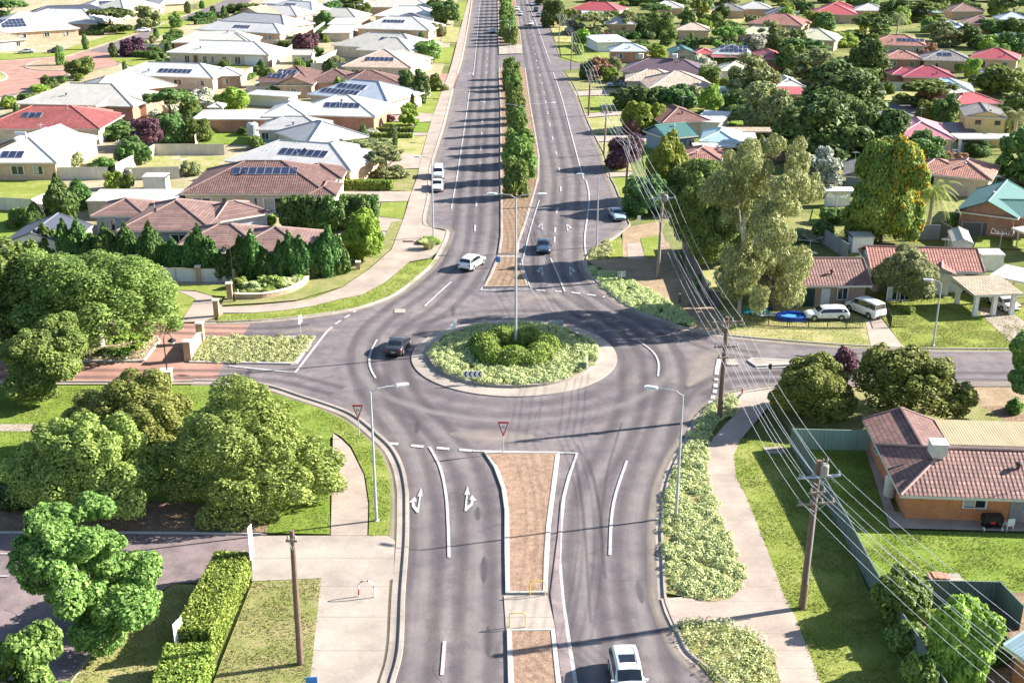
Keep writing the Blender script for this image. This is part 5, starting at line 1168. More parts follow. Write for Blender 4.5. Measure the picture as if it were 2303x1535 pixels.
# entrance shrubs
for x, y, w_, t in ((245,775,40,758),(285,772,60,754),(325,772,36,756),(240,800,44,782),(275,802,50,784),(305,790,36,772),(30,775,80,750),(20,800,60,785),(80,800,50,780)):
    tree('low', 'hedge' if x % 2 else 'dark', x, y, w_, t, n=1200, s=.07, uniq=200)
for x, y, w_, t in ((540,655,46,628),(575,660,50,635),(610,655,54,622),(645,650,56,625),(672,640,36,618),(560,668,44,650),(600,668,40,650)):
    tree('low', 'cover' if x % 2 else 'bush', x, y, w_, t, n=1500, s=.06, uniq=201)
tree('low','dark',30,1145,110,1085,'dark clipped shrub under the left rounded bush',2500,.05,uniq=202)
# median trees
for i, (x, y) in enumerate(((1161,446),(1168,408),(1166,377),(1163,350),(1163,326),(1161,304),(1160,284),(1158,266),(1157,248),(1155,224),(1153,208),(1152,193),(1150,180))):
    t_ = tree('round','green',x+random.uniform(-3,3),y+random.uniform(-3,3),(62 if i < 3 else max(34, 46-i*1.8))*random.uniform(.82,1.12),y-max(48, 100-i*4.6)*random.uniform(.84,1.08),'one of a row of dense bright median trees on the mulch strip',4200,.05,uniq=300+i % 6,group='street trees along the planted median')
for i in range(20):
    y = 104-i*7.2; x = 1146-i*.75
    tree('round','green',x+random.uniform(-2,2),y,max(20, 36-i*1.2)*random.uniform(.8,1.15),y-max(24, 46-i*1.2),'one of the far crowded median trees between the carriageways',2600,.06,uniq=300+i % 4,group='street trees along the far median')

# --- clipped hedges: leafy boxes
def hedge(pts, wid, h, leaf, label, dens=70, s=.13):
    p = [g(x, y) for x, y in pts]; P = []; N = []
    nn = side_normals(p)
    for i in range(len(p)-1):
        a, b = p[i], p[i+1]; L = (b-a).length; d = (b-a)/L; n_ = Vector((d.y,-d.x,0))
        m = int(L*(2*h+wid)*dens)
        t = rng.random(m)*L; q = rng.random(m)*(2*h+wid)
        for tt, qq in zip(t, q):
            j = rng.normal(0,.05)
            if qq < h: P.append(a+d*tt+n_*(wid/2+j)+Vector((0,0,qq))); N.append(n_)
            elif qq < h+wid: P.append(a+d*tt+n_*(qq-h-wid/2)+Vector((0,0,h+j))); N.append(Vector((0,0,1)))
            else: P.append(a+d*tt-n_*(wid/2+j)+Vector((0,0,qq-h-wid))); N.append(-n_)
        for e_, sg in ((a,-1),(b,1)):
            for k in range(int(wid*h*dens)): P.append(e_+d*sg*rng.normal(0,.05)+n_*(rng.random()-.5)*wid+Vector((0,0,rng.random()*h))); N.append(d*sg)
    P = np.array([tuple(v) for v in P]); N = np.array([tuple(v) for v in N])+rng.normal(0,.6,(len(N),3))
    T = thing('hedge', label, 'hedge', tuple(p[0]))
    lf = leaf_mesh('hedge_leaf_mesh', P-np.array(tuple(p[0])), N, s, .6, LEAF[leaf]); link('foliage', lf, T)
    mb = MB(); 
    for i in range(len(p)-1):
        a, b = p[i]-p[0], p[i+1]-p[0]; c = (a+b)/2; mb.box((c.x,c.y,h*.46), ((b-a).length, wid*.82, h*.9), math.atan2((b-a).y,(b-a).x))
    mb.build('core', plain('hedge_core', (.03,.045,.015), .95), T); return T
hedge([(528,1300),(440,1480)], 2.0, 1.9, 'hedge', 'tall clipped hedge running down beside the patchy lawn', 260, .09)
hedge([(432,1505),(395,1620)], 2.4, 1.7, 'hedge', 'short clipped hedge at the lower edge past the gap', 260, .09)
hedge([(775,425),(882,427)], 1.2, 1.3, 'hedge', 'long clipped hedge with a flat top beside the pink driveway', 60, .16)
hedge([(845,298),(930,298)], .9, .8, 'green', 'low clipped hedge below the maroon car', 50, .16)
hedge([(840,310),(928,311)], .9, .8, 'hedge', 'lower of two clipped hedges beside the thin path', 50, .16)
hedge([(745,458),(850,460)], 1.2, 1.2, 'dark', 'dark hedge at the front of the bamboo clump', 50, .16)
hedge([(180,79),(232,80)], 1.2, 1.0, 'dark', 'dark clipped hedge by the residential street', 30, .22)
hedge([(370,95),(410,92)], 1.5, 1.8, 'dark', 'clipped dark hedge beside the cream roof', 30, .24)
hedge([(440,56),(485,52)], 1.5, 1.6, 'dark', 'dark hedge along the residential street corner', 30, .24)
hedge([(298,128),(372,132)], 1.3, 1.4, 'mid', 'trimmed hedge in front of the long white house', 30, .22)
hedge([(1372,216),(1405,217)], 1.0, .8, 'dark', 'dark clipped hedge below the white parked wagon', 40, .2)
# roundabout ring hedge and bright centre shrub
P = []; N = []
for i in range(32000):
    a = rng.random()*2*math.pi; q = rng.random(); wob = 1+.06*math.sin(5*a)+.04*math.sin(11*a+1)
    b = rng.random()*math.pi; rr_ = 2.8*wob+1.15*math.cos(b)*(1+rng.normal(0,.09)); z = .4+1.25*math.sin(b)**.7*(1+rng.normal(0,.07))*(1+.12*math.sin(7*a))
    P.append((CX+rr_*math.cos(a), CY+rr_*math.sin(a), z)); N.append((math.cos(b)*math.cos(a), math.cos(b)*math.sin(a), math.sin(b)))
T = thing('hedge', 'ring shaped dark hedge in the middle of the roundabout', 'hedge', (CX,CY,.3))
link('foliage', leaf_mesh('ring_hedge_mesh', np.array(P)-np.array((CX,CY,.3)), np.array(N)+rng.normal(0,.55,(len(N),3)), .1, .6, LEAF['yolive']), T)
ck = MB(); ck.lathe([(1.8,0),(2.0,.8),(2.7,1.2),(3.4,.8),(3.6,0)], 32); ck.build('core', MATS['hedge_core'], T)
P = rng.normal(0,1,(2600,3)); P /= np.linalg.norm(P,axis=1,keepdims=True); P[:,2] = np.abs(P[:,2]); N = P.copy()
P = P*np.array([1.75,1.6,.75])*(1-np.abs(rng.normal(0,.1,(2600,1))))
T = thing('shrub', 'bright lime shrub inside the ring hedge at the lamp foot', 'shrub', (CX,CY-.5,.35))
link('foliage', leaf_mesh('centre_shrub_mesh', P, N+rng.normal(0,.5,N.shape), .12, .6, LEAF['bright']), T)
# --- ground covers
def inside(pts, x, y):
    c = np.zeros(len(x), bool); j = len(pts)-1
    for i in range(len(pts)):
        xi, yi = pts[i]; xj, yj = pts[j]
        c ^= ((yi > y) != (yj > y)) & (x < (xj-xi)*(y-yi)/(yj-yi+1e-12)+xi); j = i
    return c
def cover(name, pts, dens, h, s, leaf, label, z0=ZV, gaps=.42, world=None, mask=None):
    w = world or [tuple(p)[:2] for p in catmull([g(x, y) for x, y in pts], 3, True)]
    xs = [p[0] for p in w]; ys = [p[1] for p in w]; ar = (max(xs)-min(xs))*(max(ys)-min(ys))
    # clumps with uneven height
    nc = int(ar*9.0); cx = rng.uniform(min(xs),max(xs),nc); cy = rng.uniform(min(ys),max(ys),nc)
    ok = inside(w, cx, cy) & (np.sin(cx*1.9+np.sin(cy*1.1)*1.7)+np.sin(cy*1.4+np.cos(cx*.8)*2)+rng.normal(0,.5,nc) > -1.35)
    if mask is not None: ok &= mask(cx, cy)
    cx, cy = cx[ok], cy[ok]; r = rng.uniform(.2,.48,len(cx)); hh = h*rng.uniform(.45,1.3,len(cx))
    k = rng.integers(0, len(cx), int(len(cx)*dens/9.0))
    d = rng.normal(size=(len(k),3)); d /= np.linalg.norm(d,axis=1,keepdims=True); d[:,2] = np.abs(d[:,2])
    P = np.stack([cx[k]+d[:,0]*r[k], cy[k]+d[:,1]*r[k], z0+d[:,2]*hh[k]], 1)
    o = link(name, leaf_mesh(name+'_mesh', P, d+rng.normal(0,.5,d.shape)+np.array([0,0,.3]), s, .6, LEAF[leaf]))
    return tag(o, label, 'ground cover', None, 'stuff')
cover('ground_cover', [(1645,893),(1655,930),(1620,945),(1590,990),(1590,1060),(1605,1130),(1640,1210),(1672,1300),(1665,1325),(1640,1345),(1600,1352),(1540,1340),(1503,1332),(1496,1250),(1496,1180),(1502,1110),(1525,1050),(1553,985),(1580,940),(1612,908)], 680, .3, .068, 'cover', 'pale green ground cover filling the bed beside the near right lanes')
flat('garden_bed', [(1645,893),(1655,930),(1620,945),(1590,990),(1590,1060),(1605,1130),(1640,1210),(1672,1300),(1665,1325),(1640,1345),(1600,1352),(1540,1340),(1495,1332),(1488,1250),(1488,1180),(1495,1110),(1518,1050),(1548,985),(1577,938),(1610,905)], ZV-.01, M_VERGE, 'earth bed beside the near right lanes', 'garden bed')
cover('ground_cover', [(1540,1404),(1600,1398),(1690,1425),(1738,1475),(1752,1540),(1740,1640),(1640,1570),(1600,1520),(1562,1470),(1530,1425)], 170, .42, .07, 'cover', 'sparse pale shrubs on the bed at the lower right')
flat('garden_bed', [(1536,1402),(1600,1396),(1690,1421),(1740,1471),(1757,1545),(1740,1640),(1640,1575),(1597,1520),(1560,1475),(1525,1425)], ZV-.01, M_VERGE, 'sparse earth bed at the lower right', 'garden bed')
cover('ground_cover', [(1328,602),(1345,612),(1390,619),(1430,642),(1480,667),(1520,692),(1552,717),(1563,733),(1535,732),(1501,722),(1451,705),(1401,682),(1370,660),(1336,628)], 640, .26, .07, 'cover', 'pale green ground cover along the kerb behind the roundabout')
cover('ground_cover', [(1326,572),(1356,550),(1370,545),(1375,575),(1340,582)], 640, .26, .07, 'cover', 'little patch of pale ground cover by the grey lamp')
cover('ground_cover', [(450,763),(687,761),(697,769),(665,815),(655,817),(430,813)], 600, .22, .07, 'cover', 'pale green ground cover beside the entrance sign wall')
cover('ground_cover', None, 640, .3, .07, 'cover', 'pale green ground cover ringing the roundabout garden', .5, world=[(CX+7.5*math.cos(a*math.pi/24), CY+7.5*math.sin(a*math.pi/24)) for a in range(48)], mask=lambda x, y: (x-CX)**2+(y-CY)**2 > 3.7**2)
for k in range(46):
    a = random.uniform(0, 6.28); r = random.uniform(4.3, 7.2); 
for pts in ([(205,815),(205,762),(350,762),(322,810)], [(525,666),(540,640),(680,620),(690,636),(650,658),(600,670)]):
    cover('ground_cover', pts, 14, .3, .12, 'cover', 'low pale plants in the bed at '+('the entrance median' if pts[0][0] == 205 else 'the curved low wall'), .2)

# --- grass tufts on the nearest lawns: real blades breaking up the surface and the edges
def turfmat(name, c1, c2, c3): return _lm(name, c1, c2, c3, .3, .8)
LEAF['turf'] = turfmat('turf_green', (.1,.16,.02), (.16,.215,.035), (.26,.27,.08)); LEAF['turfdry'] = turfmat('turf_dry', (.16,.19,.045), (.26,.26,.1), (.38,.33,.18))
def tufts(pts, dens, leaf, label, z, s=.075, thr=-.9):
    w = [tuple(g(x, y, z))[:2] for x, y in pts]; cx = sum(p[0] for p in w)/len(w); cy = sum(p[1] for p in w)/len(w)
    xs = [p[0] for p in w]; ys = [p[1] for p in w]; ar = (max(xs)-min(xs))*(max(ys)-min(ys)); n = int(ar*dens)
    x = rng.uniform(min(xs),max(xs),n); y = rng.uniform(min(ys),max(ys),n)
    pat = np.sin(x*1.3+np.sin(y*.9)*2)+np.sin(y*1.7+np.cos(x*.7)*2)+rng.normal(0,.7,n)
    ok = inside(w, x, y) & (pat > thr); x, y = x[ok], y[ok]
    e = rng.normal(0,.09,(2,len(x))); P = np.stack([x+e[0], y+e[1], np.full(len(x), z+s*.45)], 1)
    N = rng.normal(0,1,P.shape)*np.array([1,1,.45])
    return tag(link('grass', leaf_mesh('grass_mesh', P, N, s, .3, LEAF[leaf])), label, 'grass', None, 'stuff')
tufts([(1668,985),(1776,1000),(1900,1200),(1953,1330),(2056,1480),(2150,1640),(1900,1640),(1845,1535),(1810,1440),(1760,1330),(1735,1260),(1700,1170),(1675,1110),(1655,1070),(1650,1020)], 60, 'turf', 'short grass on the verge beside the long green fence', ZV-.01)
tufts([(1790,1020),(1950,1020),(2010,1190),(2420,1208),(2420,1325),(1960,1322),(1890,1170)], 60, 'turf', 'short grass on the back lawn of the orange brick house', ZV-.04)
tufts([(390,1314),(480,1318),(450,1400),(395,1560),(150,1545),(215,1452)], 75, 'turfdry', 'patchy grass on the corner lawn beside the hedge', ZV-.02)
tufts([(568,1308),(721,1301),(697,1535),(690,1600),(470,1600),(505,1480)], 75, 'turfdry', 'patchy grass around the brown timber pole', ZV-.02)
tufts([(-20,868),(433,868),(533,871),(600,881),(667,903),(717,919),(752,937),(770,955),(750,972),(742,985),(742,1198),(600,1195),(400,1120),(-20,1110)], 45, 'turf', 'short grass on the broad lawn under the rounded bushes', ZV-.02)
tufts([(755,937),(775,947),(800,964),(833,994),(860,1027),(876,1070),(877,1150),(871,1201),(830,1201),(832,1133),(822,1067),(792,1004),(768,981)], 80, 'turf', 'short grass on the strip holding the near left lamp', ZV+.01)
tufts([(968,584),(925,636),(885,659),(840,679),(768,698),(700,709),(567,721),(490,723),(490,708),(567,704),(640,699),(700,690),(768,673),(811,665),(868,636),(918,592)], 40, 'turf', 'short grass on the strip beside the curving path', ZV+.01)
tufts([(1600,702),(1700,690),(1946,726),(1957,782),(1769,767),(1645,755)], 40, 'turfdry', 'dry grass on the lawn behind the black picket fence', ZV-.04)
tufts([(1985,657),(2190,652),(2310,702),(2310,786),(2103,785),(2036,783),(1988,716)], 40, 'turf', 'short grass on the lawn below the white walled house', ZV-.04)

tufts([(1668,985),(1776,1000),(1900,1200),(1953,1330),(2056,1480),(2150,1640),(1900,1640),(1845,1535),(1810,1440),(1760,1330),(1735,1260),(1700,1170),(1675,1110),(1655,1070),(1650,1020)], 60, 'turfdry', 'dry straw patches on the verge beside the long green fence', ZV, .07, .75)
tufts([(1790,1020),(1950,1020),(2010,1190),(2420,1208),(2420,1325),(1960,1322),(1890,1170)], 55, 'turfdry', 'pale patches on the back lawn of the orange brick house', ZV-.03, .07, .8)
tufts([(-20,868),(433,868),(600,881),(717,919),(770,955),(742,985),(742,1198),(600,1195),(400,1120),(-20,1110)], 40, 'turfdry', 'pale patches on the broad lawn under the rounded bushes', ZV-.01, .07, .9)

tufts([(2000,712),(2320,735),(2330,788),(2103,786),(2038,784)], 70, 'turfdry', 'dry straw grass along the street edge below the white house', ZV-.03, .07, -.2)
# ------------------------------------------------------------------ street furniture, fences, vehicles
M_WOOD = plain('weathered_timber', (.16,.105,.08), .9, var=.3, scale=4); M_WOODP = plain('pale_timber', (.26,.2,.16), .9, var=.3, scale=4)
M_GALV = plain('galvanised_pole', (.4,.41,.43), .5, .5, .12); M_WIRE = gloss('bare_wire', (.5,.5,.52), .45, .5, .2); M_INS = plain('insulator_grey', (.3,.27,.26), .4)
M_XARM = plain('crossarm_bluegrey', (.33,.37,.46), .6); M_BLK = plain('black_metal', (.02,.02,.022), .5); M_LAMP = plain('lamp_head', (.62,.63,.65), .4)
M_WHT = plain('white_paint_metal', (.74,.74,.73), .45); M_REDP = plain('red_sign_paint', (.5,.03,.035), .5); M_YEL = plain('yellow_rail_paint', (.72,.47,.04), .45); M_BLUE = plain('blue_sign_paint', (.04,.2,.5), .5); M_SIGNB = plain('sign_back_grey', (.36,.38,.4), .5)
def place(px, py, z=0): return g(px, py, z)
# --- timber power poles
def power_pole(label, bx, by, tx, ty, arms=(), r=.17, mat=M_WOOD, extra=None):
    c = g(bx, by); h = top_z(c.y, ty)
    # lean measured from where the top sits
    a = (tx-1151.5)/CAM_F; bb = -(ty-767.5)/CAM_F
    dy = math.cos(CAM_P)+bb*math.sin(CAM_P); topx = a*c.y/dy
    lean = max(-.8, min(.8, topx-c.x))
    T = thing('power_pole', label, 'power pole', (c.x,c.y,0), 0, 'timber power poles along the right verge' if bx > 1200 else None)
    mb = MB(); mb.tube([(0,0,-.2),(lean*.5,0,h*.5),(lean,0,h)], [r*1.15, r, r*.78], 10); mb.build('post', mat, T, True)
    ends = []
    for (fz, half, ang, m, n) in arms:
        z = h-fz; x = lean*z/h
        am = MB(); am.box((0,-r-.03,0), (half*2,.1,.12)); am.build('crossarm', m, T, loc=(x,0,z)).rotation_euler = (0,0,R(ang))
        for k in range(n):
            t = -half+.12+(2*half-.24)*k/max(1,n-1); q = Vector((x+math.cos(R(ang))*t+math.sin(R(ang))*(r+.03), math.sin(R(ang))*t-math.cos(R(ang))*(r+.03), z+.06))
            im = MB(); im.lathe([(.03,0),(.03,.08),(.07,.1),(.07,.14),(.045,.16),(.06,.2),(.04,.25),(0,.26)], 8); im.build('insulator', M_INS, T, True, loc=q)
            ends.append(Vector((c.x,c.y,0))+q+Vector((0,0,.2)))
        for s in (-1, 1):
            st = MB(); st.tube([(x,-r-.02,z-.55),(x+math.cos(R(ang))*s*half*.6,-r-.02+math.sin(R(ang))*s*half*.6,z-.05)], .02, 5); st.build('brace', M_GALV, T)
    if extra: extra(T, lean, h)
    return T, ends, h
def gear(T, lean, h):
    mb = MB(); mb.lathe([(0,0),(.22,.02),(.25,.1),(.25,.62),(.2,.72),(0,.74)], 12); 
    for s in (-1, 1): mb.lathe([(.04,.7),(.04,.98),(.07,1.0),(.02,1.1)], 6, (s*.12,0,0))
    mb.build('switch_box', M_INS, T, loc=(lean+.3,-.1,h-.9))
    mb = MB(); mb.tube([(lean*.8,-.25,h*.2),(lean,-.25,h*.78)], .04, 6); mb.build('conduit', M_GALV, T)
    mb = MB(); mb.tube([(lean+.2,-.2,h-.6),(lean+.9,-.35,h-1.2),(lean+.5,-.2,h-2.6)], .025, 5); mb.build('looped_cable', M_BLK, T)
p1, e1, h1 = power_pole('tall timber power pole with two crossarms beside the long green fence', 1803,1372,1843,1035, [(.9,1.25,8,M_XARM,4),(2.6,1.1,8,M_WOODP,4),(1.9,.5,8,M_WOODP,2)], .19, M_WOOD, gear)
p2, e2, h2 = power_pole('dark timber power pole on the flower bed at the side street corner', 1617,945,1636,712, [(2.4,.95,6,M_WOODP,4),(.35,1.2,6,M_WOODP,4),(3.3,.6,6,M_WOODP,2)], .19)
p3, e3, h3 = power_pole('timber power pole with blue grey crossarm behind the roundabout', 1479,628,1491,434, [(.5,1.35,6,M_XARM,4),(2.6,1.0,6,M_WOODP,4)], .17, M_WOODP, gear)
p4, e4, h4 = power_pole('thin timber power pole beside the purple tree', 1405,455,1416,305, [(.3,1.2,5,M_WOODP,4),(1.6,.9,5,M_WOODP,4)], .15, M_WOODP)
p5, e5, h5 = power_pole('slim power pole between two pink driveways', 1358,350,1365,232, [(.3,1.1,5,M_XARM,4),(1.5,.9,5,M_WOODP,4)], .15, M_WOODP)
p6, e6, h6 = power_pole('dark slim power pole beside the white parked wagon', 1323,262,1329,155, [(.3,1.1,5,M_WOODP,4),(1.3,.9,5,M_WOODP,4)], .16)
p7, e7, h7 = power_pole('far timber power pole at the side street mouth', 1284,160,1287,73, [(.3,1.1,5,M_WOODP,4)], .16, M_WOODP)
p8, e8, h8 = power_pole('grey power pole far along the right roadside', 1257,98,1259,32, [(.3,.9,5,M_WOODP,4)], .13, M_WOODP)
pl_, el_, hl_ = power_pole('lone brown timber pole on the patchy lower lawn', 676,1497,656,1192, [(.5,.3,0,M_WOODP,2)], .16)
ca = Vector((c_ := g(2105,1600)).to_tuple()); 
def wire(a, b, sag, label, r=.014, n=14, grp='overhead wires along the timber poles'):
    pts = []
    for i in range(n+1):
        t = i/n; p = a.lerp(b, t); p.z -= sag*4*t*(1-t); pts.append(p)
    mb = MB(); mb.tube(pts, r, 5, False); o = mb.build('overhead_wire', M_WIRE)
    return tag(o, label, 'wire', grp)
def span(A, B_, n, sag, label, r=.022, oa=0, ob=0):
    for k in range(n):
        wire(A[min(oa+k, len(A)-1)], B_[min(ob+k, len(B_)-1)], sag*random.uniform(.85,1.15), label, r)
off = Vector((11.5,-31,.2))
nxt = [e+off for e in e1]
span(e1, nxt, 4, 1.0, 'one of four upper bright wires running from the near pole to the lower right', .011)
span(e1, nxt, 4, 1.1, 'one of four lower bright wires running from the near pole to the lower right', .011, 4, 4)
span(e2, e1, 4, .7, 'one of four lower wires between corner pole and near pole', .0115, 0, 4)
span(e2, e1, 4, .7, 'one of four upper wires between corner pole and near pole', .0115, 4, 0)
span(e3, e2, 4, .9, 'one of four upper wires between crossarm pole and corner pole', .012, 0, 4)
span(e3, e2, 4, .9, 'one of four lower wires between crossarm pole and corner pole', .012, 4, 0)
span(e4, e3, 4, .8, 'one of four upper wires above the bright lime tree', .018, 0, 0); span(e4, e3, 4, .8, 'one of four lower wires above the bright lime tree', .018, 4, 4)
span(e5, e4, 4, .8, 'one of four upper wires past the purple tree', .019, 0, 0); span(e5, e4, 4, .8, 'one of four lower wires past the purple tree', .019, 4, 4)
span(e6, e5, 4, .8, 'one of the thin wires over the pink driveways', .02); span(e7, e6, 4, .8, 'one of the thin wires by the side street mouth', .02); span(e8, e7, 4, .8, 'one of the thin far roadside wires', .02)
# --- street lamps
def lamp(label, bx, by, tx, ty, heads, r=.085, cat='street lamp', grp=None, armz=.25):
    c = g(bx, by); h = top_z(c.y, ty)
    T = thing('street_lamp', label, cat, (c.x,c.y,ZR), 0, grp)
    mb = MB(); mb.tube([(0,0,0),(0,0,h)], [r*1.25, r*.7], 10); mb.lathe([(r*2,0),(r*2,.12),(r*1.3,.16)], 10); mb.build('pole', M_GALV, T, True)
    for (dx, dy) in heads:
        L = math.hypot(dx, dy); ux, uy = dx/L, dy/L
        am = MB(); am.tube([(0,0,h-.1),(dx*.25,dy*.25,h+armz*.75),(dx*.6,dy*.6,h+armz),(dx,dy,h+armz*.95)], [.045,.04,.035,.03], 6); am.build('arm', M_GALV, T, True)
        hm = MB(); s = 1.0; rz = math.atan2(uy, ux)
        hm.box((.4,0,.0), (.85,.3,.1)); hm.box((.38,0,.07), (.62,.2,.06)); hd = hm.build('lamp_head', M_LAMP, T, loc=(dx-ux*.1,dy-uy*.1,h+armz*.95)); hd.rotation_euler = (0,0,rz)
        gm_ = MB(); gm_.box((.45,0,-.07), (.5,.2,.04)); gm_.build('lens', gloss('lamp_lens', (.5,.5,.48), .2), hd)
    return T
lamp('tall twin armed street lamp standing in the middle of the roundabout', 1160,786,1166,446, [(-1.8,.3),(2.0,.2)], .11)
lamp('grey street lamp on the grass strip by the near left kerb', 847,1175,841,884, [(1.7,.55)])
lamp('grey street lamp on the pale flower bed by the near right lanes', 1520,1166,1541,890, [(-1.7,.55)])
lamp('slim street lamp on the left footpath beside grass clump', 973,533,973,438, [(.3,.1)],.075) if False else lamp('slim street lamp on the left footpath beside a grass clump', 975,536,974,360, [(-1.4,.3)], .08)
lamp('slim street lamp by the right kerb near the blue parked car', 1342,557,1351,400, [(-1.8,.4)], .08)
lamp('thin street lamp on the lawn below the white walled house', 2098,780,2113,640, [(-.8,.3)], .07)
lamp('twin armed lamp among the middle median trees', 1170,322,1173,240, [(-6.0,2.5),(5.2,1.8)], .1)
lamp('far twin armed lamp among the median trees', 1148,105,1149,50, [(-2.5,.5),(2.5,.5)], .12)
lamp('thin pale street lamp by the far right roadside lawn', 1383,130,1385,95, [(-1.2,.3)], .08)
lamp('thin street lamp behind the rose roofed house', 2150,262,2158,208, [(-1.2,.8)], .09)
# lantern style entrance lamps
def lantern(label, bx, by, tx, ty, sx):
    c = g(bx, by); h = top_z(c.y, ty); T = thing('lantern_post', label, 'lamp post', (c.x,c.y,ZV))
    mb = MB(); mb.tube([(0,0,0),(0,0,h*.86)], [.07,.045], 8); mb.lathe([(.12,0),(.12,.5),(.08,.6)], 8); mb.build('pole', M_BLK, T, True)
    arc = [(0,0,h*.86)]+[(sx*.35*(1-math.cos(t)),0,h*.86+.5*math.sin(t)) for t in (.5,1.0,1.57,2.1,2.7,3.14)]
    mb = MB(); mb.tube(arc, .03, 6); mb.build('crook', M_BLK, T, True)
    mb = MB(); mb.lathe([(.05,.1),(.1,.05),(.34,-.12),(.36,-.2),(.0,-.22)], 12); mb.build('lamp_shade', M_BLK, T, True, loc=(sx*.7,0,h*.86))
    mb = MB(); mb.lathe([(.26,-.21),(.2,-.4),(0,-.45)], 12); mb.build('globe', M_WHT, T, True, loc=(sx*.7,0,h*.86))
lantern('black crook lantern post beside the conifer hedge and white panels', 528,680,519,545, -1)
lantern('black crook lantern post beside the red paver crossing', 379,862,377,750, 1)
# --- signs
def sign_post(T, h, r=.035): mb = MB(); mb.tube([(0,0,0),(0,0,h)], r, 8); mb.build('post', M_GALV, T, True)
def giveway(label, bx, by, ty):
    c = g(bx, by); h = top_z(c.y, ty); T = thing('give_way_sign', label, 'road sign', (c.x,c.y,ZV)); sign_post(T, h-.1)
    s = .42
    def tri(k, y): return [(-s*k,y,.36*k*1.5),(0,y,-.72*k),(s*k,y,.36*k*1.5)]
    mb = MB(); a = tri(1, -.05); b = tri(1, -.035); mb.face([a[0],a[1],a[2]]); mb.face([b[2],b[1],b[0]])
    for i in range(3): j = (i+1) % 3; mb.face([b[i],b[j],a[j],a[i]])
    mb.build('sign_plate', M_REDP, T, loc=(0,-.02,h-.38))
    mb = MB(); mb.face(tri(.68, -.055)); mb.build('white_panel', M_WHT, T, loc=(0,-.02,h-.35))
    mb = MB()
    for k in range(3):        # the three circling arrows of the roundabout symbol
        a0 = k*2.094+.5
        for q in range(5):
            t0, t1 = a0+q*.27, a0+(q+1)*.27
            mb.face([(.06*math.cos(t0),-.06,.06*math.sin(t0)),(.105*math.cos(t0),-.06,.105*math.sin(t0)),(.105*math.cos(t1),-.06,.105*math.sin(t1)),(.06*math.cos(t1),-.06,.06*math.sin(t1))][::-1])
        t0 = a0+1.35; mb.face([(.04*math.cos(t0),-.06,.04*math.sin(t0)),(.13*math.cos(t0),-.06,.13*math.sin(t0)),(.085*math.cos(t0+.5),-.06,.085*math.sin(t0+.5))][::-1])
    mb.build('symbol', M_BLK, T, loc=(0,-.02,h-.29))
giveway('red and white give way triangle on the grass by the near left kerb', 808,986,918)
giveway('red and white give way triangle at the head of the red median', 1132,1022,956)
def board(label, bx, by, ty, w, hh, rz, mat, name='road_sign', posts=1, face=None):
    c = g(bx, by); h = top_z(c.y, ty); T = thing(name, label, 'road sign', (c.x,c.y,ZV), R(rz))
    for k in range(posts):
        mb = MB(); x = (k-(posts-1)/2)*w*.7; mb.tube([(x,.03,0),(x,.03,h)], .03, 6); mb.build('post', M_GALV, T, True)
    mb = MB(); mb.box((0,-.02,h-hh/2), (w,.03,hh)); o = mb.build('sign_plate', mat, T)
    if face: face(T, w, hh, h-hh/2)
    return T
def chevrons(T, w, hh, zc):
    for k in range(4):
        x = -w/2+w*(k+.5)/4; d = w*.075; mb = MB()
        for s in (-1, 1):
            mb.face([(x-d,-.04,zc),(x+.0,-.04,zc),(x+d*1.4,-.04,zc+s*hh*.44),(x+d*.4,-.04,zc+s*hh*.44)][::-s if s == 1 else 1])
        mb.build('chevron', M_BLK, T)
def chev2(T, w, hh, zc):
    for k in range(4):
        x = -w/2+w*(k+.5)/4; d = w*.08; mb = MB()
        for s in (-1, 1):
            q = [(x-d,-.04,zc),(x+.1*d,-.04,zc),(x+d*1.3,-.04,zc+s*hh*.46),(x+d*.2,-.04,zc+s*hh*.46)]
            mb.face(q if s == 1 else q[::-1])
        mb.build('chevron', M_BLK, T)
board('white board with four black chevrons facing the near lanes', 1063,868,838, 1.6,.55, 0, M_WHT, 'chevron_sign', 2, chev2)
board('white chevron board seen almost edge on at the rear of the roundabout', 1020,752,728, 1.5,.6, 72, M_WHT, 'chevron_sign', 2)
board('grey backed chevron board at the rear right of the roundabout', 1250,742,724, 1.5,.6, 185, M_SIGNB, 'chevron_sign', 2)
board('thin white chevron board edge at the right of the roundabout', 1320,836,812, 1.4,.6, 265, M_WHT, 'chevron_sign', 2)
board('small blue keep left sign on the splitter island left', 1120,603,580, .5,.65, -10, M_BLUE)
board('small blue keep left sign on the splitter island right', 1168,607,582, .5,.65, 150, M_SIGNB)
board('grey backed sign on the pale flower strip behind the roundabout', 1397,640,614, .9,.6, 190, M_SIGNB)
board('little white sign on a post near the parked blue car', 1436,515,488, .45,.6, 10, M_WHT)
board('white give way board edge at the upper entrance lane', 677,755,713, .75,.75, 75, M_WHT)
board('tall white banner sign edge on beside the clipped hedge', 571,1305,1188, .6,2.2, 80, M_WHT, 'banner_sign')
board('tall white sign with red border edge on the lower lawn', 407,1478,1400, .8,1.6, 70, M_WHT, 'banner_sign')
board('small blue parking sign at the lower edge beside apron', 703,1560,1527, .6,.5, 5, M_BLUE)
board('dark round topped post sign at the side street corner', 1728,868,822, .3,.5, 15, M_BLK)
board('tiny red white marker post by the corner bed', 1668,893,878, .12,.4, 0, M_REDP, 'marker_post')
c = g(1551,690); T = thing('bollard', 'dark timber bollard at the end of the earthen footpath', 'bollard', (c.x,c.y,0)); mb = MB(); mb.box((0,0,.5),(.22,.22,1.0)); mb.box((0,0,1.02),(.26,.26,.06)); mb.build('post', M_WOOD, T); mb = MB(); mb.box((0,-.12,.8),(.16,.02,.12)); mb.build('reflector', M_WHT, T)
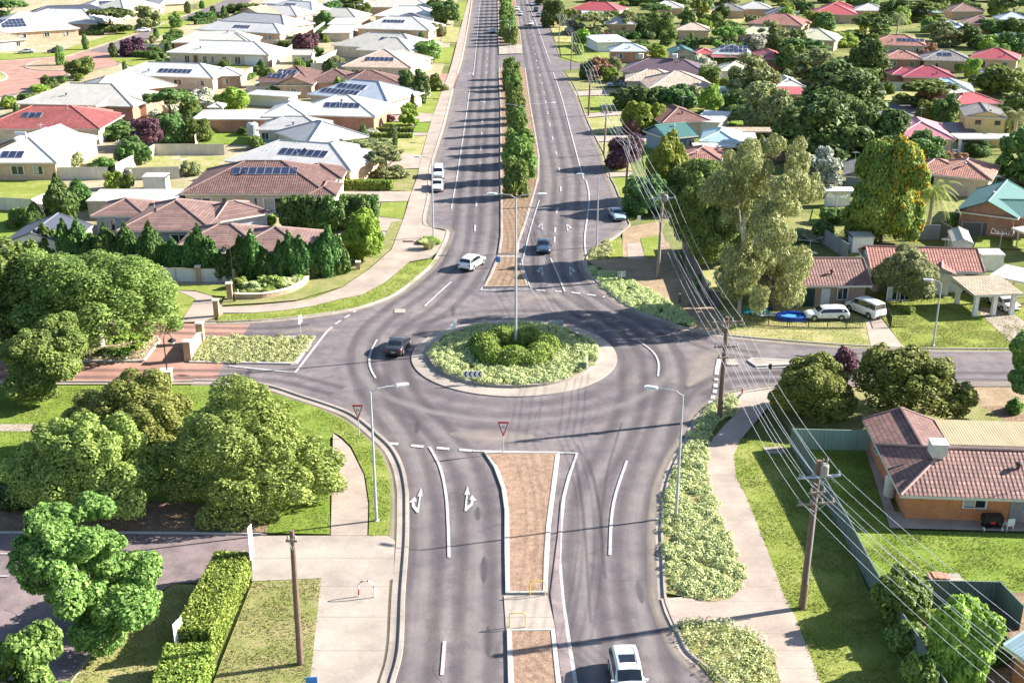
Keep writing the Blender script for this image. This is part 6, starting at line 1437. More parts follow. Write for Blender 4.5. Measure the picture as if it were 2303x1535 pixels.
c = g(1528,682); T = thing('bollard', 'second timber bollard left of the dark bollard', 'bollard', (c.x,c.y,0)); mb = MB(); mb.box((0,0,.5),(.22,.22,1.0)); mb.box((0,0,1.02),(.26,.26,.06)); mb.build('post', M_WOOD, T)
# --- hoops and rails
def rail(label, bx, by, w, h, rz, mat, r=.03, arch=False, bands=None):
    c = g(bx, by); T = thing('guard_rail', label, 'rail', (c.x,c.y,ZR+.04), R(rz))
    if arch: path = [(-w/2,0,0),(-w/2,0,h*.6)]+[(-w/2*math.cos(t),0,h*.6+h*.4*math.sin(t)) for t in (.4,.8,1.2,1.57,1.95,2.35,2.75)]+[(w/2,0,h*.6),(w/2,0,0)]
    else: path = [(-w/2,0,0),(-w/2,0,h-.08),(-w/2+.08,0,h),(w/2-.08,0,h),(w/2,0,h-.08),(w/2,0,0)]
    mb = MB(); mb.tube(path, r, 8); mb.build('rail', mat, T, True)
    if bands:
        for i in bands:
            a, b = Vector(path[i]), Vector(path[i+1]); q = MB(); q.tube([a.lerp(b,.2), a.lerp(b,.8)], r*1.12, 8); q.build('red_band', M_REDP, T)
    return T
rail('yellow hand rail at the bottom of the upper red median', 1209,1342,.9,1.0,0,M_YEL)
rail('yellow hand rail at the top of the nearest red median', 1164,1413,.9,.95,0,M_YEL)
rail('white arched rail with red bands on the concrete apron', 825,1346,.95,1.15,-5,M_WHT,.04,True,(0,3,5,8))
# --- entrance walls and pillars
M_BRK = brick('pillar_tan_brick', (.4,.26,.16), (.48,.33,.21), (.42,.33,.24)); M_CAPST = plain('capstone_cream', (.6,.54,.44), .8)
def pillar(label, bx, by, ty, w=.6):
    c = g(bx, by); h = top_z(c.y, ty); T = thing('brick_pillar', label, 'pillar', (c.x,c.y,0), R(6))
    mb = MB(); mb.box((0,0,h/2-.05), (w,w,h-.1)); mb.build('shaft', M_BRK, T); mb = MB(); mb.box((0,0,h-.03), (w+.14,w+.14,.12)); mb.build('cap', M_CAPST, T); return T
pillar('tall cream brick pillar beside the entrance path', 488,714,674,.5)
pillar('cream brick pillar at the left end of the curved low wall', 518,675,636,.55)
pillar('cream brick pillar in the middle of the white panel fence', 448,634,598,.5)
pillar('cream brick pillar where white panels meet the conifers', 531,634,604,.55)
pillar('cream brick pillar behind the curved garden bed', 617,622,601,.5)
pillar('cream brick pillar at the right end of the curved wall', 692,630,602,.5)
pillar('cream brick pillar against the right conifers', 751,622,598,.5)
pillar('cream brick pillar under the bright street tree', 806,608,588,.45)
pillar('dark brick pillar at the lower paver lane kerb', 376,862,832,.9)
wa_ = catmull([g(524,673), g(560,674), g(600,672), g(650,661), g(680,646), g(692,634)], 5)
T = thing('low_wall', 'curved low cream brick wall holding a garden bed', 'wall', tuple(wa_[0])); mb = MB(); sweep(mb, [p-wa_[0] for p in wa_], [(-.15,0),(-.15,.62),(.15,.62),(.15,0)]); mb.build('brickwork', M_BRK, T); mb = MB(); sweep(mb, [p-wa_[0] for p in wa_], [(-.2,.6),(-.2,.7),(.2,.7),(.2,.6)]); mb.build('coping', M_CAPST, T)
A_, B2 = g(425,812), g(453,772); d = B2-A_; L = d.length; rz = math.atan2(d.y, d.x)
T = thing('sign_wall', 'low cream brick sign wall with red lettering panel between two pillars', 'wall', (*((A_+B2)/2).to_tuple()[:2], 0), rz)
mb = MB(); mb.box((0,0,.6), (L-.8,.3,1.2)); mb.build('brickwork', M_BRK, T); mb = MB(); mb.box((0,0,1.23), (L-.6,.4,.08)); mb.build('coping', M_CAPST, T)
for s, hh in ((-1,1.9),(1,2.0)): mb = MB(); mb.box((s*L/2,0,hh/2), (.62,.62,hh)); mb.build('pillar', M_BRK, T); mb = MB(); mb.box((s*L/2,0,hh+.05), (.76,.76,.12)); mb.build('pillar_cap', M_CAPST, T)
mb = MB(); mb.box((0,-.16,.68), (L*.62,.02,.7)); mb.build('panel', M_CAPST, T); mb = MB()
for k in range(7): mb.box((-L*.26+k*L*.087,-.18,.7+.06*math.sin(k*2.3)), (L*.05,.02,.34+.08*math.cos(k*1.7)))
mb.build('lettering', plain('rust_red_lettering', (.5,.15,.07), .7), T)
# low walls under far fences: the front bed boulders and signs
# --- fences
M_FCREAM = sheet('fence_cream_panel', (.6,.55,.46), .3, .6, .3, .2); M_FGREEN = sheet('fence_green_panel', (.25,.33,.27), .3, .55, .35, .25); M_FDARK = sheet('fence_dark_panel', (.13,.12,.12), .3, .6, .3, .25); M_FGREY = sheet('fence_grey_panel', (.27,.28,.3), .3, .6, .3, .25); M_FWHITE = sheet('fence_white_panel', (.66,.66,.64), .2, .6, .3, .25); M_FAQUA = sheet('fence_aqua_panel', (.34,.43,.4), .3, .6, .3, .2)
M_FTEAL = sheet('fence_dull_green_panel', (.13,.175,.165), .3, .6, .3, .25)
def fence(pts, label, mat=M_FCREAM, h=1.8, postmat=None, step=2.4, panels=True):
    p = [g(x, y) for x, y in pts]; o = p[0]; T = thing('fence', label, 'fence', tuple(o))
    mb = MB(); pm = MB(); rm = MB(); posts = []
    for a, b in zip(p[:-1], p[1:]):
        L = (b-a).length; d = (b-a)/L; n_ = Vector((d.y,-d.x,0))*.02; a, b = a-o, b-o
        for s in (1, -1):
            q = [a+n_*s, b+n_*s, b+n_*s+Vector((0,0,h)), a+n_*s+Vector((0,0,h))]
            mb.face(q if s == 1 else [q[1],q[0],q[3],q[2]])
        rm.box(((a+b)/2+Vector((0,0,h+.02))).to_tuple(), (L,.07,.05), math.atan2(d.y,d.x))
        k = int(L/step)
        for i in range(k+1): q = a+d*min(L, i*step); posts.append((q, math.atan2(d.y,d.x)))
    pm.box((0,0,h/2+.02), (.07,.09,h+.04)); pme = pm.mesh('fence_post_mesh'); pme.materials.append(postmat or mat)
    for q, a_ in posts[:40]: link('post', pme, T, q, a_)
    mb.build('panel', mat, T); rm.build('rail', postmat or mat, T); return T
cf = 'cream panel fence '
for pts, lb in (([(-40,404),(245,404)], 'along the foot of the lower left house'), ([(262,396),(350,350)], 'running up beside the dry lawn'), ([(350,350),(505,349)], 'across the top of the dry lawn'), ([(380,324),(428,276)], 'along the left of the green lawn'), ([(425,292),(570,292)], 'across the top of the green lawn'),
   ([(556,216),(700,216)], 'behind the grey shed row'), ([(538,195),(575,166)], 'slanting below the brown twin gabled house'), ([(613,152),(658,116)], 'slanting toward the small cream shed'), ([(586,106),(700,104)], 'behind the purple leafed tree'), ([(706,80),(760,42)], 'slanting up past the cream shed'),
   ([(700,160),(800,158)], 'behind the two dark conifers'), ([(768,74),(985,76)], 'across the rear of the cream house'), ([(-60,470),(75,478),(130,455)], 'pale and curved behind the dark shed'), ([(182,448),(205,470)], 'stub beside the long cream shed'), ([(300,405),(405,402)], 'behind the little metal shed'), ([(705,152),(760,128)], 'beside the brown roofs'), ([(540,92),(690,92)], 'behind the long white house'), ([(460,300),(440,330)], 'short length by the curved shrub'), ([(300,112),(370,118)], 'left of the long white house'), ([(630,190),(575,205)], 'beside the pavilion shrubs'), ([(690,60),(800,60)], 'behind the far cream roofs'), ([(360,24),(445,22)], 'on the far street corner')):
    fence(pts, cf+lb)
fence([(610,455),(640,470),(632,440)], 'low cream rendered wall beside the bamboo clump', M_FCREAM, 1.5)
fence([(300,630),(448,634)], 'left white panel fence behind the spreading tree', M_FWHITE, 1.5, M_BRK)
fence([(450,634),(531,634)], 'right white panel fence ending at the conifers', M_FWHITE, 1.5, M_BRK)
fence([(1778,1010),(1835,1100),(1900,1215),(1953,1322),(2000,1405),(2056,1490),(2120,1600)], 'long green panel fence running down under the wires', M_FTEAL, 1.75)
fence([(1778,1012),(1955,1016)], 'pale green panel fence joining the brown tiled brick house', M_FGREEN, 1.75)
fence([(2060,1362),(2240,1366),(2290,1420)], 'dull green fence behind the corner shrubs', M_FTEAL, 1.75)
fence([(1848,546),(1906,584)], 'dark grey boundary fence behind the brown cottage', M_FGREY, 1.8)
fence([(2048,539),(2112,539)], 'dark fence behind the orange flowering tree', M_FGREY, 1.8)
fence([(2112,530),(2172,566)], 'slanting dark fence beside the pale garden shed', M_FDARK, 1.8)
fence([(2160,528),(2274,531),(2276,560)], 'brown fence below the teal roofed house', M_FDARK, 1.6, M_FCREAM)
fence([(1586,685),(1620,690)], 'short dark fence left of the gum trunk', M_FDARK, 1.6)
fence([(1535,560),(1592,690)], 'tall dark boundary fence beside the earthen footpath', M_FDARK, 2.0)
fence([(1586,246),(1680,246)], 'aqua fence behind the parked caravan', M_FAQUA, 1.8)
fence([(1640,266),(1690,268)], 'small aqua fence below the shady lawn', M_FAQUA, 1.6)
fence([(1730,290),(1765,305)], 'aqua fence beside the dark big tree', M_FAQUA, 1.8)
fence([(1970,205),(2030,205)], 'pale aqua fence by the dark red house', M_FAQUA, 1.8)
fence([(2110,345),(2180,345)], 'grey fence below the pink roofed house', M_FAQUA, 1.7)
fence([(2225,395),(2330,420)], 'dull fence right of the terracotta house', M_FGREY, 1.8)
fence([(1895,440),(1975,440)], 'dull green fence by the hidden grey gable', M_FTEAL, 1.7)
def railfence(pts, label, h=1.1):
    p = [g(x, y) for x, y in pts]; o = p[0]; T = thing('metal_fence', label, 'fence', tuple(o)); pm = MB(); rm = MB(); bm = MB()
    for a, b in zip(p[:-1], p[1:]):
        L = (b-a).length; d = (b-a)/L; a, b = a-o, b-o; rz = math.atan2(d.y,d.x); po = MB(); po.box((0,0,h/2),(.07,.07,h)); pme = po.mesh('picket_post_mesh'); pme.materials.append(M_BLK)
        for z in (.15, h-.05): rm.box(((a+b)/2+Vector((0,0,z))).to_tuple(), (L,.04,.05), rz)
        for i in range(int(L/1.8)+1): q = a+d*min(L, i*1.8); link('post', pme, T, q, rz)
        for i in range(int(L/.16)): q = a+d*i*.16; bm.box((q.x,q.y,h/2), (.022,.022,h-.2), rz)
    rm.build('rail', M_BLK, T); bm.build('picket', M_BLK, T)
railfence([(1685,732),(1775,738),(1860,740),(1944,740)], 'low black metal picket fence in front of the brown cottage')
railfence([(1993,712),(2003,738),(2036,738)], 'black metal gate section beside the concrete driveway', 1.2)
c = g(1800,708)
# --- yard things
c = g(1781,718); T = thing('paddling_pool', 'deep blue inflatable paddling pool beside the white wagon', 'pool', (c.x,c.y,0)); mb = MB()
path = [Vector((1.35*math.cos(t)*(1.1 if abs(math.cos(t)) > .7 else 1),.95*math.sin(t),0)) for t in [k*math.pi/10 for k in range(20)]]
for z, r in ((.15,.16),(.42,.15)): mb.tube([p+Vector((0,0,z)) for p in path+path[:1]], r, 8, False)
mb.build('inflated_ring', plain('pool_blue', (.02,.07,.4), .4), T, True); mb = MB(); mb.face([(p.x*.95,p.y*.95,.3) for p in path]); mb.build('water', gloss('pool_water', (.08,.3,.6), .08), T)
tc = {'teal': plain('tarp_teal', (.05,.4,.42), .4), 'white': plain('tarp_white', (.7,.72,.75), .5), 'navy': plain('tarp_navy', (.02,.06,.25), .4), 'green': plain('tarp_green', (.12,.4,.1), .5)}
for (x, y, w_, d_, k, lb) in ((1700,705,2.6,1.3,'teal','crumpled teal tarpaulin on the dry front lawn'), (1735,712,2.8,1.1,'white','crumpled white sheet between tarpaulin and pool'), (1722,698,1.5,.7,'navy','small navy inflatable on the tarpaulins'), (1688,698,1.1,1.0,'green','bright green crumpled sheet beside the gum trunk')):
    c = g(x, y); mb = MB(); n = 7
    Z = {(i,j): .05+.22*abs(math.sin(i*1.9+j*2.3+x))*random.uniform(.5,1) for i in range(n+1) for j in range(n+1)}
    for i in range(n):
        for j in range(n):
            q = [((a/n-.5)*w_+.1*math.sin(b*2+x), (b/n-.5)*d_+.1*math.cos(a*2), Z[(a,b)]) for a, b in ((i,j),(i+1,j),(i+1,j+1),(i,j+1))]; mb.face(q)
    o = mb.build('tarpaulin', tc[k], None, True, loc=(c.x,c.y,.1)); tag(o, lb, 'tarpaulin')
def ac(px, py, z, label):
    c = g(px, py, z); T = thing('air_conditioner', label, 'air conditioner', (c.x,c.y-.15,z)); mb = MB(); mb.box((0,0,0),(1.0,.4,.75)); mb.build('casing', M_WHT, T); mb = MB(); mb.lathe([(.3,0),(.27,.02),(0,.02)], 14); o = mb.build('fan_grille', M_STEELG, T, loc=(-.12,-.2,0)); o.rotation_euler = (R(90),0,0)
ac(1835,664,.9,'white wall air conditioner under the left cottage window'); ac(1908,664,.9,'white wall air conditioner under the right cottage window')
c = g(1986,1075); 
T = thing('water_heater', 'tall cream water heater tank against the orange brick wall', 'water heater', (*g(1998,1118).to_tuple()[:2],0)); mb = MB(); mb.lathe([(0,.1),(.38,.1),(.38,1.6),(.32,1.75),(0,1.8)], 16); mb.build('tank', plain('heater_cream', (.6,.55,.46), .5), T, True); mb = MB(); mb.tube([(.2,.3,1.2),(.3,.6,1.4)], .03, 6); mb.build('pipe', M_GALV, T)
c = g(2228,1190); T = thing('barbecue', 'black covered barbecue trolley on the patio', 'barbecue', (c.x,c.y,.05)); mb = MB(); mb.box((0,0,.78),(1.3,.6,.4)); mb.box((0,0,1.02),(1.2,.5,.1)); mb.build('hood', M_BLK, T); mb = MB()
for sx in (-1,1):
    for sy in (-1,1): mb.box((sx*.55,sy*.22,.3),(.06,.06,.6))
mb.box((0,0,.25),(1.1,.5,.05)); mb.build('frame', M_BLK, T)
for sx in (-1,1): mb = MB(); mb.tube([(sx*.6-.03,-.3,.14),(sx*.6+.03,-.3,.14)], .15, 12); mb.build('wheel', M_WHT, T)
mb = MB(); mb.box((-.05,-.31,.62),(.3,.03,.2)); mb.build('gas_knob_panel', M_REDP, T)
c = g(2266,1192); T = thing('plastic_chair', 'white plastic garden chair on the patio', 'chair', (c.x,c.y,.05), R(190)); mb = MB(); mb.box((0,0,.43),(.5,.5,.05)); mb.build('seat', M_WHT, T); mb = MB(); mb.box((0,.24,.7),(.48,.05,.5)); mb.build('backrest', M_WHT, T)
for sx in (-1,1):
    for sy in (-1,1): mb = MB(); mb.box((sx*.21,sy*.21,.21),(.05,.05,.42)); mb.build('leg', M_WHT, T)
    mb = MB(); mb.box((sx*.25,0,.62),(.06,.5,.04)); mb.build('armrest', M_WHT, T)
flat('patio', [(1940,990),(1955,990),(2012,1150),(2500,1165),(2500,1198),(2002,1186)], .2, M_DRIVE, 'narrow brown paved patio round the brick house', 'patio')
c = g(2110,1305); T = thing('brick_stack', 'small pile of red bricks on a pale slab', 'bricks', (c.x,c.y,.1)); mb = MB()
for i in range(5): mb.box((-.5+i*.24,.05*(i % 2),.12+.03*(i % 3)),(.22,.7,.24+.06*(i % 2)))
mb.build('bricks', WT['red'], T); mb = MB(); mb.box((.6,0,.08),(1.6,.9,.1)); mb.build('slab', M_CONCW, T)
c = g(1680,905); T = thing('service_pit', 'grey service pit lid in the shade on the footpath verge', 'pit lid', (*g(1742,1017).to_tuple()[:2],ZV-.01), R(5)); mb = MB(); mb.box((0,0,.02),(1.5,1.1,.06)); mb.build('lid', M_CONC, T); mb = MB(); mb.box((0,0,.045),(1.3,.04,.02)); mb.build('seam', M_BLK, T)
c = g(1645,818); T = thing('cable_drum_slab', 'pale concrete slab at the side street corner', 'slab', (c.x,c.y,ZR+.03)); mb = MB(); mb.box((0,0,.04),(1.0,1.4,.1)); mb.build('slab', M_CONCW, T)
c = g(610,328); T = thing('plunge_pool', 'small oval turquoise pool beside the grey roofed house', 'pool', (*g(605,330).to_tuple()[:2],0)); mb = MB(); mb.lathe([(2.0,0),(2.0,.9),(1.85,.95),(1.8,.7)], 24); mb.build('wall', plain('pool_wall_grey', (.4,.45,.5), .5), T); mb = MB(); mb.lathe([(0,.75),(1.82,.75)], 24); mb.build('water', gloss('pool_turq', (.1,.45,.5), .05), T)
T = thing('water_tank', 'pale corrugated water tank at the corner of the grey roofed house', 'water tank', (*g(569,305).to_tuple()[:2],0)); mb = MB(); mb.lathe([(1.0,0),(1.0,2.0),(.7,2.25),(0,2.35)], 20); mb.build('tank', M_STEELG, T, True); mb = MB(); mb.lathe([(.25,2.3),(.25,2.42),(0,2.44)], 10); mb.build('lid', M_BLK, T)
def hills_hoist(px, py, label, s=1.0):
    c = g(px, py); T = thing('clothes_line', label, 'clothes line', (c.x,c.y,0), R(20)); mb = MB(); mb.tube([(0,0,0),(0,0,2.1*s)], .04, 6); mb.build('post', M_GALV, T); mb = MB()
    for k in range(4): a = k*math.pi/2; mb.tube([(0,0,1.8*s),(1.7*math.cos(a),1.7*math.sin(a),2.1*s)], .025, 5)
    mb.build('arm', M_GALV, T); mb = MB()
    for r in (.7,1.1,1.65):
        q = [(r*math.cos(k*math.pi/2),r*math.sin(k*math.pi/2),1.8+.3*r/1.7) for k in range(5)]; mb.tube(q, .012, 4, False)
    mb.build('line', M_GALV, T)
hills_hoist(408,386,'rotary clothes line on the dry fenced lawn'); hills_hoist(2248,560,'rotary clothes line on the green back lawn behind the fence'); hills_hoist(1820,575,'rotary clothes line behind the brown tiled cottage'); hills_hoist(1880,475,'rotary clothes line on the lawn behind the gum tree')
c = g(905,546); T = thing('drain_grate', 'rusty rectangular drain grate in the left footpath', 'grate', (*g(918,546).to_tuple()[:2],ZV+.012)); mb = MB(); 
for k in range(6): mb.box((-.5+k*.2,0,.01),(.08,.5,.03))
mb.build('bars', plain('rusty_iron', (.2,.07,.05), .9), T); mb = MB(); mb.box((0,0,0),(1.25,.7,.02)); mb.build('frame', M_BLK, T)
c = g(1985,450)

# ------------------------------------------------------------------ vehicles
M_TYREM = plain('tyre_rubber', (.02,.02,.021), .85); M_RIM = gloss('alloy_rim', (.5,.5,.52), .3, .5, .7); M_CGLASS = gloss('car_glass', (.012,.016,.022), .06, .8); M_HEAD = gloss('headlight', (.65,.66,.68), .1, .6); M_TAIL = gloss('tail_light', (.4,.02,.02), .2, .5); M_PLATE = plain('number_plate', (.6,.58,.45), .5); M_TRIM = plain('black_trim', (.025,.025,.027), .5)
CAR_T = { # length, width, height, stations (frac from front, belt, roof or None, width factor)
 'sedan': (4.75,1.83,1.46,[(0,.58,None,.8),(.03,.7,None,.93),(.13,.8,None,.99),(.27,.9,None,1),(.43,.93,1.38,1),(.56,.94,1.46,1),(.7,.96,1.38,1),(.84,1.0,None,1),(.95,.98,None,.96),(.985,.9,None,.9),(1,.6,None,.84)]),
 'suv': (4.65,1.88,1.7,[(0,.62,None,.82),(.03,.82,None,.94),(.14,.95,None,.99),(.26,1.03,None,1),(.4,1.06,1.6,1),(.52,1.07,1.7,1),(.75,1.08,1.68,1),(.9,1.1,1.58,1),(.965,1.1,None,.97),(.99,.95,None,.93),(1,.62,None,.88)]),
 'wagon': (4.9,1.84,1.5,[(0,.58,None,.8),(.03,.7,None,.93),(.12,.8,None,.99),(.25,.9,None,1),(.38,.92,1.38,1),(.5,.93,1.48,1),(.75,.94,1.5,1),(.91,.96,1.42,1),(.97,.96,None,.97),(.99,.85,None,.93),(1,.6,None,.86)]),
 'van': (4.75,1.86,1.95,[(0,.7,None,.86),(.03,.95,None,.95),(.1,1.1,None,.99),(.16,1.15,None,1),(.3,1.15,1.8,1),(.42,1.15,1.95,1),(.8,1.15,1.95,1),(.95,1.15,1.88,1),(.985,1.15,None,.98),(.995,.9,None,.96),(1,.5,None,.92)]),
 'ute': (5.2,1.86,1.72,[(0,.65,None,.84),(.03,.82,None,.95),(.14,.95,None,1),(.26,1.02,None,1),(.36,1.04,1.62,1),(.44,1.05,1.72,1),(.56,1.06,1.66,1),(.62,1.06,None,1),(.63,.98,None,1),(.97,.98,None,1),(.99,.95,None,.98),(1,.55,None,.95)])}
_carm = {}
def car_meshes(typ):
    if typ in _carm: return _carm[typ]
    L, W, H, st = CAR_T[typ]; hw = W/2
    def ring(f, belt, roof, wf):
        x = L/2-f*L; w = hw*wf; zb = .22 if .04 < f < .96 else .32
        zr = roof if roof else belt+.035; wr = (w*.78 if roof else w*.82); we = w*(.985)
        half = [(w*.9,zb),(w*.99,zb+.22),(w,(zb+belt)/2+.08),(we,belt-.02),(wr,zr-.03 if roof else zr-.012),(wr*.72,zr),(0,zr+(.02 if roof else .03))]
        return [Vector((x,-y,z)) for y, z in half]+[Vector((x,y,z)) for y, z in half[-2::-1]]
    rings = [ring(*s) for s in st]; body = MB(); m = len(rings[0])
    for a, b in zip(rings[:-1], rings[1:]):
        for k in range(m-1): body.face([a[k],b[k],b[k+1],a[k+1]])
    body.face(rings[0]); body.face(rings[-1][::-1])
    for a, b in zip(rings[:-1], rings[1:]): body.face([a[-1],b[-1],b[0],a[0]])
    gl = {}
    ci = [i for i, s in enumerate(st) if s[2]]; i0, i1 = ci[0], ci[-1]; cow, rear = i0-1, i1+1
    def lerp(a, b, t): return a.lerp(b, t)
    def quad(mb, q, off=.012):
        q = [Vector(p) for p in q]; n = (q[1]-q[0]).cross(q[3]-q[0]).normalized(); c = sum(q, Vector())/4
        if n.dot(c-Vector((0,0,.8))) < 0: n = -n; q = q[::-1]
        mb.face([p+n*off for p in q])
    def screen(name, ra, rb):     # ra lower, rb upper
        mb = MB(); P = lambda r, s, t: lerp(r[4], r[-5], s)
        lo = [lerp(ra[4], rb[4], .1), lerp(ra[5], rb[5], .1), lerp(ra[6], rb[6], .1), lerp(ra[7], rb[7], .1), lerp(ra[8], rb[8], .1)]
        hi = [lerp(ra[4], rb[4], .9), lerp(ra[5], rb[5], .9), lerp(ra[6], rb[6], .9), lerp(ra[7], rb[7], .9), lerp(ra[8], rb[8], .9)]
        for k in range(4):
            a, b = lo[k], lo[k+1]; c, d = hi[k+1], hi[k]
            if k == 0: a = a.lerp(b,.12); d = d.lerp(c,.12)
            if k == 3: b = b.lerp(a,.12); c = c.lerp(d,.12)
            quad(mb, [a,b,c,d])
        return mb.mesh(name)
    ws = screen('windscreen_mesh', rings[cow], rings[i0]); rs = screen('rear_window_mesh', rings[rear], rings[i1])
    sides = []
    for sgn in (0, 1):
        mb = MB(); bi, ti = (3, 4) if sgn == 0 else (m-4, m-5)
        lo = []; hi = []
        for i in range(cow, rear+1):
            r = rings[i]; lo.append(lerp(r[bi], r[ti], .14)); hi.append(lerp(r[bi], r[ti], .86))
        # trim the sloping ends
        lo[0] = lerp(lo[0], lo[1], .3); hi[0] = lerp(lo[0], hi[1], .25); lo[-1] = lerp(lo[-1], lo[-2], .3); hi[-1] = lerp(lo[-1], hi[-2], .25)
        for i in range(len(lo)-1): quad(mb, [lo[i],lo[i+1],hi[i+1],hi[i]], .012)
        sides.append(mb.mesh('side_window_mesh'))
    for me in [ws, rs]+sides: me.materials.append(M_CGLASS)
    wh = MB(); r = .33 if typ in ('sedan','wagon') else .37
    wh.tube([(0,-.11,0),(0,.11,0)], r, 20); wm = wh.mesh('tyre_mesh'); wm.materials.append(M_TYREM)
    rm_ = MB(); rm_.lathe([(0,.125),(r*.2,.125),(r*.62,.12),(r*.66,.1)], 16); rmm = rm_.mesh('rim_mesh', True); rmm.materials.append(M_RIM)
    hl = MB(); hl.box((0,0,0), (.12,.42,.16)); hm = hl.mesh('headlight_mesh'); hm.materials.append(M_HEAD)
    tl = MB(); tl.box((0,0,0), (.1,.3,.2)); tm = tl.mesh('tail_light_mesh'); tm.materials.append(M_TAIL)
    pl = MB(); pl.box((0,0,0), (.03,.38,.12)); pm = pl.mesh('plate_mesh'); pm.materials.append(M_PLATE)
    mr = MB(); mr.box((0,0,0), (.12,.2,.14)); mm = mr.mesh('mirror_mesh')
    bmp = MB(); bmp.box((0,0,0), (.1,W*.72,.18)); bmm = bmp.mesh('grille_mesh'); bmm.materials.append(M_TRIM)
    _carm[typ] = dict(body=body.mesh('car_body_mesh', True, True), ws=ws, rs=rs, sides=sides, tyre=wm, rim=rmm, head=hm, tail=tm, plate=pm, mirror=mm, grille=bmm, r=r, st=st, L=L, W=W, H=H)
    return _carm[typ]
CARC = {'white':(.72,.72,.71),'silver':(.5,.52,.54),'dark':(.035,.038,.045),'navy':(.04,.065,.1),'lightblue':(.36,.46,.52),'maroon':(.12,.015,.03),'grey':(.2,.2,.22),'paleblue':(.5,.58,.64),'black':(.015,.016,.02)}
def car(label, px, py, head, typ, col, group=None, sun=False, z=ZR+.03, rack=False):
    """head: compass bearing in degrees, 0 = away along the road, 90 = to the right"""
    M = car_meshes(typ); c = g(px, py, z); T = thing('car' if typ != 'ute' else 'utility_truck', label, 'car' if typ not in ('ute','van') else {'ute':'ute','van':'van'}[typ], (c.x,c.y,z), R(90-head), group, (.88,.88,.88))
    paint_m = gloss('car_paint_'+col, CARC[col], .28, .5, .15 if col in ('silver','grey','lightblue') else 0.0, .6)
    key = col+typ
    if key not in _carm: me = M['body'].copy(); me.materials.append(paint_m); mi = M['mirror'].copy(); mi.materials.append(paint_m); _carm[key] = (me, mi)
    me, mi = _carm[key]; L, W, st = M['L'], M['W'], M['st']
    link('body', me, T); link('windscreen', M['ws'], T); link('rear_window', M['rs'], T)
    for s in M['sides']: link('side_window', s, T)
    for fx in (.185, .8):
        for s in (-1, 1):
            w_ = link('wheel', M['tyre'], T, (L/2-fx*L, s*(W/2-.1), M['r'])); r_ = link('rim', M['rim'], w_); r_.rotation_euler = (R(-90*s),0,0)
    zf = st[1][1]-.13; zr = st[-2][1]-.12
    for s in (-1, 1):
        link('headlight', M['head'], T, (L/2-.1, s*W*.33, zf)); link('tail_light', M['tail'], T, (-L/2+.07, s*W*.38, zr))
        link('mirror', mi, T, (L/2-.3*L, s*(W/2+.08), st[3][1]+.02))
    link('number_plate', M['plate'], T, (-L/2-.005,0,.62)); link('grille', M['grille'], T, (L/2-.03,0,.5)); link('rear_bumper', M['grille'], T, (-L/2+.035,0,.4))
    sk = MB()
    for s in (-1, 1):
        sk.box((0, s*(W/2-.045), .27), (L*.5,.1,.14))
        for fx in (.185, .8): sk.tube([(L/2-fx*L, s*(W/2-.12), M['r']+.03),(L/2-fx*L, s*(W/2+.004), M['r']+.03)], M['r']*1.16, 16)
    for fx in (.36, .55, .72): 
        for s in (-1, 1): sk.box((L/2-fx*L, s*(W/2-.005), .68), (.02,.03,.42))
    sk.build('sill_trim', M_TRIM, T)
    ri = [i for i, s in enumerate(st) if s[2]]; zt = max(s[2] for s in st if s[2])
    if sun: mb = MB(); f = st[ri[0]][0]+.1; mb.box((L/2-f*L-.35,0,zt+.012),(.75,.95,.03)); mb.build('sunroof', M_CGLASS, T)
    if rack:
        for s in (-1, 1): mb = MB(); mb.tube([(L/2-.45*L,s*W*.34,zt+.05),(L/2-.85*L,s*W*.34,zt+.04)], .025, 6); mb.build('roof_rail', M_ALU, T)
    if typ == 'ute':
        mb = MB(); mb.box((-L*.31,0,1.005),(L*.33,W*.86,.03)); mb.build('tray_cover', M_TRIM, T)
    return T
car('white sports utility with a sunroof driving out at the bottom edge', 1410,1540,177,'suv','white',None,True,rack=True)
car('dark grey sedan rounding the left side of the roundabout', 896,786,8,'sedan','dark')
car('white sports utility leaving past the splitter island', 1062,600,24,'suv','white')
car('dark blue sedan approaching beside the mulch splitter island', 1222,562,181,'sedan','navy')
car('light blue sedan parked in tree shade by the right kerb', 1387,490,172,'sedan','lightblue')
car('white utility truck parked in the left parking lane', 984,425,178,'ute','white')
car('white van parked just behind the utility truck', 986,398,178,'van','white')
car('silver wagon on the driveway beside the drooping olive tree', 824,374,270,'suv','silver',rack=True)
car('maroon sedan on the driveway above the clipped hedges', 864,272,270,'sedan','maroon')
car('white sports utility on the driveway beside the beige house', 945,140,110,'suv','white')
car('small black hatch parked before the white sports utility', 952,146,110,'sedan','black')
car('dark sedan on the driveway by the far white house', 974,76,100,'sedan','dark')
car('pale car driving away on the shadow striped carriageway', 1109,73,2,'sedan','paleblue')
car('white car coming down the far right carriageway', 1194,57,182,'sedan','white')
car('silver car leading on the far right carriageway', 1170,35,182,'sedan','silver')
car('white car farthest on the right carriageway', 1163,24,182,'sedan','white')
car('first of three cars parked along the far right kerb', 1212,38,186,'sedan','grey'); car('middle of three cars parked along the far right kerb', 1206,26,186,'suv','dark'); car('last of three cars parked along the far right kerb', 1199,13,186,'sedan','silver')
car('silver sedan parked before the tan gabled house', 60,120,250,'sedan','silver'); car('dark sports utility parked on the left lawn driveway', 126,119,265,'suv','navy')
car('white hatch parked beside the residential street', 322,72,240,'sedan','white'); car('pale wagon parked on the driveway beside brown shrubs', 1384,196,270,'suv','paleblue')
car('white station wagon parked on the lawn behind black pickets', 1857,716,268,'wagon','white'); car('white van parked nose in beside the concrete driveway', 1944,706,330,'van','white'); car('white sedan sheltered under the tiled carport', 2252,690,350,'sedan','white')
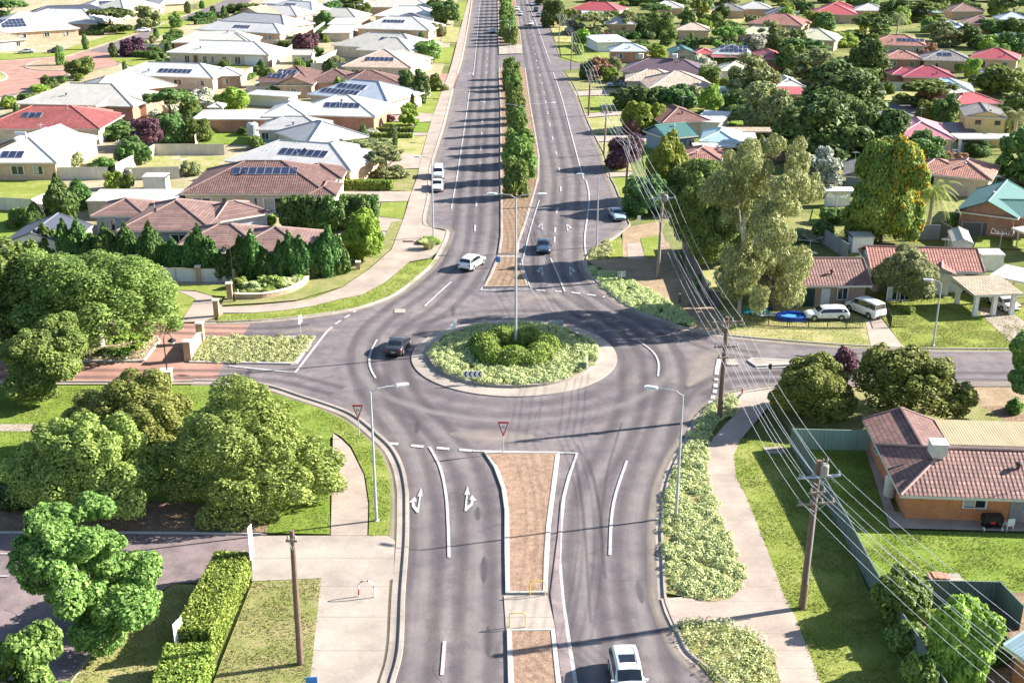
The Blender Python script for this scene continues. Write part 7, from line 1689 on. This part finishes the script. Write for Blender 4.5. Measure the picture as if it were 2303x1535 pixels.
car('dark car under the red gable carport', 1738,140,180,'sedan','navy'); car('black car beside the dark red roofed house', 2000,182,250,'suv','black')
car('small white car by the hidden shed past the gum', 1760,352,270,'sedan','white')
c = g(1622,226); T = thing('caravan', 'pale blue white caravan parked by the aqua fence', 'caravan', (c.x,c.y,.1), R(3)); mb = MB(); mb.box((0,0,1.45),(5.0,2.1,2.0)); mb.box((0,0,2.5),(4.7,1.9,.12)); mb.build('body', plain('caravan_body', (.6,.68,.74), .4), T)
for x in (-1.5,.2,1.6): mb = MB(); mb.box((x,-1.06,1.7),(.9,.03,.55)); mb.build('window', M_GLASS, T)
for s in (-1,1): mb = MB(); mb.tube([(0,s*.9-.1,.35),(0,s*.9+.1,.35)], .33, 14); mb.build('wheel', M_TYREM, T)
mb = MB(); mb.tube([(2.5,0,.5),(3.5,0,.45)], .05, 6); mb.build('drawbar', M_BLK, T)
# palms
def palm(px, py, ty, label, spread=2.6, n=26):
    c = g(px, py); h = top_z(c.y, ty); T = thing('palm_tree', label, 'palm tree', (c.x,c.y,0)); mb = MB(); th = h*.72; mb.tube([(0,0,-.1),(.1,0,th*.5),(.05,0,th)], [.3,.22,.26], 10); mb.build('trunk', M_BARKP, T, True)
    mb = MB()
    for i in range(n):
        a = i*2.4; up = 1.15-1.5*(i/n); L = spread*random.uniform(.85,1.15); pts = []
        for k in range(7):
            t = k/6; pts.append(Vector((L*t*math.cos(a), L*t*math.sin(a), th+L*(up*t-1.0*t*t))))
        for k in range(6):
            p, q = pts[k], pts[k+1]; d = (q-p).normalized(); s_ = Vector((-math.sin(a),math.cos(a),-.35)); s2 = Vector((math.sin(a),-math.cos(a),-.35))
            for j in range(4):
                b = p.lerp(q, j/4); w_ = .62*(1-abs((k+j/4)/6-.45)*1.2)
                for sd_ in (s_, s2): e = b+sd_*max(.1,w_)+d*.25; mb.face([b, b+d*.11, e])
    o = mb.build('crown', LEAF['lime' if ty > 300 else 'olive'], T, loc=(.05,0,0)); return T
palm(2086,518,392,'drooping fronded palm beside the teal roofed house',3.6,34); palm(2016,82,16,'tall trunked palm among the far right trees',3.4,26); palm(2276,330,228,'dark fronded palm beside the yellow house',3.2,26)
c = g(968,565)
T = thing('grass_clump', 'tall pale ornamental grass clump on the footpath by the lamp', 'plant', (*g(965,562).to_tuple()[:2],ZV)); mb = MB()
for i in range(420):
    a = random.uniform(0,6.28); r0 = random.uniform(0,.5); l = random.uniform(.7,1.25); o = random.uniform(.3,1.0); b = Vector((r0*math.cos(a),r0*math.sin(a),0)); t_ = b+Vector((o*math.cos(a),o*math.sin(a),l)); s_ = Vector((-math.sin(a),math.cos(a),0))*.03; m_ = b.lerp(t_,.6)+Vector((0,0,.15)); mb.face([b-s_,b+s_,m_+s_*.8,m_-s_*.8]); mb.face([m_-s_*.8,m_+s_*.8,t_])
mb.build('blades', LEAF['cover'], T)

# ------------------------------------------------------------------ labels for the many garden trees, from what they stand beside
def landmarks(o):
    x, y = o.location.x, o.location.y; d = []
    for hx_, hy_, sh, r in HOUSES:
        dx, dy = x-hx_, y-hy_; dist = math.hypot(dx, dy)
        rel = 'beside' if abs(dx) > abs(dy) else ('behind' if dy > 0 else 'in front of')
        d.append((dist-r, rel, sh))
    d.sort(); return d
used = set()
TREES.sort(key=lambda t: t[0].location.y)
def fit(s): return 4 <= len(s.split()) <= 16
for T, word, W, Ht in TREES:
    lm = landmarks(T); grp = T['group']
    size = 'small ' if max(W, Ht) < 3.5 else ('tall ' if Ht > 8 else ('broad ' if W > 8 else ''))
    a, b, c3 = lm[0], lm[1], lm[2]; opts = []
    for w_ in (word, size+word):
        opts += [f'{w_} {a[1]} the {a[2]}', f'{w_} between the {a[2]} and the {b[2]}', f'{w_} {b[1]} the {b[2]}', f'{w_} nearest the {a[2]} and {c3[2]}', f'{w_} between the {b[2]} and the {c3[2]}']
    if grp not in GRP.values():
        T['label'] = {'hedge shrubs along the back fence':'dusky shrub in a long row along a back fence','thin cypresses by the red roof':'thin dark cypress in a row behind the red tiled roof','pointed conifers hedging the mauve house':'dark pointed conifer in the hedge row below the mauve tiled roof'}.get(grp, word+' in the '+grp); continue
    for s in opts:
        if s not in used and fit(s): break
    else:
        s = next((f'{w2} {word} {a[1]} the {a[2]}' for w2 in ('lower','second','farther','another','fuller','slighter','shorter','leafier') if f'{w2} {word} {a[1]} the {a[2]}' not in used and fit(f'{w2} {word} {a[1]} the {a[2]}')), opts[0])
    used.add(s); T['label'] = s
# ------------------------------------------------------------------ light and camera
w = bpy.data.worlds.new('World'); SC.world = w; w.use_nodes = True
nt = w.node_tree; nt.nodes.clear()
sky = nt.nodes.new('ShaderNodeTexSky'); sky.sky_type = 'NISHITA'; sky.sun_disc = False
SUN_EL, SUN_AZ = R(27.5), math.atan2(.97, .24)
sky.sun_elevation = SUN_EL; sky.sun_rotation = SUN_AZ; sky.air_density = 1.0; sky.dust_density = .6; sky.ozone_density = 1.5
bg = nt.nodes.new('ShaderNodeBackground'); bg.inputs[1].default_value = .07
ow = nt.nodes.new('ShaderNodeOutputWorld'); nt.links.new(sky.outputs[0], bg.inputs[0]); nt.links.new(bg.outputs[0], ow.inputs[0])
sl = bpy.data.lights.new('sun', 'SUN'); sl.energy = 5.0; sl.angle = R(.5); sl.color = (1.0, .95, .87)
so = bpy.data.objects.new('sun', sl); COL.objects.link(so)
sd = Vector((math.sin(SUN_AZ)*math.cos(SUN_EL), math.cos(SUN_AZ)*math.cos(SUN_EL), math.sin(SUN_EL)))
so.rotation_euler = sd.to_track_quat('Z', 'Y').to_euler(); so.location = sd*300
cd = bpy.data.cameras.new('camera'); cd.sensor_width = 36; cd.lens = 36*CAM_F/2303; cd.clip_end = 6000; cd.clip_start = .5
cam = bpy.data.objects.new('camera', cd); COL.objects.link(cam); cam.location = (0,0,CAM_H); cam.rotation_euler = (math.pi/2-CAM_P, 0, 0)
SC.camera = cam
vs = SC.view_settings; vs.view_transform = 'Standard'; vs.look = 'None'; vs.exposure = 1.85; vs.gamma = 1.0; vs.use_curve_mapping = False
SC.cycles.max_bounces = 5; SC.cycles.transparent_max_bounces = 24; SC.cycles.diffuse_bounces = 3
SC.cycles.use_denoising = True
